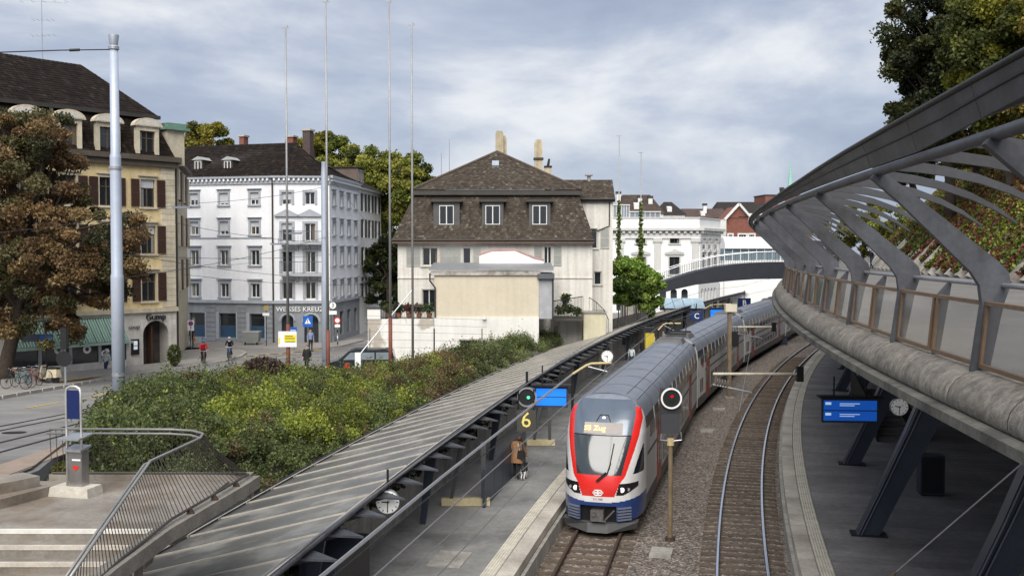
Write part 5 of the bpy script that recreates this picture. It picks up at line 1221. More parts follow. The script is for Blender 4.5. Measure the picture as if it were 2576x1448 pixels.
for x in (1.9, 4.35, 7.2):
    for za, zb3 in ((zt_p - 3.0, zt_p - 1.9), (zb_p + 1.0, zb_p + 3.2)):
        w_ = .95; b = MB(); b.box(x - w_ / 2, x + w_ / 2, -.03, .0, min(za, zb3), max(za, zb3)); wi = b.build('window', WGL, oside); b = MB(); b.box(x - w_ / 2 - .15, x - w_ / 2, -.08, .0, min(za, zb3), max(za, zb3)); b.box(x + w_ / 2, x + w_ / 2 + .15, -.08, .0, min(za, zb3), max(za, zb3)); b.build('window_surround', PALT, oside)
    b = MB(); z = zb_p + 3.5; b.prism([(x - .9, -.25, z), (x + .9, -.25, z), (x, -.25, z + .5)], (0, .27, 0)); b.build('pediment', PALT, oside)
b = MB(); b.box(-14, -.6, .6, 12, zt_p, zt_p + .9); b.build('roof', mat('zinc'), pal)
# long white arcade building further along the street
FAR_ = Fac(*(ony(1790, 632, 150).xy), 1, .25); arc_b = thing('white_arcade_building', 'long low white building with a row of small arched windows seen under the footbridge', 'building', FAR_.o, FAR_.rz)
zr3 = FAR_.at(1800, 690)[1]; ops = [(x, x + 1.25, .4, 3.6) for x in np.arange(-6.5, 18, 2.2)]
o = wall_mesh(-8, 20, -.6, zr3, ops).build('wall', PAL, arc_b)
for a_ in ops: arch_plug(o, a_[0], a_[1], a_[3], PAL, .001); b = MB(); b.quad((a_[0], .18, a_[2]), (a_[1], .18, a_[2]), (a_[1], .18, a_[3]), (a_[0], .18, a_[3])); b.build('arch_glass', WGL, o)
b = MB(); b.box(-8, 20, -.3, 6, zr3, zr3 + .25); b.build('roof', mat('zinc'), arc_b)
# white office strip with curved roof, brick house with gable and tower
FO = Fac(*(ony(1822, 632, 150).xy), 1, .1); off = thing('white_office_building', 'white office building with long glazed strip below a plain curved roof', 'building', FO.o, FO.rz)
xo = 14; z0_, z1_, z2_ = FO.at(1850, 655)[1], FO.at(1850, 625)[1], FO.at(1850, 597)[1]
b = MB(); b.box(0, xo, 0, 8, -.5, z0_); b.build('lower_wall', PAL, off); b = MB(); b.box(0, xo, .1, 8, z0_, z1_); b.build('glazing', mat('office_glass', (.14, .20, .24), .1, spec=.8), off)
for x in np.arange(0, xo, 1.25): b = MB(); b.box(x - .05, x + .05, .0, .12, z0_, z1_); b.build('mullion', PAL, off)
b = MB(); pr2 = [(0, -.3, z1_), (0, -.1, z1_ + 1.0), (0, .6, z2_), (0, 8, z2_ + .2), (0, 8, z1_)]; b.prism(pr2, (xo, 0, 0)); b.build('roof', PAL, off)
BRW = mat('brick_wall', (.20, .08, .058), .85, var=.16, scale=2.5, bump=.2)
FBk = Fac(*(ony(1826, 632, 172).xy), 1, .1); bh = thing('red_brick_house', 'red brick house with white-framed windows and a pale gable', 'house', FBk.o, FBk.rz)
xo = FBk.at(1960, 600)[0]; zt = FBk.at(1850, 545)[1]; ops = []
for (u0, u1, v0, v1) in ((1862, 1874, 540 - 2, 560), (1832, 1841, 590, 610), (1858, 1876, 590, 610), (1884, 1896, 590, 610)): xa, z1_ = FBk.at(u0, v0); xb, z0_ = FBk.at(u1, v1); ops.append((xa, xb, z0_, z1_))
wall_mesh(0, xo, -.6, zt, ops[1:]).build('wall', BRW, bh)
for o_ in ops[1:]: window(bh, *o_, .1, 2); surround(bh, *o_, WH2, .25, .08, .2, 0)
xa, za = FBk.at(1881, 560, -.05); xb, zb3 = FBk.at(1925, 537, -.05); b = MB(); b.box(xa, xb, -.06, .02, za, zb3); wb = b.build('window_band', WH2, bh)
for i in range(5): x = xa + .3 + (xb - xa - .6) * i / 5; b = MB(); b.box(x, x + (xb - xa) / 7.5, -.09, -.05, za + .3, zb3 - .3); b.build('pane', WGL, wb)
xg0, zg0 = FBk.at(1826, 548, -.3); xg1, zg1 = FBk.at(1858, 513, -.3); xg2, _ = FBk.at(1888, 548, -.3)
b = MB(); b.prism([(xg0 + .5, -.1, zg0), (xg2 - .5, -.1, zg0), (xg1, -.1, zg1 - .4)], (0, 6, 0)); b.build('gable', BRW, bh)
for a_, c_3 in (((xg0 - .3, -.4, zg0 - .3), (xg1, -.4, zg1)), ((xg2 + .3, -.4, zg0 - .3), (xg1, -.4, zg1))): b = MB(); b.beam(a_, c_3, .5, .35); b.build('barge_board', WH2, bh)
zrr = FBk.at(1900, 512, 4)[1]; b = MB(); b.quad((xg1, -.2, zt), (xo, -.2, zt), (xo, 5, zrr), (xg1, 5, zrr)); b.build('roof', TD, bh)
FT = Fac(*(ony(1923, 632, 185).xy), 1, .1); tw_b = thing('brick_tower_block', 'square red brick roof tower with small window and flues', 'building', FT.o, FT.rz)
zt = FT.at(1930, 492)[1]; b = MB(); b.box(0, 9, 0, 6, -1, zt); b.build('wall', BRW, tw_b); b = MB(); b.box(-.1, 9.1, -.1, 6.1, zt, zt + .2); b.build('coping', GUT, tw_b)
xa, za = FT.at(1947, 514); b = MB(); b.box(xa, xa + 2, -.05, .02, za, za + .8); b.build('window', BLIND, tw_b)
for u in (1963, 1969): xa, za = FT.at(u, 490, 2); b = MB(); b.cyl((xa, 2, za - 1), (xa, 2, za + 1.0), .22, None, 8); b.cyl((xa, 2, za + 1.0), (xa, 2, za + 1.4), .32, .2, 8); b.build('flue', STEELB, tw_b)
# church spire, far away
p = ony(1987, 490, 420); sp = thing('church_spire', 'slender pale green copper church spire in the distance', 'church', (p.x, p.y, 1.05)); h0 = p.z - 1.05; ht = ony(1987, 402, 420).z - 1.05
b = MB(); b.box(-3.2, 3.2, -3.2, 3.2, 0, h0 - 6); b.build('tower', STONEW, sp)
b = MB(); b.tube([(0, 0, h0 - 6), (0, 0, h0 + 1), (0, 0, h0 + 7), (0, 0, ht)], [3.2, 1.5, .8, .1], 8); b.build('spire', mat('spire_green', (.28, .50, .43), .7, var=.1), sp)
# ================================================================== roofs behind the palace
def far_house(name, label, u0, u1, vr, ve, Y, mroof, mwall, chim=(), hip=.25, dep=9, depth_slope=4.5, skew=0.):
    F = Fac(*(ony(u0, 632, Y).xy), 1, skew); t = thing(name, label, 'house', F.o, F.rz, 'houses behind the white palace'); x1_ = F.at(u1, 600)[0]; ze_ = F.at((u0 + u1) / 2, ve)[1]; zr_4 = F.at((u0 + u1) / 2, vr, depth_slope)[1]
    b = MB(); b.box(0, x1_, 0, dep, -.5, ze_); b.build('wall', mwall, t); i_ = x1_ * hip
    b = MB(); b.quad((-.3, -.3, ze_), (x1_ + .3, -.3, ze_), (x1_ - i_, depth_slope, zr_4), (i_, depth_slope, zr_4)); b.poly([(x1_ + .3, -.3, ze_), (x1_ + .3, dep + .3, ze_), (x1_ - i_, depth_slope, zr_4)]); b.poly([(-.3, dep + .3, ze_), (-.3, -.3, ze_), (i_, depth_slope, zr_4)]); b.quad((x1_ + .3, dep + .3, ze_), (-.3, dep + .3, ze_), (i_, depth_slope, zr_4), (x1_ - i_, depth_slope, zr_4)); rf = b.build('roof', mroof, t)
    for (ca, cb, ct, cbm) in chim:
        xa, zt_ = F.at(ca, ct, 2.5); xb, zb_5 = F.at(cb, cbm, 2.5); b = MB(); b.box(xa, xb, 2.1, 2.9, zb_5 - .8, zt_ - .35); ch = b.build('chimney', WH2, t); b = MB(); b.box(xa - .1, xb + .1, 2.0, 3.0, zt_ - .35, zt_); b.build('chimney_cap', GUT, ch)
    for k in range(1):
        x_ = x1_ * (.45 + .22 * k); b = MB(); f_ = .35; zc_ = ze_ + (zr_4 - ze_) * f_; yc = -.3 + (depth_slope + .3) * f_; b.hexa([(x_ - .4, yc - .6, zc_ - .4), (x_ + .4, yc - .6, zc_ - .4), (x_ + .4, yc + .6, zc_ - .4), (x_ - .4, yc + .6, zc_ - .4), (x_ - .4, yc - .6, zc_ + .5), (x_ + .4, yc - .6, zc_ + .5), (x_ + .4, yc + .6, zc_ + .7), (x_ - .4, yc + .6, zc_ + .7)]); b.build('dormer', WH2, t)
    return t
BRT = mat('brown_far_roof', (.055, .04, .03), .85, var=.3, scale=1.2, bump=.4)
far_house('far_house', 'brown-roofed far house with tall white chimneys rising behind the palace', 1548, 1668, 490, 537, 158, BRT, WH2, ((1550, 1560, 482, 512), (1604, 1614, 492, 520), (1630, 1640, 493, 528)), .2)
far_house('far_house', 'dark hipped far roof peeping between the palace and the brick house', 1655, 1722, 508, 540, 175, TD, WH2, (), .35)
far_house('far_house', 'reddish low far roof with a single white chimney left of the gable', 1716, 1835, 525, 548, 185, mat('red_far_roof', (.075, .05, .043), .85, var=.3), WH2, ((1768, 1776, 512, 545),), .05)
far_house('far_house', 'dark far roof with roof planting just behind the pale gable', 1800, 1925, 508, 540, 215, TD, STONEW, (), .1)
# greenhouse-like roof terrace on the palace
FGH = Fac(*(ony(1543, 632, 136).xy), 1, 0); gh = thing('roof_conservatory', 'grey glazed roof conservatory on top of the white palace', 'conservatory', FGH.w(0, 0, FGH.at(1600, 549)[1]), 0)
for (u0, u1, vt) in ((1543, 1582, 517), (1584, 1660, 534)):
    xa = FGH.at(u0, 540)[0]; xb = FGH.at(u1, 540)[0]; h = FGH.at(1600, vt)[1] - FGH.at(1600, 549)[1]; b = MB(); b.box(xa, xb, 0, 4, -.3, h); bb = b.build('glazing', mat('conservatory_glass', (.20, .23, .27), .15, spec=.8), gh)
    for x in np.arange(xa, xb + .01, (xb - xa) / 6): b = MB(); b.box(x - .05, x + .05, -.06, .0, -.3, h); b.build('mullion', PALT, gh)
    b = MB(); b.box(xa - .1, xb + .1, -.15, 4.1, h, h + .15); b.build('roof', PALT, gh)
# glass shelter roof in front of the palace
FSH = Fac(*(ony(1668, 632, 112).xy), 1, 0); sh = thing('bus_shelter', 'small shelter with pale blue glass roof in front of the white palace', 'shelter', FSH.o, 0)
x1_ = FSH.at(1770, 780)[0]; zt, zb5 = FSH.at(1700, 752)[1], FSH.at(1700, 775)[1]
n = 4
for i in range(n): b = MB(); xa, xb = x1_ * i / n + .03, x1_ * (i + 1) / n - .03; b.hexa([(xa, -1.2, zb5), (xb, -1.2, zb5), (xb, 1.2, zt), (xa, 1.2, zt), (xa, -1.2, zb5 + .06), (xb, -1.2, zb5 + .06), (xb, 1.2, zt + .06), (xa, 1.2, zt + .06)]); b.build('glass_panel', mat('shelter_glass', (.30, .42, .50), .15, spec=.8, rnd=.08), sh)
for x in (.2, x1_ / 2, x1_ - .2): b = MB(); b.cyl((x, 0, -.1), (x, 0, (zt + zb5) / 2), .06); b.build('post', STEELB, sh)
b = MB(); b.box(0, x1_, -1.3, -1.2, zb5 - .1, zb5 + .05); b.build('gutter', STEELB, sh)
# ================================================================== arched footbridge
BY = 104.0
fb = thing('footbridge', 'dark curved steel footbridge with pale railing arching over the tracks', 'bridge', ony(1655, 725, BY))
f0 = Vector(fb.location); BR = mat('bridge_steel', (.030, .033, .042), .55, .2, var=.12)
tp = [(1640, 716, 745), (1660, 712, 738), (1700, 698, 727), (1750, 683, 716), (1800, 672, 710), (1850, 665, 705), (1900, 661, 702), (1960, 659, 701), (2060, 659, 701)]
rows = []
b = MB()
for (u, va, vb) in tp:
    a, c = ony(u, va, BY) - f0, ony(u, vb, BY) - f0; rows.append([a, c, c + Vector((0, 3, 0)), a + Vector((0, 3, 0))])
b.strip(rows, True); b.build('girder', BR, fb)
pa = [ony(u, va, BY) - f0 for u, va, _ in tp]
b = MB(); b.tube([p_ + Vector((0, .05, 1.1)) for p_ in pa], .05, 6); b.build('handrail', GALV, fb); b = MB(); b.tube([p_ + Vector((0, .05, .25)) for p_ in pa], .03, 6); b.build('lower_rail', GALV, fb)
b = MB(); b.tube([p_ + Vector((0, 2.9, 1.1)) for p_ in pa], .05, 6); b.build('handrail', GALV, fb)
for i in range(70):
    t_ = i / 69 * (len(pa) - 1); k = min(int(t_), len(pa) - 2); q = pa[k].lerp(pa[k + 1], t_ - k); b = MB(); b.beam(q + Vector((0, .05, 0)), q + Vector((0, .05, 1.1)), .035, .035); b.build('baluster', STEEL, fb)
b = MB(); b.strip([[p_ + Vector((0, .06, .1)), p_ + Vector((0, .06, 1.0))] for p_ in pa]); b.build('glass_infill', mat_glass('bridge_glass', (.35, .38, .4), .12), fb)
b = MB(); q = pa[0]; b.box(q.x - 3, q.x + .2, 0, 3, q.z - 6, q.z - .3); b.build('abutment', CONC, fb)

# dark board fence below the bright bushes
fa_, fc_ = ony(1527, 812, 84), ony(1626, 788, 88); fn_ = thing('board_fence', 'dark weathered board fence between the house wing and the canopy', 'fence', Vector((fa_.x, fa_.y, 1.05))); n = 22; FBD = mat('fence_board', (.075, .07, .065), .85, var=.3, scale=3, rnd=.25, streak=.3)
for i in range(n):
    p_, q_ = fa_.lerp(fc_, i / n), fa_.lerp(fc_, (i + .93) / n); b = MB(); z0_ = 1.0; z1_ = fa_.z + (fc_.z - fa_.z) * i / n + .25; o_ = Vector(fn_.location)
    b.hexa([Vector((p_.x, p_.y, z0_)) - o_, Vector((q_.x, q_.y, z0_)) - o_, Vector((q_.x, q_.y + .05, z0_)) - o_, Vector((p_.x, p_.y + .05, z0_)) - o_, Vector((p_.x, p_.y, z1_)) - o_, Vector((q_.x, q_.y, z1_)) - o_, Vector((q_.x, q_.y + .05, z1_)) - o_, Vector((p_.x, p_.y + .05, z1_)) - o_]); b.build('board', FBD, fn_)
# ================================================================== street: pavements, rails, markings
def sheet(name, px, dz, m, thick=0.):
    P_ = [onstreet(u, v) + Vector((0, 0, dz)) for u, v in px]; b = MB(); b.poly(P_)
    if thick:
        for i in range(len(P_)): a, c = P_[i], P_[(i + 1) % len(P_)]; b.quad(a, a - Vector((0, 0, thick)), c - Vector((0, 0, thick)), c)
    return b.build(name, m)
KERB = mat('kerb_stone', (.36, .34, .31), .8, var=.15, scale=2)
TANSTRIP = mat('orange_tan', (.30, .19, .085), .9, var=.35, scale=5)
kl = [(-260, 1052), (0, 1003), (130, 980), (260, 957), (380, 941), (480, 925), (560, 911), (604, 899), (618, 890), (600, 883), (540, 880)]
pv = struct(sheet('pavement_left', kl + [(470, 876), (452, 895), (440, 912), (0, 975 - 18), (-400, 1005)], .12, PAVE, .3))
K3 = [onstreet(u, v) for u, v in kl]
for a, c in zip(K3[:-1], K3[1:]):
    n = max(1, int((c - a).length / 1.6))
    for i in range(n):
        p, q = a.lerp(c, i / n + .01), a.lerp(c, (i + 1) / n - .01); b = MB(); b.beam(p + Vector((0, 0, .02)), q + Vector((0, 0, .02)), .2, .26); b.build('kerb_stone', KERB, pv)
struct(sheet('pavement_far', [(462, 883), (560, 884 - 6), (690, 880), (800, 879), (860, 872), (915, 858), (905, 852), (835, 864), (690, 864), (462, 862)], .12, PAVE, .3))
struct(sheet('tan_strip', [(135, 968), (335, 940), (330, 926), (150, 948)], .128, TANSTRIP))  # flat orange-tan strip laid on the pavement
def ribbon(name, pts3, w, m, parent=None, dz=.006):
    b = MB(); rows = []
    for i, p in enumerate(pts3):
        d = (pts3[min(i + 1, len(pts3) - 1)] - pts3[max(i - 1, 0)]); d.z = 0; n = Vector((d.y, -d.x, 0)).normalized() * (w / 2); rows.append([p - n + Vector((0, 0, dz)), p + n + Vector((0, 0, dz))])
    b.strip(rows); return b.build(name, m, parent)
def px_line(px, n=10):
    P_ = [onstreet(u, v) for u, v in px]; out = []
    for a, c in zip(P_[:-1], P_[1:]): out += [a.lerp(c, i / n) for i in range(n)]
    out += [P_[-1]]
    for p in out: p.z = street_z(p.y)
    return out
tt = thing('tram_track', 'pair of grooved tram rails set into the asphalt street', 'tram track', (0, 0, 0))
GROOVE = mat('tram_rail', (.045, .043, .045), .45, .5)
for px in ([(-200, 1112), (0, 1072), (168, 1040), (300, 1008)], [(-200, 1127), (0, 1083), (170, 1049), (300, 1017)], [(-200, 1168), (0, 1113), (160, 1074), (300, 1040)], [(-200, 1198), (0, 1137), (160, 1094), (300, 1056)],
           [(400, 962), (520, 935), (600, 915), (660, 900), (720, 893), (830, 890)], [(420, 968), (540, 940), (620, 919), (680, 905), (740, 899), (840, 897)]):
    ribbon('tram_rail', px_line(px), .11, GROOVE, tt, .012)
YLW = mat('road_yellow', (.50, .36, .06), .75, var=.25, scale=4); RWH = mat('road_white', (.55, .55, .53), .75, var=.2, scale=4)
for px, lab in (([(66, 1026), (150, 1012)], 'long yellow dash painted on the asphalt left of the ticket machine'), ([(222, 1000), (274, 988)], 'yellow dash painted on the asphalt just before the thick pole')):
    tag(ribbon('road_dash', px_line(px, 3), .16, YLW, None, .012), lab, 'road marking', 'yellow dashes on the street')
for i in range(7):
    a, c = onstreet(588 + i * 30, 899 - i * 2.6), onstreet(640 + i * 30, 895 - i * 2.6); tag(ribbon('crossing_stripe', [a, c], .4, YLW, None, .016), 'yellow stripe of the pedestrian crossing before the hotel', 'road marking', 'stripes of the yellow crossing')
struct(sheet('repair_patch', [(-100, 1200), (150, 1120), (180, 1135), (-100, 1240)], .010, mat('brown_asphalt', (.27, .21, .165), .85, var=.15)))
b = MB(); p = onstreet(35, 1088); b.disc(p + Vector((0, 0, .02)), (0, .085, 1), .32, 20); tag(b.build('manhole_cover', GROOVE), 'round iron manhole cover in the tram street', 'manhole')
# ================================================================== stairs from the street bridge with landing and leaning railing
ZL = 4.65
st = thing('street_stairs', 'pale concrete stairs with landing going down beside the glass canopy', 'stairs', onz(300, 1290, ZL)); s0_ = Vector(st.location)
SC = mat('stair_concrete', (.225, .205, .178), .88, var=.25, scale=1.6, bump=.3, col2=(.17, .14, .11), c2scale=.9, c2lo=.48, c2hi=.62, rnd=.08); SCW = mat('stair_nosing', (.62, .60, .55), .8, var=.12)
def bx3(name, x0, x1, y0, y1, z0, z1, m): b = MB(); b.box(x0 - s0_.x, x1 - s0_.x, y0 - s0_.y, y1 - s0_.y, z0 - s0_.z, z1 - s0_.z); return b.build(name, m, st)
bx3('landing', -9.6, -5.45, 15.95, 18.95, ZL - .35, ZL, SC)
bx3('far_kerb', -8.9, -5.02, 18.96, 19.2, ZL - .35, ZL + .12, SC)
for i in range(9):
    y1 = 15.95 - .33 * i; z = ZL - .16 * i
    bx3('step', -9.6, -5.66 - .04 * i, y1 - .36, y1 - .002, z - .36, z - .004, SC)
    bx3('step_nosing', -9.6, -5.68 - .04 * i, y1 - .37, y1 - .30, z - .06, z + .004, SCW if i == 0 else mat('lit_edge_nosing', (.46, .42, .36), .85, var=.2, scale=3))  # pale colour on lower nosings stands in for light catching the treads
b = MB(); kp = [(-5.16, 19.1, ZL), (-5.22, 18.4, ZL), (-5.62, 15.4, ZL), (-5.76, 13.6, ZL - .06), (-5.88, 12.0, ZL - .2)]
rows = []
for x, y, z in kp: rows.append([Vector((x, y, z - .16)) - s0_, Vector((x, y, z + .07)) - s0_, Vector((x + .28, y, z + .07)) - s0_, Vector((x + .28, y, z - .16)) - s0_])
b.strip(rows, True); b.poly(rows[0]); b.build('side_kerb', mat('kerb_grey', (.20, .185, .16), .9, var=.25, scale=2, bump=.3), st)
for (x, y, z) in ((-5.1, 18.2, ZL + .1), (-5.2, 17.2, ZL + .1), (-5.33, 16.3, ZL + .1)):
    b = MB(); q = Vector((x, y, z)) - s0_; b.prism([q + Vector((-.05, -.03, -.04)), q + Vector((.08, -.03, -.04)), q + Vector((.02, -.03, .06)), q + Vector((-.03, -.03, .06))], (0, .07, 0)); b.build('rail_bracket', RUST, st)
# leaning railing
ra = thing('stair_railing', 'leaning steel railing of thin bars with double handrail round the stair landing', 'railing', (-5.2, 18.5, ZL)); r0_ = Vector(ra.location)
top = [(-8.85, 18.92, 5.66), (-6.5, 18.86, 5.66), (-6.05, 18.72, 5.66), (-5.76, 18.42, 5.66), (-5.68, 18.0, 5.66), (-5.74, 17.3, 5.66), (-5.9, 16.1, 5.64), (-5.72, 14.0, 5.25), (-5.56, 12.2, 4.9)]
bot = [(-8.85, 18.98, 4.80), (-6.5, 18.98, 4.80), (-5.9, 18.98, 4.80), (-5.35, 18.95, 4.80), (-5.04, 18.85, 4.80), (-5.18, 17.4, 4.82), (-5.42, 15.7, 4.80), (-5.56, 13.9, 4.68), (-5.66, 12.1, 4.5)]
top = [Vector(p) - r0_ for p in top]; bot = [Vector(p) - r0_ for p in bot]
RSH = mat('railing_steel', (.33, .325, .31), .4, .6, var=.12); RBR = mat('railing_bar_steel', (.062, .056, .05), .6, .3, var=.2)
b = MB(); b.tube(top, .024, 8); b.build('top_rail', RSH, ra, True)
b = MB(); b.tube([p + Vector((-.10 if i > 3 else 0, -.12 if i < 4 else 0, -.06)) for i, p in enumerate(top)], .021, 8); b.build('handrail', RSH, ra, True)
b = MB(); b.tube(bot, .022, 6); b.build('bottom_rail', RBR, ra)
seg = [20, 5, 8, 8, 10, 13, 20, 17]
for i, n in enumerate(seg):
    for k in range(n):
        a, c = top[i].lerp(top[i + 1], k / n), bot[i].lerp(bot[i + 1], k / n); b = MB(); b.beam(a, c, .010, .010); b.build('railing_bar', RBR, ra)
# ticket validator on its concrete foot
tv = thing('ticket_machine', 'stainless ticket validator with blue panel in a steel loop on a concrete foot', 'ticket machine', onz(190, 1243, ZL), R(-12))
BLUE = mat('panel_blue', (.006, .016, .09), .45, var=.06); SST = mat('stainless', (.42, .41, .40), .3, .8, var=.1, streak=.2)
b = MB(); b.hexa([(-.40, -.22, 0), (.40, -.22, 0), (.40, .24, 0), (-.40, .24, 0), (-.38, -.2, .16), (.38, -.2, .16), (.38, .22, .16), (-.38, .22, .16)]); b.build('foot', CONCL, tv)
b = MB(); b.box(-.07, .17, -.05, .16, .161, .80); b.cyl((-.07, .055, .161), (-.07, .055, .80), .105, None, 14); b.build('body', SST, tv)
b = MB(); b.hexa([(-.15, -.12, .80), (.2, -.12, .80), (.2, .2, .84), (-.15, .2, .84), (-.15, -.12, .84), (.2, -.12, .84), (.2, .2, .88), (-.15, .2, .88)]); b.build('top', GALV, tv)
b = MB(); b.hexa([(-.2, -.2, 1.02), (.22, -.2, 1.02), (.22, .24, 1.06), (-.2, .24, 1.06), (-.2, -.2, 1.05), (.22, -.2, 1.05), (.22, .24, 1.09), (-.2, .24, 1.09)]); b.build('shelf', GALV, tv)
b = MB(); b.tube([(-.15, -.02, .161), (-.15, -.02, 1.85), (-.13, -.02, 1.93), (-.06, -.02, 1.97), (.06, -.02, 1.97), (.13, -.02, 1.93), (.15, -.02, 1.85), (.15, -.02, .85)], .022, 10); b.build('loop', mat('loop_silver', (.62, .62, .60), .4, .6), tv, True)
b = MB(); b.box(-.125, .125, -.03, -.01, 1.38, 1.90); b.build('blue_panel', BLUE, tv)
b = MB(); hp_ = [(.05 + .055 * s * math.sin(t_) ** 3 * 1.1, -.056, .50 + .004 * (13 * math.cos(t_) - 5 * math.cos(2 * t_) - 2 * math.cos(3 * t_) - math.cos(4 * t_)) * .9) for s in (1,) for t_ in np.linspace(0, 2 * math.pi, 22)[:-1]]; b.prism(hp_, (0, .003, 0)); b.build('heart_sticker', TR, tv)
b = MB(); b.box(-.02, .15, -.058, -.052, .63, .66); b.build('label_strip', WHITE, tv)
# low concrete ledges left of the stairs
for nme, pa, pb, h, lab in (('concrete_ledge', (-80, 1276), (128, 1222), .17, 'lower concrete ledge left of the ticket machine'), ('concrete_ledge', (-80, 1232), (100, 1196), .36, 'upper concrete ledge left of the ticket machine')):
    a, c = onz(*pa, ZL + h), onz(*pb, ZL + h); d = (c - a).normalized(); n = Vector((-d.y, d.x, 0)); b = MB()
    q = [a, c, c + n * .55, a + n * .55]; b.hexa([p - Vector((0, 0, h + .1)) for p in q] + q); tag(b.build(nme, SC), lab, 'ledge')
# ================================================================== poles and masts
POLE = mat('pole_grey_blue', (.43, .48, .57), .45, .2, var=.06, scale=2)
def tram_pole(u, vt, vb, Y, label, segs):
    p = ony(u, vb, Y); zb = street_z(Y) - .3; t = thing('tram_pole', label, 'pole', (p.x, Y, zb)); s_ = Y / FPX
    z_of = lambda v: ony(u, v, Y).z - zb
    b = MB(); b.tube([(0, 0, 0)] + [(0, 0, z_of(v)) for v, _ in segs], [segs[0][1] * s_ / 2] + [w * s_ / 2 for _, w in segs], 20); b.build('shaft', POLE, t, True)
    return t, z_of
tp1, zo = tram_pole(299, 88, 1005, 36, 'tall thick pale grey pole standing in the shrubs before the yellow building', [(700, 31), (694, 31), (688, 27.5), (400, 26.5), (392, 26.5), (386, 22.5), (115, 20.5)])
s_ = 36 / FPX
b = MB(); b.tube([(0, 0, zo(115)), (0, 0, zo(112)), (0, 0, zo(90)), (0, 0, zo(88))], [10 * s_, 10 * s_, 13 * s_, 12 * s_], 20); b.build('cap', mat('pole_cap', (.30, .33, .38), .5, .2), tp1, True)
for v in (125, 426, 945): b = MB(); b.cyl((0, 0, zo(v)), (0, 0, zo(v) + .1), (13 if v < 200 else 16) * s_, None, 20); b.build('collar', GALV, tp1)
b = MB(); q = Vector(tp1.location); e1 = ony(-150, 137, 36) - q; b.tube([(0, 0, zo(125)), ony(150, 127, 36) - q, e1], .022, 6); b.cyl(ony(200, 126, 36) - q, ony(175, 127, 36) - q, .05); b.build('span_wire', STEELB, tp1)
tp2, zo2 = tram_pole(818, 395, 905, 60, 'slimmer pale grey pole standing in front of the hotel corner', [(700, 17), (690, 15.5), (440, 15), (430, 13.5), (410, 12.5), (408, 14)])
MASTG = mat('mast_grey', (.34, .34, .34), .5, .4, var=.12); MASTR = mat('mast_oxide', (.16, .052, .035), .7, var=.2)
masts = []
for u, vt, vb, vc, Y, lab in ((725, 70, 915, 815, 57, 'thin grey mast with brown foot carrying the white notice board'), (825, 5, 920, 830, 57, 'very tall thin mast with brown foot right beside the slim tram pole'), (982, 5, 900, 800, 58, 'very tall thin mast with brown foot in front of the garden wall'), (1038, 63, 880, 2000, 60, 'all-grey thin mast with a diagonal stay before the terrace')):
    p = ony(u, vb, Y); zb = street_z(Y) - .3; t = thing('flag_mast', lab, 'mast', (p.x, Y, zb)); zf = lambda v: ony(u, v, Y).z - zb
    zt = zf(vt)
    if vc < 1500: b = MB(); b.cyl((0, 0, 0), (0, 0, zf(vc)), .115, .115, 12); b.build('painted_foot', MASTR, t, True)
    b = MB(); b.tube([(0, 0, zf(vc) if vc < 1500 else 0), (0, 0, zt * .6), (0, 0, zt)], [.085, .06, .045], 10); b.build('shaft', MASTG, t, True)
    b = MB(); b.beam((-.2, 0, zt), (.2, 0, zt), .05, .05); b.cyl((.1, 0, zt), (.1, 0, zt + .12), .03); b.build('tip_arm', MASTG, t); masts.append((t, zf))
t, zf = masts[3]; q = Vector(t.location); b = MB(); b.tube([(0, 0, zf(728)), ony(893, 905, 58.5) - q], .035, 6); b.build('stay', GALV, t)
t, zf = masts[0]; q = Vector(t.location); nb_ = thing('notice_board', 'white notice board with yellow lettering field fixed to a mast', 'sign', q + Vector((0, -.14, zf(870))))
h = zf(833) - zf(870); w = 46 * 57 / FPX; b = MB(); b.box(-w / 2, w / 2, -.03, 0, 0, h); b.build('board', WHITE, nb_)
SY = mat('sign_yellow', (.75, .62, .03), .5, var=.05); b = MB(); b.box(-w * .18, w * .46, -.036, -.031, h * .30, h * .78); b.build('yellow_field', SY, nb_); b = MB(); b.box(-w * .48, -w * .40, -.036, -.031, h * .2, h * .6); b.build('yellow_strip', SY, nb_)
for i, (za, x0, x1) in enumerate(((.66, -.12, .3), (.52, -.14, .4), (.32, -.12, .42))): b = MB(); b.box(w * x0, w * x1, -.041, -.037, h * za, h * (za + .045)); b.build('text_line', STEELB, nb_)
# thin masts with climbing plants right of the house
for u, vt, vb, lab in ((1556, 342, 665, 'thin mast with creeper on its foot next to the house wing'), (1611, 384, 665, 'thin mast with thick creeper in front of the palace windows')):
    Y = 90; p = ony(u, vb, Y); t = thing('flag_mast', lab, 'mast', (p.x, Y, 1.05)); zf = lambda v: ony(u, v, Y).z - 1.05
    b = MB(); b.cyl((0, 0, 0), (0, 0, zf(vt)), .06, .04, 8); b.build('shaft', MASTG, t, True); b = MB(); b.beam((-.25, 0, zf(vt)), (.2, 0, zf(vt)), .05, .05); b.build('tip_arm', MASTG, t)
    n = 520; zz_ = zf(665) + (zf(505) - zf(665)) * RNG.random(n) ** 1.5; wd = .05 + .10 * (1 - (zz_ - zf(665)) / (zf(505) - zf(665))) * (1 + .5 * np.sin(zz_ * 3)); P_ = np.stack([RNG.normal(0, 1, n) * wd, RNG.normal(0, .15, n), zz_], 1)
    put('creeper', leaf_mesh('mast_creeper', P_, RNG.uniform(.12, .22, n), pick_cols(n, [(.14, .19, .03, 2), (.08, .13, .025, 2), (.2, .24, .06, 1)]), LEAF), t)
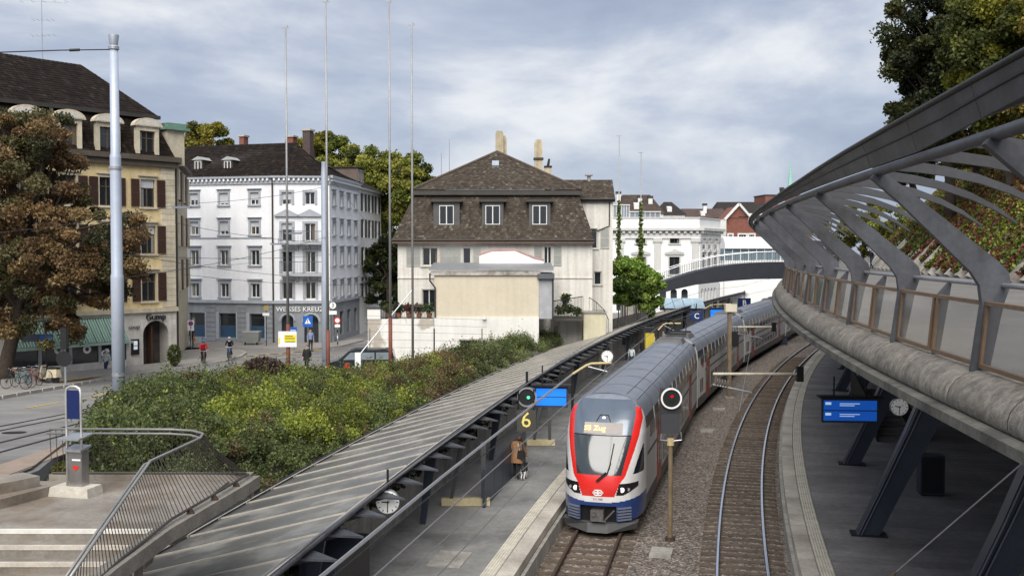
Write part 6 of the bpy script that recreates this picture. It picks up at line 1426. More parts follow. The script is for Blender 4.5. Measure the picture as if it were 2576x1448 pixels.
# ================================================================== vegetation
p = ony(15, 900, 56); zb = street_z(56)
tree('chestnut_tree', 'large chestnut tree with rusty brown autumn leaves before the yellow building', (p.x, 56, zb), 8, (1.7, 0, 8.7), (6.2, 4.6, 6.8), [(.22, .14, .065, 4), (.165, .105, .052, 3), (.125, .115, .05, 3), (.23, .16, .075, 2), (.075, .075, .036, 2.0)], nclump=480, per=400, leaf=.11, clump=(.35, .85), trunk_r=.4, squash=.7, keep=lambda x, y, z: not (x > 1.6 and z > .8 and x + .6 * z > 3.4) and not (x > 2.5 and z < -4.2))
def far_tree(u, v, rpx, Y, label, pal, zb=1.05, ratio=1.1, nclump=45, per=520, name='broadleaf_tree', leaf=.2):
    c = ony(u, v, Y); r = rpx * Y / FPX; return tree(name, label, (c.x, Y, zb), c.z - zb, (0, 0, c.z - zb), (r, r * .8, r * ratio), pal, nclump, per, leaf, (r * .16, r * .34), 'trees behind the houses', .3)
GT = [(.14, .165, .03, 3), (.19, .205, .035, 3), (.26, .26, .05, 2), (.08, .10, .025, 1.5)]; GO = [(.23, .21, .03, 3), (.17, .165, .03, 3), (.10, .11, .022, 2), (.29, .24, .05, 1)]
far_tree(520, 372, 70, 125, 'rounded yellow-green tree top showing above the hotel roof', GO)
far_tree(790, 395, 62, 122, 'yellow-green tree top half hidden by the hotel chimney', GO)
far_tree(860, 415, 60, 118, 'dark green tree top behind the end of the hotel roof', GT)
far_tree(940, 470, 92, 108, 'tall broad green tree between hotel and mansard house', GT, nclump=75, per=560)
far_tree(1030, 480, 78, 104, 'broad green tree rising behind the left end of the mansard roof', GT, nclump=75, per=560)
far_tree(1000, 620, 80, 112, 'deep green tree behind the tall ones beside the mansard house', GT, ratio=1.5, nclump=60, per=420)
for k_, (u_, v_) in enumerate(((2090, 590), (2170, 575), (2250, 570))): far_tree(u_, v_, 60, 150 - 6 * k_, ['far green tree beyond the end of the upper walkway', 'far yellow-green tree beyond the bend of the sloping wall', 'far dark tree closest to the sloping wall end'][k_], [GT, GO, GT][k_], zb=5, nclump=30, per=300)
far_tree(975, 680, 62, 98, 'dark green tree filling the gap beside the mansard house', [(.03, .042, .014, 3), (.05, .06, .018, 2)], ratio=1.6, nclump=55, per=260)
# bright bushes right of the house wing
for u, v, r, Y, lab, ra_ in ((1572, 715, 44, 89, 'bright green bush close to the house wing', 1.5), (1624, 725, 44, 90, 'bright green bush beside the footbridge end', 1.6), (1600, 700, 40, 93, 'upper bright green bush around the creeper masts', 1.2)):
    c = ony(u, v, Y); rr = r * Y / FPX; t = thing('leafy_bush', lab, 'bush', (c.x, Y, 1.05)); h = c.z - 1.05
    d = RNG.normal(size=(26, 3)); d /= np.linalg.norm(d, axis=1)[:, None]; cen = np.array([0, 0, h]) + d * np.array([rr, rr, rr * ra_]) * RNG.uniform(.4, 1, (26, 1)); q, ix = clump_points(cen, RNG.uniform(.4, .75, 26), 420, .3); pc = pick_cols(26, [(.24, .36, .07, 3), (.18, .28, .05, 3), (.32, .42, .10, 1), (.08, .13, .03, 1.2)], .15)[ix]
    put('foliage', leaf_mesh('bush_leaves', q, RNG.uniform(.14, .26, len(q)), np.clip(pc * (1 + RNG.normal(0, .25, (len(q), 1))), .004, 1), LEAF), t)
    b = MB()
    for k in range(4): a = k * 1.6; b.tube([(.1 * math.cos(a), .1 * math.sin(a), -.2), (.3 * math.cos(a), .5 * math.sin(a), h)], [.06, .03], 6)
    b.build('stems', BARK, t)
# trees on the hill above the sloping wall
def hill_tree(u, v, rx, rz, Y, label, pal, zb, **k):
    c = ony(u, v, Y); s__ = Y / FPX; return tree('hillside_tree', label, (c.x + 1.0, Y, zb), c.z - zb, (-1.0, 0, c.z - zb), (rx * s__, rx * s__ * .8, rz * s__), pal, group='trees on the hill above the wall', trunk_r=.35, **k)
DKG = [(.045, .057, .02, 3), (.07, .078, .025, 3), (.09, .07, .03, .8), (.03, .038, .016, 2)]; YG = [(.19, .19, .025, 3), (.14, .15, .025, 3), (.085, .10, .025, 3), (.24, .18, .035, .7)]
hill_tree(2360, 150, 130, 235, 72, 'dark autumn tree with ragged outline at the top of the hill', DKG, 12.0, nclump=120, per=620, leaf=.17, clump=(.6, 1.4))
hill_tree(2510, 120, 120, 200, 64, 'golden green autumn tree above the steel gallery', YG, 12.0, nclump=120, per=650, leaf=.16, clump=(.6, 1.3))
hill_tree(2660, 130, 130, 230, 60, 'golden green autumn tree rising furthest up the bank', YG, 14.0, nclump=80, per=560, leaf=.17, clump=(.6, 1.3))
hill_tree(2280, 380, 75, 90, 84, 'small dark tree at the foot of the hill trees', DKG, 12.0, nclump=50, per=460, leaf=.17, clump=(.5, 1.0))
hill_tree(2440, 330, 110, 90, 74, 'low mixed tree between the hill trees and the steel gallery', GO, 12.0, nclump=60, per=520, leaf=.17, clump=(.5, 1.1))
# shrubs on the embankment: one planting mass
cen = []; rad = []; pal_i = []
def bank_z(x, Y):
    se = street_edge(Y); lo = max(se + .4, CANF.off(Y, -5.2).x); zs = street_z(Y); t_ = min(1, max(0, (x - se) / max(.2, lo - se))); return zs + (1.2 - zs) * t_
Y = 20.2
while Y < 82:
    se = street_edge(Y) + (.5 if Y < 72 else .1); lo = CANF.off(Y, -5.45 if Y < 70 else -5.1).x; x = se + random.uniform(0, .5)
    while x < lo - .15:
        far = max(0, (Y - 48) / 26); r_ = random.uniform(.45, .85) * (1 + .25 * far); hgt = random.uniform(.1, .95) + 1.25 * max(0, far - .25) * random.uniform(.7, 1.3) + .25 * far
        if lo - x < 1.0: hgt *= .55; r_ *= .75
        if Y < 22: hgt *= .6
        u_ = CU + x / Y * FPX; vt_ = float(np.interp(u_, [220, 300, 400, 500, 600, 720, 850, 1010, 1100, 1200, 1300, 1450], [1010, 985, 938, 945, 918, 918, 930, 910, 882, 866, 842, 820])) + random.uniform(-8, 14)
        zc_ = max(bank_z(x, Y) + .1, min(bank_z(x, Y) + hgt, EYE - (vt_ - 632) / FPX * Y - r_ * .8))      # planting height measured against the street behind
        cen.append((x + random.uniform(-.2, .2), Y + random.uniform(-.3, .3), zc_)); rad.append(r_); v_ = 632 + (EYE - cen[-1][2]) / Y * FPX
        k = 0
        if 540 < u_ < 1010 and 930 < v_ < 1110: k = 1 if random.random() < .6 else 0
        if 900 < u_ < 1200 and 900 < v_ < 1010: k = random.choice([0, 1, 2, 2])
        if u_ > 1180: k = random.choice([0, 0, 3])
        if random.random() < .06: k = 2
        pal_i.append(k); x += random.uniform(.55, .95)
    Y += .62 if Y < 50 else .75
pals = [[(.068, .088, .030, 3), (.09, .112, .036, 3), (.046, .062, .024, 3), (.12, .135, .05, 1)], [(.17, .20, .03, 3), (.12, .15, .026, 2), (.24, .235, .04, 1.2), (.07, .09, .022, 2)], [(.13, .075, .042, 2), (.09, .065, .036, 2), (.085, .09, .028, 2)], [(.10, .115, .05, 3), (.15, .155, .075, 2), (.07, .085, .034, 2)]]
ptsL = []; colL = []
for c, r_, k in zip(cen, rad, pal_i):
    n = int(620 * (r_ / .65) ** 1.3 * (1 if c[1] < 42 else .75)); d = RNG.normal(size=(n, 3)); d /= np.linalg.norm(d, axis=1)[:, None]; d[:, 2] = np.abs(d[:, 2]) * 1.0 - .25 * RNG.random(n)
    q = d * (r_ * (.45 + .6 * RNG.random(n)))[:, None]; sp_ = RNG.random(n) < .10; q[sp_] *= RNG.uniform(1.1, 1.5, (sp_.sum(), 1)); q[:, 2] *= .95 + .55 * (RNG.random(n) < .07); ptsL.append(np.array(c) + q); cl = pick_cols(n, pals[k], .16); cl = cl * .6 + cl.mean(0) * .4; colL.append(cl * RNG.uniform(.75, 2.1))
for k in range(900):                         # loose upright sprigs above the mass
    c = random.choice(cen); kk = random.choice([0, 0, 1, 3]); n = 16; h_ = random.uniform(.5, 1.15); dx, dy = random.uniform(-.3, .3), random.uniform(-.3, .3); t_ = np.linspace(.35, 1, n)
    ptsL.append(np.stack([c[0] + dx * t_ + RNG.normal(0, .05, n), c[1] + dy * t_ + RNG.normal(0, .05, n), c[2] + h_ * t_ + RNG.normal(0, .03, n)], 1)); colL.append(pick_cols(n, pals[kk], .25) * RNG.uniform(.9, 1.7))
pts = np.concatenate(ptsL); cols_ = np.clip(np.concatenate(colL), .004, 1)
tag(put('shrub_bank', leaf_mesh('shrub_bank', pts, RNG.uniform(.04, .085, len(pts)), cols_, LEAF)), 'dense mixed green shrubs covering the bank beside the canopy', 'shrubs', kind='stuff')
def single_bush(name, label, u, v, r, Y, pal, n, squash=.8, zb=None):
    c = ony(u, v, Y); rr = r * Y / FPX; zb = c.z - rr * squash if zb is None else zb; t = thing(name, label, 'bush', (c.x, Y, zb)); d = RNG.normal(size=(n, 3)); d /= np.linalg.norm(d, axis=1)[:, None]; q = d * rr * (.6 + .45 * RNG.random((n, 1))); q[:, 2] = q[:, 2] * squash + (c.z - zb)
    put('foliage', leaf_mesh('bush_leaves', q, RNG.uniform(.07, .14, n), pick_cols(n, pal, .3), LEAF), t)
    b = MB()
    for k in range(4): a = k * 1.6; b.tube([(.05 * math.cos(a), .05 * math.sin(a), -.3), (rr * .4 * math.cos(a), rr * .4 * math.sin(a), c.z - zb)], [.03, .015], 5)
    b.build('stems', BARK, t)
single_bush('rounded_bush', 'rounded purple-brown bush at the street end of the shrubs', 662, 945, 62, 51, [(.075, .045, .042, 3), (.055, .035, .03, 3), (.09, .065, .04, 1)], 5200, .75)
single_bush('red_bush', 'small dark red bush among the green shrubs near the street', 478, 962, 30, 44, [(.11, .02, .025, 3), (.07, .02, .02, 2), (.05, .06, .02, 1)], 1300)
single_bush('street_bush', 'loose green bush at the corner of the yellow building', 438, 892, 17, 68, [(.09, .12, .035, 2), (.15, .17, .05, 1)], 700, 1.5)
single_bush('verge_bush', 'yellowing bush at the foot of the ticket machine', 165, 1195, 34, 19.6, [(.12, .11, .025, 2), (.06, .08, .02, 2), (.2, .15, .04, 1)], 1500, .9)
b = MB()
# ivy hanging over the retaining wall under the canopy
n = 5200; Yv = RNG.uniform(20, 62, n); P_ = np.array([CANF.off(y, -1.78 + RNG.uniform(-.2, .12), 1.55 + RNG.normal(0, .22)) for y in Yv]); keep = np.sin(Yv * 1.7) + np.sin(Yv * .6 + 1) > -.6
tag(put('wall_ivy', leaf_mesh('wall_ivy', P_[keep], RNG.uniform(.1, .2, keep.sum()), pick_cols(int(keep.sum()), [(.04, .06, .018, 2), (.025, .04, .014, 2)]), LEAF)), 'dark ivy trailing over the retaining wall below the glass canopy', 'ivy', kind='stuff')
# ================================================================== people (one continuous skinned body each)
SKIN = mat('skin', (.45, .27, .19), .6, var=.05)
def cloth(name, c): return mat('cloth_' + name, c, .85, var=.15, scale=9, bump=.2)
def person(label, loc, rz, pose, top, legs, hair, height=1.72, coat=None, shoes=(.03, .028, .026), hood=None, bag=None, group=None):
    """pose: dict of joints in metres for a 1.72 m figure, x right, y forward, z up"""
    J = {'pelvis': (0, 0, .93), 'waist': (0, 0, 1.08), 'chest': (0, .0, 1.30), 'neck': (0, .0, 1.47), 'head': (0, .02, 1.60), 'crown': (0, .01, 1.70),
         'shl': (-.18, 0, 1.42), 'ell': (-.24, -.02, 1.13), 'wrl': (-.23, .06, .90), 'hal': (-.23, .10, .80), 'shr': (.18, 0, 1.42), 'elr': (.24, -.02, 1.13), 'wrr': (.23, .06, .90), 'har': (.23, .10, .80),
         'hil': (-.09, 0, .90), 'knl': (-.10, .03, .50), 'anl': (-.10, -.02, .09), 'tol': (-.11, .15, .035), 'hir': (.09, 0, .90), 'knr': (.10, .03, .50), 'anr': (.10, -.02, .09), 'tor': (.11, .15, .035)}
    J.update(pose); names = list(J)
    E_ = [('pelvis', 'waist'), ('waist', 'chest'), ('chest', 'neck'), ('neck', 'head'), ('head', 'crown'), ('chest', 'shl'), ('shl', 'ell'), ('ell', 'wrl'), ('wrl', 'hal'), ('chest', 'shr'), ('shr', 'elr'), ('elr', 'wrr'), ('wrr', 'har'), ('pelvis', 'hil'), ('hil', 'knl'), ('knl', 'anl'), ('anl', 'tol'), ('pelvis', 'hir'), ('hir', 'knr'), ('knr', 'anr'), ('anr', 'tor')]
    rad = {'pelvis': .135, 'waist': .125, 'chest': .145, 'neck': .055, 'head': .098, 'crown': .075, 'sh': .075, 'el': .052, 'wr': .036, 'ha': .045, 'hi': .10, 'kn': .065, 'an': .047, 'to': .042}
    me = bpy.data.meshes.new('body'); me.from_pydata([J[n] for n in names], [(names.index(a), names.index(b)) for a, b in E_], [])
    o = bpy.data.objects.new('body', me); C.objects.link(o); sk = o.modifiers.new('skin', 'SKIN')
    bm = bmesh.new(); bm.from_mesh(me); ly = bm.verts.layers.skin.verify()
    bm.verts.ensure_lookup_table()
    for i, n in enumerate(names):
        r = rad.get(n, rad.get(n[:2])); k = (1.25 if (coat and n[:2] in ('sh', 'el', 'wr')) else 1.0)
        bm.verts[i][ly].radius = (r * k, r * k); bm.verts[i][ly].use_root = (n == 'pelvis')
    bm.to_mesh(me); bm.free()
    su = o.modifiers.new('sub', 'SUBSURF'); su.levels = 1; su.render_levels = 1
    m2 = bpy.data.meshes.new_from_object(o.evaluated_get(bpy.context.evaluated_depsgraph_get())); bpy.data.objects.remove(o)
    m2.materials.clear()
    for mm in (SKIN, top, legs, cloth('shoe' + str(shoes), shoes)): m2.materials.append(mm)
    seg = [(Vector(J[a]), Vector(J[b]), (0 if b in ('head', 'crown', 'hal', 'har') else 3 if b[:2] == 'to' else 2 if b[:2] in ('kn', 'an', 'hi') else 1)) for a, b in E_]
    for f in m2.polygons:
        c = f.center; best = 9; bi = 1
        for a, b, k in seg:
            ab = b - a; t_ = max(0, min(1, (c - a).dot(ab) / max(1e-6, ab.dot(ab)))); d = (a + ab * t_ - c).length
            if d < best: best = d; bi = k
        f.material_index = bi; f.use_smooth = True
    s = height / 1.72
    t = thing('person', label, 'person', loc, rz, group); t.scale = (s, s, s)
    put('body', m2, t)
    h = Vector(J['head']); cr = Vector(J['crown']); up = (cr - h).normalized(); fw = Vector((0, 1, 0)); fw = (fw - up * fw.dot(up)).normalized(); rt_ = fw.cross(up)
    b = MB(); rows = []
    for i in range(8):                                   # hair / hood cap
        a = math.pi * (.02 + .62 * i / 7); rr = (.112 if not hood else .135) * math.sin(a); rows.append([h + up * (.03 + (.125 if not hood else .15) * math.cos(a)) - fw * (.02 + .012 * i) + rt_ * (rr * math.cos(q)) + fw * (rr * 1.05 * math.sin(q)) for q in np.linspace(0, 2 * math.pi, 13)[:-1]])
    b.strip(rows, True); b.build('hood' if hood else 'hair', hood or hair, t, True)
    for sx in (-1, 1):                                    # face: eyes, ears
        e1 = MB(); e1.tube([h + rt_ * .035 * sx + fw * .088 + up * .012, h + rt_ * .035 * sx + fw * .098 + up * .012], .011, 6); e1.build('eye', STEELB, t)
        e1 = MB(); e1.beam(h + rt_ * .095 * sx + up * .03, h + rt_ * .095 * sx - up * .03, .02, .03); e1.build('ear', SKIN, t)
    e1 = MB(); e1.tube([h + fw * .09 + up * .015, h + fw * .118 - up * .02], [.008, .014], 6); e1.build('nose', SKIN, t)
    e1 = MB(); e1.beam(h + fw * .093 - up * .052 - rt_ * .022, h + fw * .093 - up * .052 + rt_ * .022, .008, .008); e1.build('mouth', mat('lip', (.3, .1, .09), .6), t)
    for sd in ('l', 'r'):                                 # fingers, slightly curled, and thumb
        w_, a_ = Vector(J['wr' + sd]), Vector(J['ha' + sd]); d = (a_ - w_).normalized(); sidev = d.cross(Vector((0, 1, .3))).normalized()
        for k in range(5):
            e1 = MB(); off_ = sidev * (.016 * (k - 1.5)) if k < 4 else sidev * -.045; ln = (.055, .07, .066, .05, .045)[k]; p0 = a_ + off_ + d * (.02 if k < 4 else -.02); p1 = p0 + d * ln * .6 + Vector((0, .01, 0)); p2 = p1 + (d * .5 + Vector((0, .5, 0))).normalized() * ln * .5
            e1.tube([p0, p1, p2], [.011, .010, .008], 6); e1.build('thumb' if k == 4 else 'finger', SKIN, t)
    if coat:
        b = MB(); rows = []; ch, pe = Vector(J['chest']), Vector(J['pelvis']); kz = coat[1]
        for z, rx, ry, mix_ in ((1.46, .11, .09, 1), (1.42, .22, .13, 1), (1.3, .235, .16, .95), (1.1, .215, .165, .5), (.95, .225, .175, 0), (kz, .27, .21, 0)):
            c = pe.lerp(ch, mix_); rows.append([(c.x + rx * math.cos(q), c.y + ry * math.sin(q) , z + .012 * math.sin(3 * q)) for q in np.linspace(0, 2 * math.pi, 17)[:-1]])
        b.strip(rows, True); b.build('coat', coat[0], t, True)
    return t
def bag_on(t, c, size, m, name='bag'):
    b = MB(); x, y, z = c; sx, sy, sz = size; b.hexa([(x - sx, y - sy, z - sz), (x + sx, y - sy, z - sz), (x + sx, y + sy, z - sz), (x - sx, y + sy, z - sz), (x - sx * .75, y - sy * .8, z + sz), (x + sx * .75, y - sy * .8, z + sz), (x + sx * .75, y + sy * .8, z + sz), (x - sx * .75, y + sy * .8, z + sz)]); b.tube([(x - sx * .6, y, z + sz), (x - sx * .3, y, z + sz + .35), (x + sx * .3, y, z + sz + .4), (x + sx * .6, y, z + sz)], .015, 6); return b.build(name, m, t)
BLK = cloth('black', (.015, .015, .017)); HAIRD = mat('dark_hair', (.02, .014, .01), .6, var=.2); HAIRB = mat('brown_hair', (.08, .045, .025), .6, var=.2)
NAVY = cloth('navy', (.02, .028, .06)); REDC = cloth('red', (.5, .02, .03)); TEAL = cloth('teal', (.12, .36, .37)); PALE = cloth('pale', (.52, .58, .58)); DEN = cloth('denim', (.03, .05, .11)); BRN = cloth('camel', (.26, .135, .065)); CREAM = cloth('cream', (.5, .42, .3))
walk = {'knl': (-.10, .12, .50), 'anl': (-.10, .10, .10), 'tol': (-.11, .28, .05), 'knr': (.10, .02, .50), 'anr': (.10, -.22, .12), 'tor': (.11, -.09, .035), 'ell': (-.25, -.10, 1.15), 'wrl': (-.24, -.06, .92), 'hal': (-.24, -.03, .83), 'elr': (.25, .04, 1.15), 'wrr': (.23, .16, .95), 'har': (.22, .22, .87)}
def mk(p, **k): d = dict(p); d.update(k); return d
p = onz(1299, 1203, 0)
bend = mk(walk, chest=(.02, .10, 1.29), neck=(.05, .18, 1.43), head=(.07, .24, 1.54), crown=(.08, .27, 1.63), shl=(-.16, .08, 1.40), shr=(.20, .10, 1.38), ell=(-.27, .02, 1.13), wrl=(-.36, .06, .93), hal=(-.39, .09, .85), elr=(.28, .18, 1.13), wrr=(.33, .28, .95), har=(.35, .33, .87))
t = person('person in long camel coat with black shoulder bag bending forward on the platform', p, R(-14), bend, BRN, BLK, HAIRB, 1.72, coat=(BRN, .66))
bag_on(t, (.20, -.10, 1.0), (.15, .08, .16), BLK, 'shoulder_bag'); b = MB(); b.beam((.10, -.10, 1.44), (.12, -.08, 1.16), .07, .03); b.build('scarf', CREAM, t)
# a small dog beside
dg = thing('dog', 'small black and white dog standing at the feet of the coated person', 'dog', p + Vector((.30, -.05, 0)), R(-14))
b = MB(); DOGB = mat('dog_black', (.02, .02, .02), .8); DOGW = mat('dog_white', (.6, .6, .58), .8)
b.tube([(0, -.24, .34), (0, -.1, .35), (0, .06, .34), (0, .2, .36), (0, .27, .46), (0, .33, .52), (0, .42, .50)], [.07, .10, .105, .115, .07, .075, .035], 10)
for x in (-.055, .055):
    b.cm = 1; b.tube([(x, .2, .34), (x, .19, .17), (x, .2, .02)], [.045, .028, .03], 7); b.tube([(x, -.2, .34), (x, -.14, .22), (x, -.25, .13), (x, -.22, .02)], [.06, .04, .024, .03], 7); b.cm = 0
    b.tube([(x * .8, .32, .57), (x * 1.1, .29, .64)], [.03, .01], 5)
b.tube([(0, -.27, .38), (0, -.38, .48), (0, -.40, .56)], [.03, .02, .01], 6); b.build('body', [DOGB, DOGW], dg, True)
# ------------------------------------------------------------------ bicycles
_bm = {}
def bike_parts(col):
    fm = mat('bike_' + '_'.join('%.2f' % c for c in col), col, .4)
    if fm.name in _bm: return _bm[fm.name]
    tyre = MB(); n = 22; rows = []
    for i in range(n): a = 2 * math.pi * i / n; c = Vector((0, math.cos(a), math.sin(a))); rows.append([c * (.335 + .018 * math.cos(q)) + Vector((.018 * math.sin(q), 0, 0)) for q in np.linspace(0, 2 * math.pi, 7)[:-1]])
    rows.append(rows[0]); tyre.strip(rows, True)
    for i in range(9): a = math.pi * i / 9; tyre.beam((0, .33 * math.cos(a), .33 * math.sin(a)), (0, -.33 * math.cos(a), -.33 * math.sin(a)), .006, .006)
    fr = MB()
    for a, c, r in (((0, -.52, .34), (0, -.08, .28), .014), ((0, -.08, .28), (0, -.2, .82), .017), ((0, -.08, .28), (0, .36, .72), .02), ((0, -.18, .76), (0, .35, .80), .018), ((0, -.52, .34), (0, -.18, .76), .013), ((0, .33, .9), (0, .40, .6), .02), ((-.04, .40, .6), (-.05, .54, .34), .013), ((.04, .40, .6), (.05, .54, .34), .013)): fr.cyl(a, c, r, None, 7)
    bar = MB(); bar.tube([(-.28, .2, 1.0), (-.2, .32, 1.0), (0, .33, .96), (.2, .32, 1.0), (.28, .2, 1.0)], .014, 6); bar.cyl((0, .33, .86), (0, .33, .96), .015)
    sad = MB(); sad.hexa([(-.03, -.06, .87), (.03, -.06, .87), (.08, -.32, .87), (-.08, -.32, .87), (-.02, -.04, .92), (.02, -.04, .92), (.08, -.33, .93), (-.08, -.33, .93)])
    ped = MB(); ped.cyl((-.1, -.08, .28), (.1, -.08, .28), .02); ped.cyl((.05, -.08, .28), (.06, -.08, .28), .09, None, 14); ped.beam((.1, -.08, .28), (.1, .06, .2), .02, .02); ped.beam((-.1, -.08, .28), (-.1, -.22, .36), .02, .02); ped.box(.1, .2, .02, .1, .18, .2); ped.box(-.2, -.1, -.26, -.18, .35, .37)
    _bm[fm.name] = (tyre.mesh('wheel', STEELB), fr.mesh('frame', fm), bar.mesh('handlebar', GALV), sad.mesh('saddle', BLK), ped.mesh('crank', GALV)); return _bm[fm.name]
def bicycle(label, loc, rz, col, lean=0., group=None, basket=None):
    t = thing('bicycle', label, 'bicycle', loc, rz, group); t.rotation_euler = (0, lean, rz); w, f, h, s, c = bike_parts(col)
    put('wheel', w, t, (0, -.52, .35)); put('wheel', w, t, (0, .54, .35)); put('frame', f, t); put('handlebar', h, t); put('saddle', s, t); put('crank', c, t)
    if basket: b = MB(); b.box(-.17, .17, .36, .62, .80, 1.0); b.build('basket', basket, t)
    return t
ride = {'pelvis': (0, -.18, .98), 'waist': (0, -.10, 1.12), 'chest': (0, .06, 1.32), 'neck': (0, .14, 1.46), 'head': (0, .20, 1.57), 'crown': (0, .21, 1.67), 'shl': (-.18, .10, 1.42), 'shr': (.18, .10, 1.42), 'ell': (-.26, .18, 1.18), 'wrl': (-.26, .22, 1.06), 'hal': (-.26, .25, 1.03), 'elr': (.26, .18, 1.18), 'wrr': (.26, .22, 1.06), 'har': (.26, .25, 1.03), 'hil': (-.09, -.16, .95), 'knl': (-.12, .20, .74), 'anl': (-.14, -.16, .45), 'tol': (-.15, -.05, .39), 'hir': (.09, -.16, .95), 'knr': (.12, .20, .58), 'anr': (.14, .05, .28), 'tor': (.15, .17, .23)}
p = onstreet(512, 917); p.z = street_z(p.y) + .02
bicycle('bicycle ridden by the cyclist in the red jacket', p, R(205), (.12, .02, .02)); t = person('cyclist in red jacket and blue helmet riding along the tram street', p, R(205), ride, REDC, BLK, HAIRD, 1.75)
b = MB(); rows = []
def helmet(t, J, m):
    h = Vector(J['head']); b = MB(); rows = []
    for i in range(6): a = math.pi * .5 * i / 5; rr = .135 * math.sin(a) + .002; rows.append([h + Vector((rr * math.cos(q) * .9, -.02 + rr * math.sin(q) * 1.15, .05 + .125 * math.cos(a))) for q in np.linspace(0, 2 * math.pi, 13)[:-1]])
    b.strip(rows, True); b.build('helmet', m, t, True)
helmet(t, ride, cloth('helmet_blue', (.04, .12, .3))); bag_on(t, (0, -.17, 1.28), (.13, .09, .2), BLK, 'backpack')
p = onstreet(578, 906); p.z = street_z(p.y) + .02
bicycle('bicycle ridden by the cyclist in black', p, R(188), (.05, .06, .09)); t = person('cyclist in black with pale scarf and dark helmet near the crossing', p, R(188), ride, BLK, DEN, HAIRD, 1.72); helmet(t, ride, cloth('helmet_pale', (.3, .33, .36)))
b = MB(); b.tube([(-.1, .1, 1.45), (0, .2, 1.42), (.1, .1, 1.45)], .05, 7); b.build('scarf', PALE, t)
p = onstreet(268, 951); p.z = street_z(p.y) + .12
t = person('pedestrian in pale hooded jacket and jeans on the pavement by the shop', p, R(150), walk, PALE, DEN, HAIRD, 1.7, shoes=(.35, .22, .2), hood=cloth('hood_white', (.66, .66, .66))); bag_on(t, (.0, -.16, 1.22), (.12, .07, .16), cloth('pack_grey', (.36, .42, .42)), 'backpack')
p = onstreet(772, 932); p.z = street_z(p.y)
t = person('person with long teal scarf over dark coat crossing behind the shrubs', p, R(170), walk, BLK, BLK, HAIRD, 1.7, coat=(BLK, .7)); b = MB(); b.tube([(0, -.04, 1.62), (.0, -.12, 1.48), (.02, -.17, 1.2), (.0, -.18, .95)], [.13, .13, .11, .06], 9); b.build('scarf', TEAL, t, True)
p = onstreet(781, 884); p.z = 1.05 + .0
person('person in blue shirt and dark trousers standing by the hotel doorway', p, R(200), {}, cloth('shirt_blue', (.20, .26, .42)), BLK, HAIRD, 1.78)
p = onstreet(483, 876); p.z = 1.17
t = person('person in dark jacket with orange bag standing under the no-parking sign', p, R(160), {}, NAVY, BLK, HAIRD, 1.74); bag_on(t, (-.26, .08, .62), (.11, .06, .17), cloth('bag_orange', (.4, .2, .1)))
for i, (u, v, lab, c1, c2, hh) in enumerate(((1588, 925, 'waiting person in white top on the platform beside the carriages', PALE, DEN, 1.7), (1615, 905, 'waiting person in black coat on the platform beside the carriages', BLK, BLK, 1.76), (1645, 888, 'waiting person in pale coat near the blue departure screen', CREAM, BLK, 1.68), (1668, 880, 'waiting person in grey top with dark trousers near the blue screen', cloth('grey', (.25, .25, .26)), NAVY, 1.75))):
    person(lab, onz(u, v, 0), R(40 * i), {}, c1, c2, HAIRD, hh, group='people waiting on the platform')
p = Vector((0, 0, 7.5)); q = onz(2191, 676, 7.5); person('pedestrian in dark jacket and jeans on the upper walkway', q, R(100), walk, BLK, DEN, HAIRD, 1.75)
# parked bicycles under the chestnut
for i, (u, v, rz, col, lab) in enumerate(((58, 980, 70, (.04, .16, .2), 'teal bicycle with basket parked under the chestnut tree'), (84, 974, 55, (.2, .05, .03), 'dark red bicycle parked between the teal and grey ones'), (104, 968, 62, (.2, .2, .21), 'grey bicycle parked next to the cream scooter'), (40, 984, 80, (.03, .03, .035), 'black bicycle parked closest to the chestnut trunk'))):
    p = onstreet(u, v); p.z = street_z(p.y) + .12; bicycle(lab, p, R(rz), col, R(6), 'bicycles parked under the chestnut', mat('basket', (.12, .07, .04), .8) if i == 0 else None)
p = onstreet(122, 968); p.z = street_z(p.y) + .12
sc_ = thing('motor_scooter', 'cream motor scooter parked at the end of the bicycle row', 'scooter', p, R(70)); SCR = mat('scooter_cream', (.55, .48, .34), .35)
for y in (-.5, .55): b = MB(); b.tube([(-.06, y, .24), (.06, y, .24)], .24, 18); b.build('wheel', STEELB, sc_)
b = MB(); b.hexa([(-.2, -.75, .35), (.2, -.75, .35), (.18, .0, .3), (-.18, .0, .3), (-.14, -.7, .8), (.14, -.7, .8), (.14, -.05, .75), (-.14, -.05, .75)]); b.box(-.18, .18, 0, .4, .25, .32); b.hexa([(-.2, .38, .3), (.2, .38, .3), (.16, .5, .3), (-.16, .5, .3), (-.16, .3, .98), (.16, .3, .98), (.12, .4, .98), (-.12, .4, .98)]); b.build('body', SCR, sc_)
b = MB(); b.box(-.14, .14, -.72, -.05, .80, .88); b.build('seat', BLK, sc_); b = MB(); b.tube([(-.3, .3, 1.05), (0, .36, 1.0), (.3, .3, 1.05)], .02, 6); b.build('handlebar', STEELB, sc_)
# ------------------------------------------------------------------ car behind the shrubs
p = ony(905, 900, 61.5); p.z = street_z(61.5); car = thing('parked_van', 'dark parked van with long grey windows behind the shrubs', 'car', p, R(4)); CARP = mat('car_paint', (.035, .042, .055), .25, .3, var=.03, coat=.5); CARG = mat('car_glass', (.22, .26, .29), .05, spec=.9)
prof2 = [(-2.4, .35), (2.35, .35), (2.4, .9), (2.3, 1.2), (1.9, 1.25), (1.9, 1.3), (-1.3, 1.3), (-2.3, 1.02), (-2.45, .8)]; b = MB(); b.prism([(x, -.9, z) for x, z in prof2], (0, 1.8, 0)); b.build('body', CARP, car)
b = MB(); prof3 = [(-1.25, 1.305), (2.2, 1.305), (2.05, 1.85), (1.6, 1.95), (-.2, 1.95), (-.6, 1.86)]; b.prism([(x, -.8, z) for x, z in prof3], (0, 1.6, 0)); b.build('cabin', CARP, car)
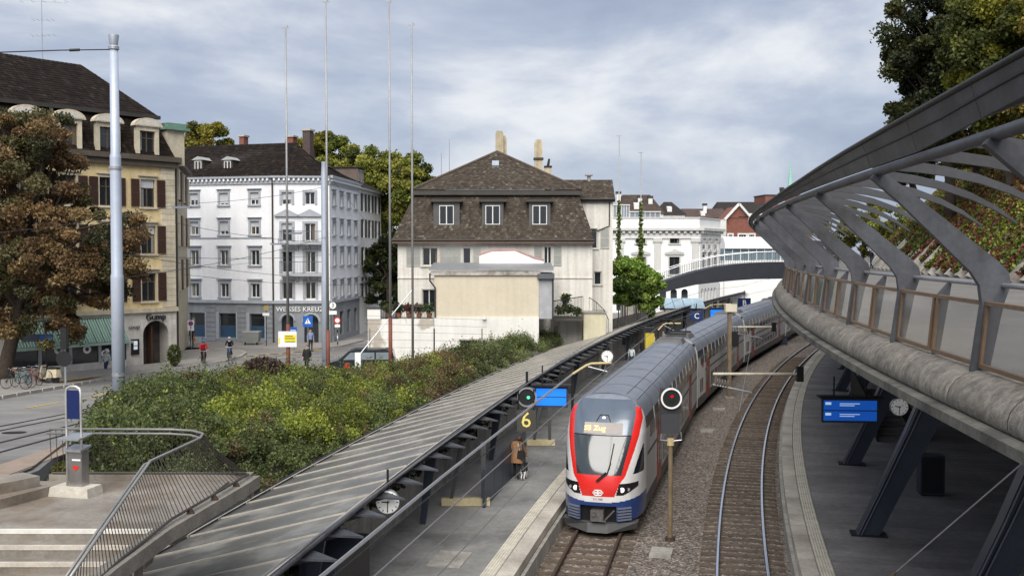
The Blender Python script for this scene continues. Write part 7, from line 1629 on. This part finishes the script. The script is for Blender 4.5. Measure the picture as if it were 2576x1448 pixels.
for x0, x1 in ((-.95, -.1), (0, .95), (1.05, 1.95)):
    b = MB(); b.prism([(x0 + (.0 if x0 > -.5 else .0), -.815, 1.34), (x1, -.815, 1.34), (x1 - (.06 if x1 > 1.5 else 0), -.815, 1.78), (x0 + (.45 if x0 < -.5 else 0), -.815, 1.78)], (0, .01, 0)); b.build('side_window', CARG, car)
for x in (-1.5, 1.5):
    for y in (-.82, .82): b = MB(); b.cyl((x, y - .1, .33), (x, y + .1, .33), .33, None, 18); w = b.build('wheel', STEELB, car); b = MB(); b.cyl((x, y - .11, .33), (x, y + .11, .33), .2, None, 14); b.build('rim', GALV, w)
b = MB(); b.tube([(-.3, -.72, 1.99), (1.8, -.72, 1.99)], .025, 6); b.build('roof_rail', STEELB, car)
b = MB(); b.prism([(-2.38, -.7, .75), (-2.25, -.88, .75), (-2.2, -.88, .9), (-2.36, -.7, .92)], (0, 0, .1)); b.build('headlight', LAMP, car)
# ------------------------------------------------------------------ signs and street furniture
def post_sign(name, label, u, vb, vt, Y=None, z=None, r=.035, m=GALV, cat='sign'):
    p = onstreet(u, vb) if Y is None else Vector((ony(u, 700, Y).x, Y, z if z is not None else street_z(Y))); t = thing(name, label, cat, p); h = ony(u, vt, p.y).z - p.z; b = MB(); b.cyl((0, 0, 0), (0, 0, h), r, None, 8); b.build('post', m, t); return t, h, p.y / FPX
t, h, s = post_sign('no_parking_sign', 'white plate with purple disc and arrow on a post by the yellow building', 481, 880, 805)
b = MB(); b.box(-.26, .26, -.06, -.04, h - .85, h); b.build('plate', WHITE, t); b = MB(); b.disc((0, -.065, h - .26), (0, -1, 0), .2, 20); b.build('disc', mat('sign_purple', (.22, .06, .2), .5), t); b = MB(); b.box(-.02, .02, -.066, -.061, h - .78, h - .5); b.prism([(-.07, -.061, h - .58), (.07, -.061, h - .58), (0, -.061, h - .46)], (0, -.005, 0)); b.build('arrow', STEELB, t)
t, h, s = post_sign('pedestrian_sign', 'blue square crossing sign with white triangle on a post before the hotel door', 775, 892, 794)
SBL = mat('sign_blue', (.012, .10, .42), .45); b = MB(); b.box(-.38, .38, -.07, -.04, h - .85, h); b.build('plate', SBL, t); b = MB(); b.prism([(-.24, -.071, h - .6), (.24, -.071, h - .6), (0, -.071, h - .16)], (0, -.006, 0)); b.build('triangle', WHITE, t); b = MB(); b.cyl((0, -.085, h - .30), (0, -.078, h - .30), .04, None, 10); b.beam((0, -.082, h - .34), (0, -.082, h - .45), .05, .008); b.beam((0, -.082, h - .45), (-.06, -.082, h - .57), .03, .008); b.beam((0, -.082, h - .45), (.06, -.082, h - .57), .03, .008); b.build('walking_figure', STEELB, t)
t, h, s = post_sign('speed_sign', 'round red-rimmed sign with small plate on a striped post', 849, 872, 797)
b = MB(); b.disc((0, -.06, h - .28), (0, -1, 0), .28, 22, .19); b.build('rim', TR, t); b = MB(); b.disc((0, -.055, h - .28), (0, -1, 0), .2, 22); b.build('face', WHITE, t); b = MB(); b.box(-.22, .22, -.06, -.04, h - .85, h - .62); b.build('plate', WHITE, t)
for i in range(4): b = MB(); b.cyl((0, 0, .2 + i * .5), (0, 0, .45 + i * .5), .05, None, 8); b.build('stripe', WHITE if i % 2 else STEELB, t)
t, h, s = post_sign('stop_sign_disc', 'round white tram stop disc with number 3 beside the slim pole', 838, 893, 758)
b = MB(); b.disc((0, -.06, h - .3), (0, -1, 0), .30, 22); b.build('disc', WHITE, t); b = MB(); b.disc((0, -.063, h - .3), (0, -1, 0), .30, 22, .26); b.build('rim', STEELB, t); put('number', text_mesh('3', .45, STEELB, .004), t, (0, -.07, h - .3), (R(90), 0, 0)); b = MB(); b.box(-.3, .3, -.06, -.04, h - 1.0, h - .72); b.build('plate', WHITE, t)
t, h, s = post_sign('route_sign', 'small blue arrow plate on a post beside the notice board', 738, 880, 822)
b = MB(); b.box(-.3, .3, -.06, -.04, h - .5, h); b.build('plate', SBL, t); b = MB(); b.box(-.22, .22, -.066, -.061, h - .3, h - .24); b.build('stripe', WHITE, t)
t, h, s = post_sign('hanging_lamp_sign', 'oval golden inn sign on a dark post before the grey base', 670, 873, 765, m=STEELB)
b = MB(); b.disc((0, -.06, h - .3), (0, -1, 0), .22, 18); b.build('plate', mat('gold', (.45, .33, .12), .4, .5), t); b = MB(); b.box(-.28, .28, -.06, -.04, h - .95, h - .72); b.build('name_plate', WHITE, t)
t, h, s = post_sign('street_name_sign', 'dark blue street name plate on a thin post by the shop', 118, 965, 830, m=STEELB)
b = MB(); b.box(-1.35, .4, -.05, -.02, h - .65, h - .22); b.build('plate', STEELD, t); b = MB(); b.box(-.35, .36, -.056, -.051, h - .6, h - .27); b.build('blue_field', SBL, t)
t, h, s = post_sign('traffic_light', 'black traffic light seen from behind on a grey post by the shop', 165, 972, 824, r=.06, cat='traffic light')
b = MB(); b.box(-.16, .16, -.2, .1, h - 1.15, h); b.build('housing', STEELB, t); b = MB(); b.disc((-.03, -.1, h - 1.65), (0, -1, 0), .42, 20); b.build('mirror_back', STEELB, t)
t, h, s = post_sign('marker_post', 'broad white leaning board post in front of the parked van', 899, 945, 886, Y=55, z=2.0, r=.05, m=WHITE, cat='post'); b = MB(); b.box(-.16, .16, -.06, -.02, .2, h); b.build('board', WHITE, t)
p = ony(874, 935, 54.5); t = thing('street_barrier', 'short red and white barrier post among the shrubs', 'post', (p.x, 54.5, p.z - 1.2)); 
for i in range(4): b = MB(); b.cyl((0, 0, i * .42), (0, 0, (i + 1) * .42), .14, None, 12); b.build('band', WHITE if i % 2 == 0 else TR, t)
p = onstreet(634, 870); p.z = 1.17; t = thing('waste_container', 'grey wheeled waste container against the hotel base', 'bin', p)
b = MB(); b.hexa([(-.6, -.4, .25), (.6, -.4, .25), (.6, .4, .25), (-.6, .4, .25), (-.7, -.48, 1.05), (.7, -.48, 1.05), (.7, .48, 1.05), (-.7, .48, 1.05)]); b.build('tub', mat('bin_grey', (.22, .23, .22), .6), t); b = MB(); b.box(-.72, .72, -.5, .5, 1.05, 1.15); b.build('lid', mat('bin_lid', (.3, .31, .3), .6), t)
for x in (-.5, .5): b = MB(); b.cyl((x - .05, -.3, .12), (x + .05, -.3, .12), .12, None, 12); b.build('wheel', STEELB, t)
def span_lamp(u, v, Y, lab):
    p = ony(u, v, Y); t = thing('span_lamp', lab, 'street lamp', p); b = MB(); b.hexa([(-.5, -.14, -.08), (.5, -.14, -.08), (.5, .14, -.08), (-.5, .14, -.08), (-.6, -.2, .04), (.6, -.2, .04), (.6, .2, .04), (-.6, .2, .04)]); b.build('housing', POLE, t); b = MB(); b.cyl((0, 0, .04), (0, 0, .4), .02); b.build('hanger', STEELB, t)
span_lamp(457, 521, 60, 'blue-grey street lamp hanging from wires by the yellow building'); span_lamp(737, 586, 68, 'blue-grey street lamp hanging from wires by the balconies'); span_lamp(700, 613, 72, 'small dark street lamp hanging below the upper balcony')
# wire fence before the garden wall
wf = thing('wire_fence', 'low wire fence with thin posts in front of the whitewashed wall', 'fence', ony(1010, 880, 69))
q = Vector(wf.location)
for u in (930, 1092, 1212): b = MB(); a = ony(u, 900, 69) - q; b.cyl(a, Vector((a.x, 0, 1.5)), .05, None, 8); b.build('post', STEELB if u == 1092 else CONC, wf)
for k in range(5): b = MB(); b.tube([Vector((ony(915, 800, 69).x - q.x, 0, .2 + k * .55)), Vector((ony(1225, 800, 69).x - q.x, 0, .1 + k * .5))], .008, 4); b.build('wire', STEELB, wf)
# tram span wires in front of the facades
WIRE = mat('wire', (.06, .06, .065), .5, .4)
wires = [((-100, 700, 50), (640, 660, 80)), ((300, 700, 36), (820, 596, 60)), ((330, 640, 50), (830, 700, 62)), ((300, 640, 40), (830, 640, 62)), ((460, 690, 55), (900, 715, 75)), ((440, 560, 55), (818, 610, 60)), ((818, 430, 60), (1000, 640, 90)), ((-60, 590, 45), (457, 512, 60)), ((457, 512, 60), (818, 470, 60))]
for i, (a, c) in enumerate(wires):
    A_, B_ = ony(*a), ony(*c); b = MB(); b.tube([A_.lerp(B_, t_) + Vector((0, 0, -.6 * 4 * t_ * (1 - t_) * .35)) for t_ in np.linspace(0, 1, 7)], .012, 4); tag(b.build('tram_wire', WIRE), ['overhead wire from the chestnut towards the hotel', 'overhead wire from the thick pole to the slim pole', 'overhead wire sloping down across the white facade', 'level overhead wire crossing the white facade', 'overhead wire running past the hotel ground floor', 'overhead wire from the yellow corner to the slim pole', 'overhead wire from the slim pole to the lane trees', 'wire holding the lamp by the yellow building', 'wire between hanging lamp and slim pole'][i], 'wire', 'tram wires over the street')
# ================================================================== railway equipment
OCH = mat('ochre_tube', (.50, .40, .20), .55, var=.15, scale=4); SCRB = mat('screen_blue', (.01, .13, .55), .3, var=.05, emit=.75, ecol=(.01, .16, .75)); SCRD = mat('screen_blue_dim', (.01, .07, .35), .3, emit=.35, ecol=(.01, .12, .62)); TXT = mat('screen_text', (.5, .65, .9), .4, emit=.5)
def screen(label, c, w, h, rz, m, lines=True):
    t = thing('departure_screen', label, 'screen', c, rz); b = MB(); b.box(-w / 2 - .06, w / 2 + .06, 0, .18, -h / 2 - .06, h / 2 + .08); b.build('case', STEELD, t); b = MB(); b.box(-w / 2 - .2, w / 2 + .2, -.15, .3, h / 2 + .08, h / 2 + .15); b.build('hood', STEELB, t)
    for k in (-1, 1): b = MB(); b.box(-w / 2, w / 2, -.012, .0, k * h / 4 - h * .225, k * h / 4 + h * .225); b.build('display', m, t)
    if lines:
        for k in (-1, 1):
            for j in range(2): b = MB(); z = k * h / 4 + (.06 if j else -.03) * h; b.box(-w * .2, -w * .2 + w * (.38 if j else .28), -.016, -.0125, z, z + .035 * h); b.build('text_line', TXT, t)
            b = MB(); b.box(-w * .47, -w * .36, -.016, -.0125, k * h / 4 + h * .02, k * h / 4 + h * .14); b.build('platform_field', TXT, t)
    b = MB(); b.cyl((-w * .3, .09, h / 2 + .15), (-w * .3, .09, h / 2 + .9), .03); b.build('hanger', STEELB, t); b = MB(); b.cyl((w * .3, .09, h / 2 + .15), (w * .3, .09, h / 2 + .9), .03); b.build('hanger', STEELB, t); return t
screen('bright blue departure screen hanging over the open platform', ony(1386, 998, 40), 1.22, .72, R(-6), SCRB, False); screen('blue departure screen under the upper walkway', ony(2138, 1032, 38), 2.0, .82, R(-4), SCRD); screen('far blue departure screen above the second carriage', ony(1806, 787, 84), 1.3, .6, 0, SCRB, False)
def clock(label, c, r, rz, hm):
    t = thing('station_clock', label, 'clock', c, rz); b = MB(); b.cyl((0, 0, 0), (0, .16, 0), r * 1.06, None, 28); b.build('case', GALV, t); b = MB(); b.disc((0, -.006, 0), (0, -1, 0), r, 28); b.build('face', mat('clock_face', (.78, .79, .76), .4, var=.02, emit=.12), t)
    for i in range(12): a = R(30 * i); b = MB(); b.beam((r * .76 * math.sin(a), -.012, r * .76 * math.cos(a)), (r * .93 * math.sin(a), -.012, r * .93 * math.cos(a)), r * .07, .004, (0, 1, 0)); b.build('hour_mark', STEELB, t)
    for a, l, w, m, n_ in ((hm[0], .55, .1, STEELB, 'hour_hand'), (hm[1], .85, .08, STEELB, 'minute_hand'), (hm[2], .6, .035, TR, 'second_hand')): a = R(a); b = MB(); y = -.018 - .004 * (n_ == 'second_hand') - .003 * (n_ == 'minute_hand'); b.beam((-.15 * r * math.sin(a), y, -.15 * r * math.cos(a)), (l * r * math.sin(a), y, l * r * math.cos(a)), r * w, .003, (0, 1, 0)); b.build(n_, m, t)
    b = MB(); b.cyl((0, .08, r), (0, .08, r + .55), .03); b.build('hanger', STEELB, t); return t
clock('round station clock hanging from the near end of the glass canopy', ony(975, 1262, 25.6), .29, R(6), (275, 182, 40)); clock('round station clock beside the blue screen under the walkway', ony(2262, 1023, 38.2), .32, R(-6), (282, 183, 60)); clock('small station clock above the open platform next to the carriages', ony(1527, 896, 48), .27, 0, (275, 182, 30))
# platform number board and dwarf signal
p = ony(1323, 1057, 38.5); nbd = thing('platform_number_board', 'dark board with a large thin yellow 6 under the canopy', 'sign', p); b = MB(); b.box(-.36, .38, 0, .12, -.42, .40); b.build('board', mat('board_dark', (.05, .047, .04), .7), nbd); put('number', text_mesh('6', .85, mat('number_yellow', (.62, .52, .16), .5, emit=.15), .006), nbd, (0, -.01, 0), (R(90), 0, 0)); b = MB(); b.cyl((-.3, .06, .4), (-.3, .06, 1.2), .03); b.cyl((.3, .06, .4), (.3, .06, 1.2), .03); b.build('hangers', STEELB, nbd)
def signal_head(par, c, r, lit, ring):
    b = MB(); b.cyl(c + Vector((0, .0, 0)), c + Vector((0, .14, 0)), r * .98, None, 26); b.build('target_board', STEELB, par); b = MB(); rows = []
    for i in range(29): a = 2 * math.pi * i / 28; d = Vector((math.cos(a), 0, math.sin(a))); rows.append([c + d * (r * .86) + Vector((0, -.02, 0)), c + d * (r * .86) + Vector((0, -.05, 0)), c + d * r * 1.02 + Vector((0, -.05, 0)), c + d * r * 1.02 + Vector((0, .02, 0))])
    b.strip(rows); b.build('white_ring', ring, par)
    for x, z, m in lit: b = MB(); q = c + Vector((x * r, -.03, z * r)); b.cyl(q, q + Vector((0, .05, 0)), r * .17, None, 16); b.build('lens', m, par); b = MB(); b.tube([q + Vector((r * .2 * math.cos(t_), -.08, r * .2 * math.sin(t_))) for t_ in np.linspace(.2, math.pi - .2, 8)], .012, 5); b.build('lens_hood', STEELB, par)
SIGR = mat('signal_red', (.4, .0, .01), .3, var=0, emit=.5, ecol=(.6, .0, .02)); SIGG = mat('signal_green', (.1, .7, .35), .3, var=0, emit=1.4, ecol=(.05, .8, .3)); SIGD = mat('signal_dark', (.01, .05, .03), .2)
p = onz(1685, 1358, -.8); sg = thing('main_signal', 'railway signal with white ring and red light on an ochre post beside the train', 'signal', p); s = FPX / p.y; zf = lambda v: (1358 - v) / s
b = MB(); b.cyl((0, 0, 0), (0, 0, zf(1112)), .085, .075, 12); b.build('post', mat('post_ochre', (.19, .145, .085), .75, var=.25, scale=3), sg); b = MB(); b.cyl((0, 0, -.1), (0, 0, .12), .2, .16, 10); b.build('foot', RUST, sg); b = MB(); b.cyl((0, 0, zf(1115)), (0, 0, zf(1098)), .12, None, 10); b.build('collar', OCH, sg)
b = MB(); b.tube([(-.33, -.1, zf(1085)), (-.36, -.1, zf(1100)), (-.1, -.05, zf(1103)), (.1, -.05, zf(1103)), (.36, -.1, zf(1100)), (.33, -.1, zf(1080))], .025, 6); b.build('step_bracket', GALV, sg); b = MB(); b.box(-.33, .30, -.05, .18, zf(1085), zf(1035)); b.build('equipment_box', mat('signal_box', (.045, .047, .055), .6), sg); b = MB(); b.box(-.36, .36, -.02, .1, zf(1033), zf(970)); b.build('head_board', mat('signal_board', (.035, .033, .036), .7), sg)
signal_head(sg, Vector((0, -.08, zf(995))), .35, ((.05, .2, SIGR), (.05, -.12, SIGD)), WHITE)
b = MB(); b.tube([(-.38, 0, zf(1110)), (-.38, 0, zf(985))], .02, 6); b.build('cable_conduit', RUST, sg)
p = ony(1325, 998, 39); s2 = thing('platform_signal', 'railway signal with grey ring and green light half hidden by the canopy edge', 'signal', p); signal_head(s2, Vector((0, 0, 0)), .38, ((.15, -.02, SIGG),), GALV); b = MB(); b.cyl((0, .1, .3), (0, .1, 1.0), .05); b.build('hanger', STEELB, s2)
# catenary: mast, brackets, wires
p = onz(1833, 1000, -.8); cm_ = thing('catenary_mast', 'rusty brown catenary mast standing between the tracks beside the carriages', 'mast', p); s = FPX / p.y; zf = lambda v: (1000 - v) / s
MBR = mat('mast_brown', (.20, .15, .10), .75, var=.25, scale=2, streak=.3); b = MB(); hgt = zf(782)
for y in (-.13, .13): b.box(-.12, .12, y - .02, y + .02, 0, hgt)
b.box(-.03, .03, -.11, .11, 0, hgt); b.build('shaft', MBR, cm_); b = MB(); b.box(-.3, .3, -.3, .3, -.2, .1); b.build('foot', CONC, cm_); b = MB(); b.box(.15, .6, -.12, .12, zf(870), zf(832)); b.build('transformer', STEELB, cm_)
b = MB(); b.beam((0, 0, zf(820)), (3.0, -.6, zf(818)), .08, .08); b.build('arm', GALV, cm_); b = MB(); b.box(-.32, .42, -.3, .2, hgt, hgt + .5); b.build('top_box', mat('box_cream', (.62, .57, .44), .6, var=.1), cm_)
def bracket(label, y, z, x0, x1, drop):
    t = thing('catenary_bracket', label, 'bracket', (x1, y, z)); b = MB(); b.cyl((x0 - x1, 0, 0), (0, 0, 0), .05, None, 10); b.build('arm', mat('bracket_cream', (.52, .48, .38), .5, .2, var=.15, scale=4), t)
    b = MB(); b.cyl((x0 - x1, 0, -.35), (x0 - x1 + 1.3, 0, -.62), .03, None, 8); b.build('steady_arm', GALV, t); b = MB()
    for i in range(5): b.cyl((x0 - x1 + .1 + i * .09, 0, -.26 - .015 * i), (x0 - x1 + .13 + i * .09, 0, -.265 - .015 * i), .12, None, 12)
    b.cyl((x0 - x1 + .12, 0, 0), (x0 - x1 + .05, 0, -.4), .03); b.build('insulator', mat('porcelain', (.14, .12, .10), .35), t)
    b = MB(); b.box(-.1, .12, -.1, .1, -.25, .25); b.build('wall_plate', STEELB, t); return t
a, c = ony(1793, 940, 33), ony(2010, 940, 33); bracket('cream catenary bracket reaching over the empty track from the walkway edge', 33, a.z, a.x, c.x, 0)
a, c = ony(1856, 822, 54), ony(1945, 822, 54); bracket('far catenary bracket over the empty track near the train tail', 54, a.z, a.x, c.x, 0)
for (pp, Y, lab) in (([(1440, 940), (1475, 918), (1487, 914), (1537, 912)], 36.5, 'ochre bent bracket tube over the front carriage roof'), ([(1655, 830), (1668, 816), (1676, 813), (1712, 813)], 62, 'ochre bent bracket tube above the second carriage'), ([(1772, 776), (1785, 768), (1793, 766), (1838, 764)], 92, 'ochre bent bracket tube beyond the far departure screen')):
    q = [ony(u, v, Y) for u, v in pp]; t = thing('bracket_tube', lab, 'bracket', q[0]); b = MB(); b.tube([x - q[0] for x in q], .045, 8); b.build('tube', OCH, t); b = MB(); m_ = q[1] - q[0]; b.cyl(m_ + Vector((.05, 0, -.05)), ony(pp[3][0] - 10, pp[3][1] + 22, Y) - q[0], .025, None, 6); b.build('steady_arm', GALV, t)
    b = MB(); b.cyl(Vector((0, 0, 0)), Vector((0, .1, -max(.5, q[0].z - 2.9))), .05, None, 8); b.build('support', STEELB, t)
WG = mat('contact_wire', (.30, .30, .31), .4, .7)
def wire(lab, pts_, r=.012, m=WG): b = MB(); b.tube(pts_, r, 5); tag(b.build('overhead_wire', m), lab, 'wire', 'overhead wires above the tracks')
wire('contact wire running above the train', [t1(Y, .15 * (1 if i % 2 else -1), 5.0) for i, Y in enumerate(YS(8, 140, 22))]); wire('carrier wire running higher above the train', [t1(Y, 0, 5.9 + .3 * abs(math.sin(Y / 14))) for Y in YS(8, 140, 5)]); wire('contact wire running above the empty track', [t2(Y, .2 * (1 if i % 2 else -1), 4.85) for i, Y in enumerate(YS(26, 100, 18))], .010)
wire('thick grey feeder cable sloping along the canopy front', [ony(770, 1480, 15.5), ony(1110, 1200, 24), ony(1440, 940, 36.5)], .04, GALV); wire('thin cable parallel below the feeder cable', [ony(800, 1480, 16), ony(1120, 1215, 25), ony(1300, 1080, 31)], .016, STEELB)
wire('thin wire crossing low over the open platform', [ony(1000, 1460, 20), ony(1410, 1095, 36), ony(1545, 915, 50)], .013); wire('second thin wire crossing low over the open platform', [ony(1050, 1500, 20), ony(1330, 1205, 31), ony(1440, 1070, 38)], .013)
q0_, q1_ = ony(2250, 1440, 17), ony(2570, 1165, 14.5); t = thing('stay_wire', 'diagonal stay wire with ribbed insulator crossing before the covered platform', 'wire', q0_); b = MB(); b.tube([(0, 0, 0), q1_ - q0_], .012, 6); b.build('wire', GALV, t)
d = (q1_ - q0_).normalized(); b = MB()
for i in range(7): b.cyl(-d * (.05 + .055 * i), -d * (.085 + .055 * i), .05, .035, 12)
b.cyl(d * .06, -d * .5, .02); b.build('insulator', mat('porcelain'), t)
# cabinets, bench beams, stairs on the platforms
def cabinet(label, loc, rz, w, dpt, h, m=STEELD):
    t = thing('platform_cabinet', label, 'cabinet', loc, rz); b = MB(); b.box(-w / 2, w / 2, 0, dpt, .06, h); b.build('housing', m, t); b = MB(); b.box(-w / 2 + .05, w / 2 - .05, -.012, 0, .12, h - .06); b.build('front_panel', STEELB, t); b = MB(); b.box(-w / 2 + .04, w / 2 - .04, .04, dpt - .04, 0, .06); b.build('plinth', STEELB, t); return t
cabinet('tall dark blue cabinet standing on the covered platform', onz(2345, 1247, 0), R(-8), .86, .6, 1.5); 
q = CANF.off(24.2, -.35, 0); cabinet('big black cabinet standing under the near end of the canopy', q, R(90) - math.atan(CANF.slope(24)), 2.6, .9, 1.75)
for (u0, u1, v, lab) in ((1110, 1232, 1272, 'weathered beige stair parapet beam crossing the open platform'), (1325, 1396, 1120, 'beige parapet beam further along the open platform')):
    a, c = onz(u0, v, .0), onz(u1, v, .0); t = thing('parapet_beam', lab, 'parapet', a); L_ = (c - a).length; rz = math.atan2((c - a).y, (c - a).x); t.rotation_euler = (0, 0, rz); b = MB(); b.hexa([(0, 0, 0), (L_, 0, 0), (L_, .28, 0), (0, .28, 0), (.0, .04, .26), (L_, .04, .26), (L_, .24, .26), (0, .24, .26)]); b.build('beam', mat('beam_beige', (.42, .36, .22), .85, var=.2, scale=2, bump=.3), t)
    for x in (.35, L_ - .25): b = MB(); b.hexa([(x - .06, .05, .26), (x + .06, .05, .26), (x + .06, .2, .26), (x - .06, .2, .26), (x - .1 + (.35 if x < 1 else 0), .6, 2.2), (x + .1 + (.35 if x < 1 else 0), .6, 2.2), (x + .1 + (.35 if x < 1 else 0), .8, 2.2), (x - .1 + (.35 if x < 1 else 0), .8, 2.2)]); b.build('post', STEELB, t)
t = thing('platform_screen_wall', 'long black steel screen along the stair opening on the open platform', 'screen wall', CANF.off(36, 1.0, 0)); q = Vector(t.location)
for i in range(5): Ya, Yb = 35 + i * 1.5, 35 + (i + 1) * 1.5 - .04; b = MB(); pp = [CANF.off(Ya, .55), CANF.off(Yb, .55), CANF.off(Yb, .65), CANF.off(Ya, .65)]; b.hexa([x - q for x in pp] + [x - q + Vector((0, 0, 1.35)) for x in pp]); b.build('panel', STEELD, t)
t = thing('escalator_stairs', 'dark metal stairs leading up under the walkway beside the clock', 'stairs', onz(2250, 1108, 0)); 
for i in range(12): b = MB(); b.box(-.85, .85, i * .3, i * .3 + .3, i * .17, i * .17 + .17); b.build('step', CONCD, t)
for i in range(12): b = MB(); b.box(-.83, .83, i * .3 - .01, i * .3 + .03, i * .17 + .15, i * .17 + .175); b.build('step_edge', CONC, t)
for x in (-.92, .92): b = MB(); b.prism([(x, -.2, 0), (x, 3.6, 2.04), (x, 3.6, 3.2), (x, -.2, 1.1)], (.06, 0, 0)); b.build('balustrade', STEELB, t)
p = onz(2552, 770, 7.5); p = DECK.off(10.3, 1.3, 7.5); t = thing('steel_litter_bin', 'shiny steel cylinder bin on the upper walkway', 'bin', p); b = MB(); b.cyl((0, 0, 0), (0, 0, 1.05), .24, None, 20); b.build('drum', mat('bright_steel', (.62, .62, .61), .3, .8, var=.06), t, True); b = MB(); b.cyl((0, 0, 1.05), (0, 0, 1.08), .26, None, 20); b.build('lid', GALV, t)
# small trackside boxes
for u, v, lab in ((1778, 1083, 'flat concrete cable cover lying in the ballast beside the train'), (1808, 1030, 'second flat concrete cable cover further along the ballast'), (1663, 1390, 'row of small concrete cable slabs by the signal foot')):
    p = onz(u, v, -.78); b = MB(); b.box(-.35, .35, -.5, .5, -.05, .06); o = b.build('cable_cover', CONC, None, loc=p, rot=(0, 0, R(-14))); tag(o, lab, 'cable cover')
p = onz(1968, 868, -.8); t = thing('trackside_box', 'dark trackside equipment box near the tail of the train', 'box', p); b = MB(); b.box(-.5, .5, 0, .6, 0, .9); b.build('housing', STEELD, t); b = MB(); b.box(-.55, .55, -.05, .65, .9, .96); b.build('lid', STEELB, t)
# antennas on the mansard house
for u, vb, vt, w, lab in ((1130, 470, 352, 28, 'thin roof aerial with crossbar above the left mansard slope'), (1110, 470, 386, 10, 'short thin roof aerial left of the crossbar one')):
    a, c = ony(u, vb, 86), ony(u, vt, 86); t = thing('roof_antenna', lab, 'antenna', a); b = MB(); b.cyl((0, 0, -1), (0, 0, c.z - a.z), .03, .02, 6); b.build('mast', GALV, t); b = MB(); ww = w * 86 / FPX / 2; b.beam((-ww, 0, c.z - a.z), (ww, 0, c.z - a.z + .1), .03, .03); b.build('crossbar', GALV, t)

# sector signs and vending column further down the open platform
for u, v, Y, ch, lab in ((1752, 795, 78, 'C', 'dark blue sector sign with white letter C under the canopy'), (1872, 762, 112, 'B', 'dark blue far sector sign with white letter B')):
    p = ony(u, v, Y); t = thing('sector_sign', lab, 'sign', p); k = Y / 78; b = MB(); b.box(-.5 * k, .5 * k, 0, .3, -.38 * k, .38 * k); b.build('case', mat('sector_blue', (.01, .025, .10), .4), t); put('letter', text_mesh(ch, .6 * k, WHITE, .004), t, (0, -.012, 0), (R(90), 0, 0)); b = MB(); b.cyl((0, .15, .38 * k), (0, .15, 1.0 * k), .04); b.build('hanger', STEELB, t)
p = ony(1633, 890, 62); p.z = 0; t = thing('vending_column', 'orange and yellow vending column on the platform behind the train', 'vending machine', p); z1 = ony(1633, 823, 62).z; b = MB(); b.box(-.26, .26, -.2, .3, 0, z1 * .7); b.build('base', mat('vend_orange', (.42, .16, .07), .5), t); b = MB(); b.box(-.27, .27, -.21, .31, z1 * .7, z1 * .93); b.build('panel', mat('vend_yellow', (.45, .36, .04), .5), t); b = MB(); b.box(-.3, .3, -.25, .35, z1 * .93, z1); b.build('cap', STEELB, t)
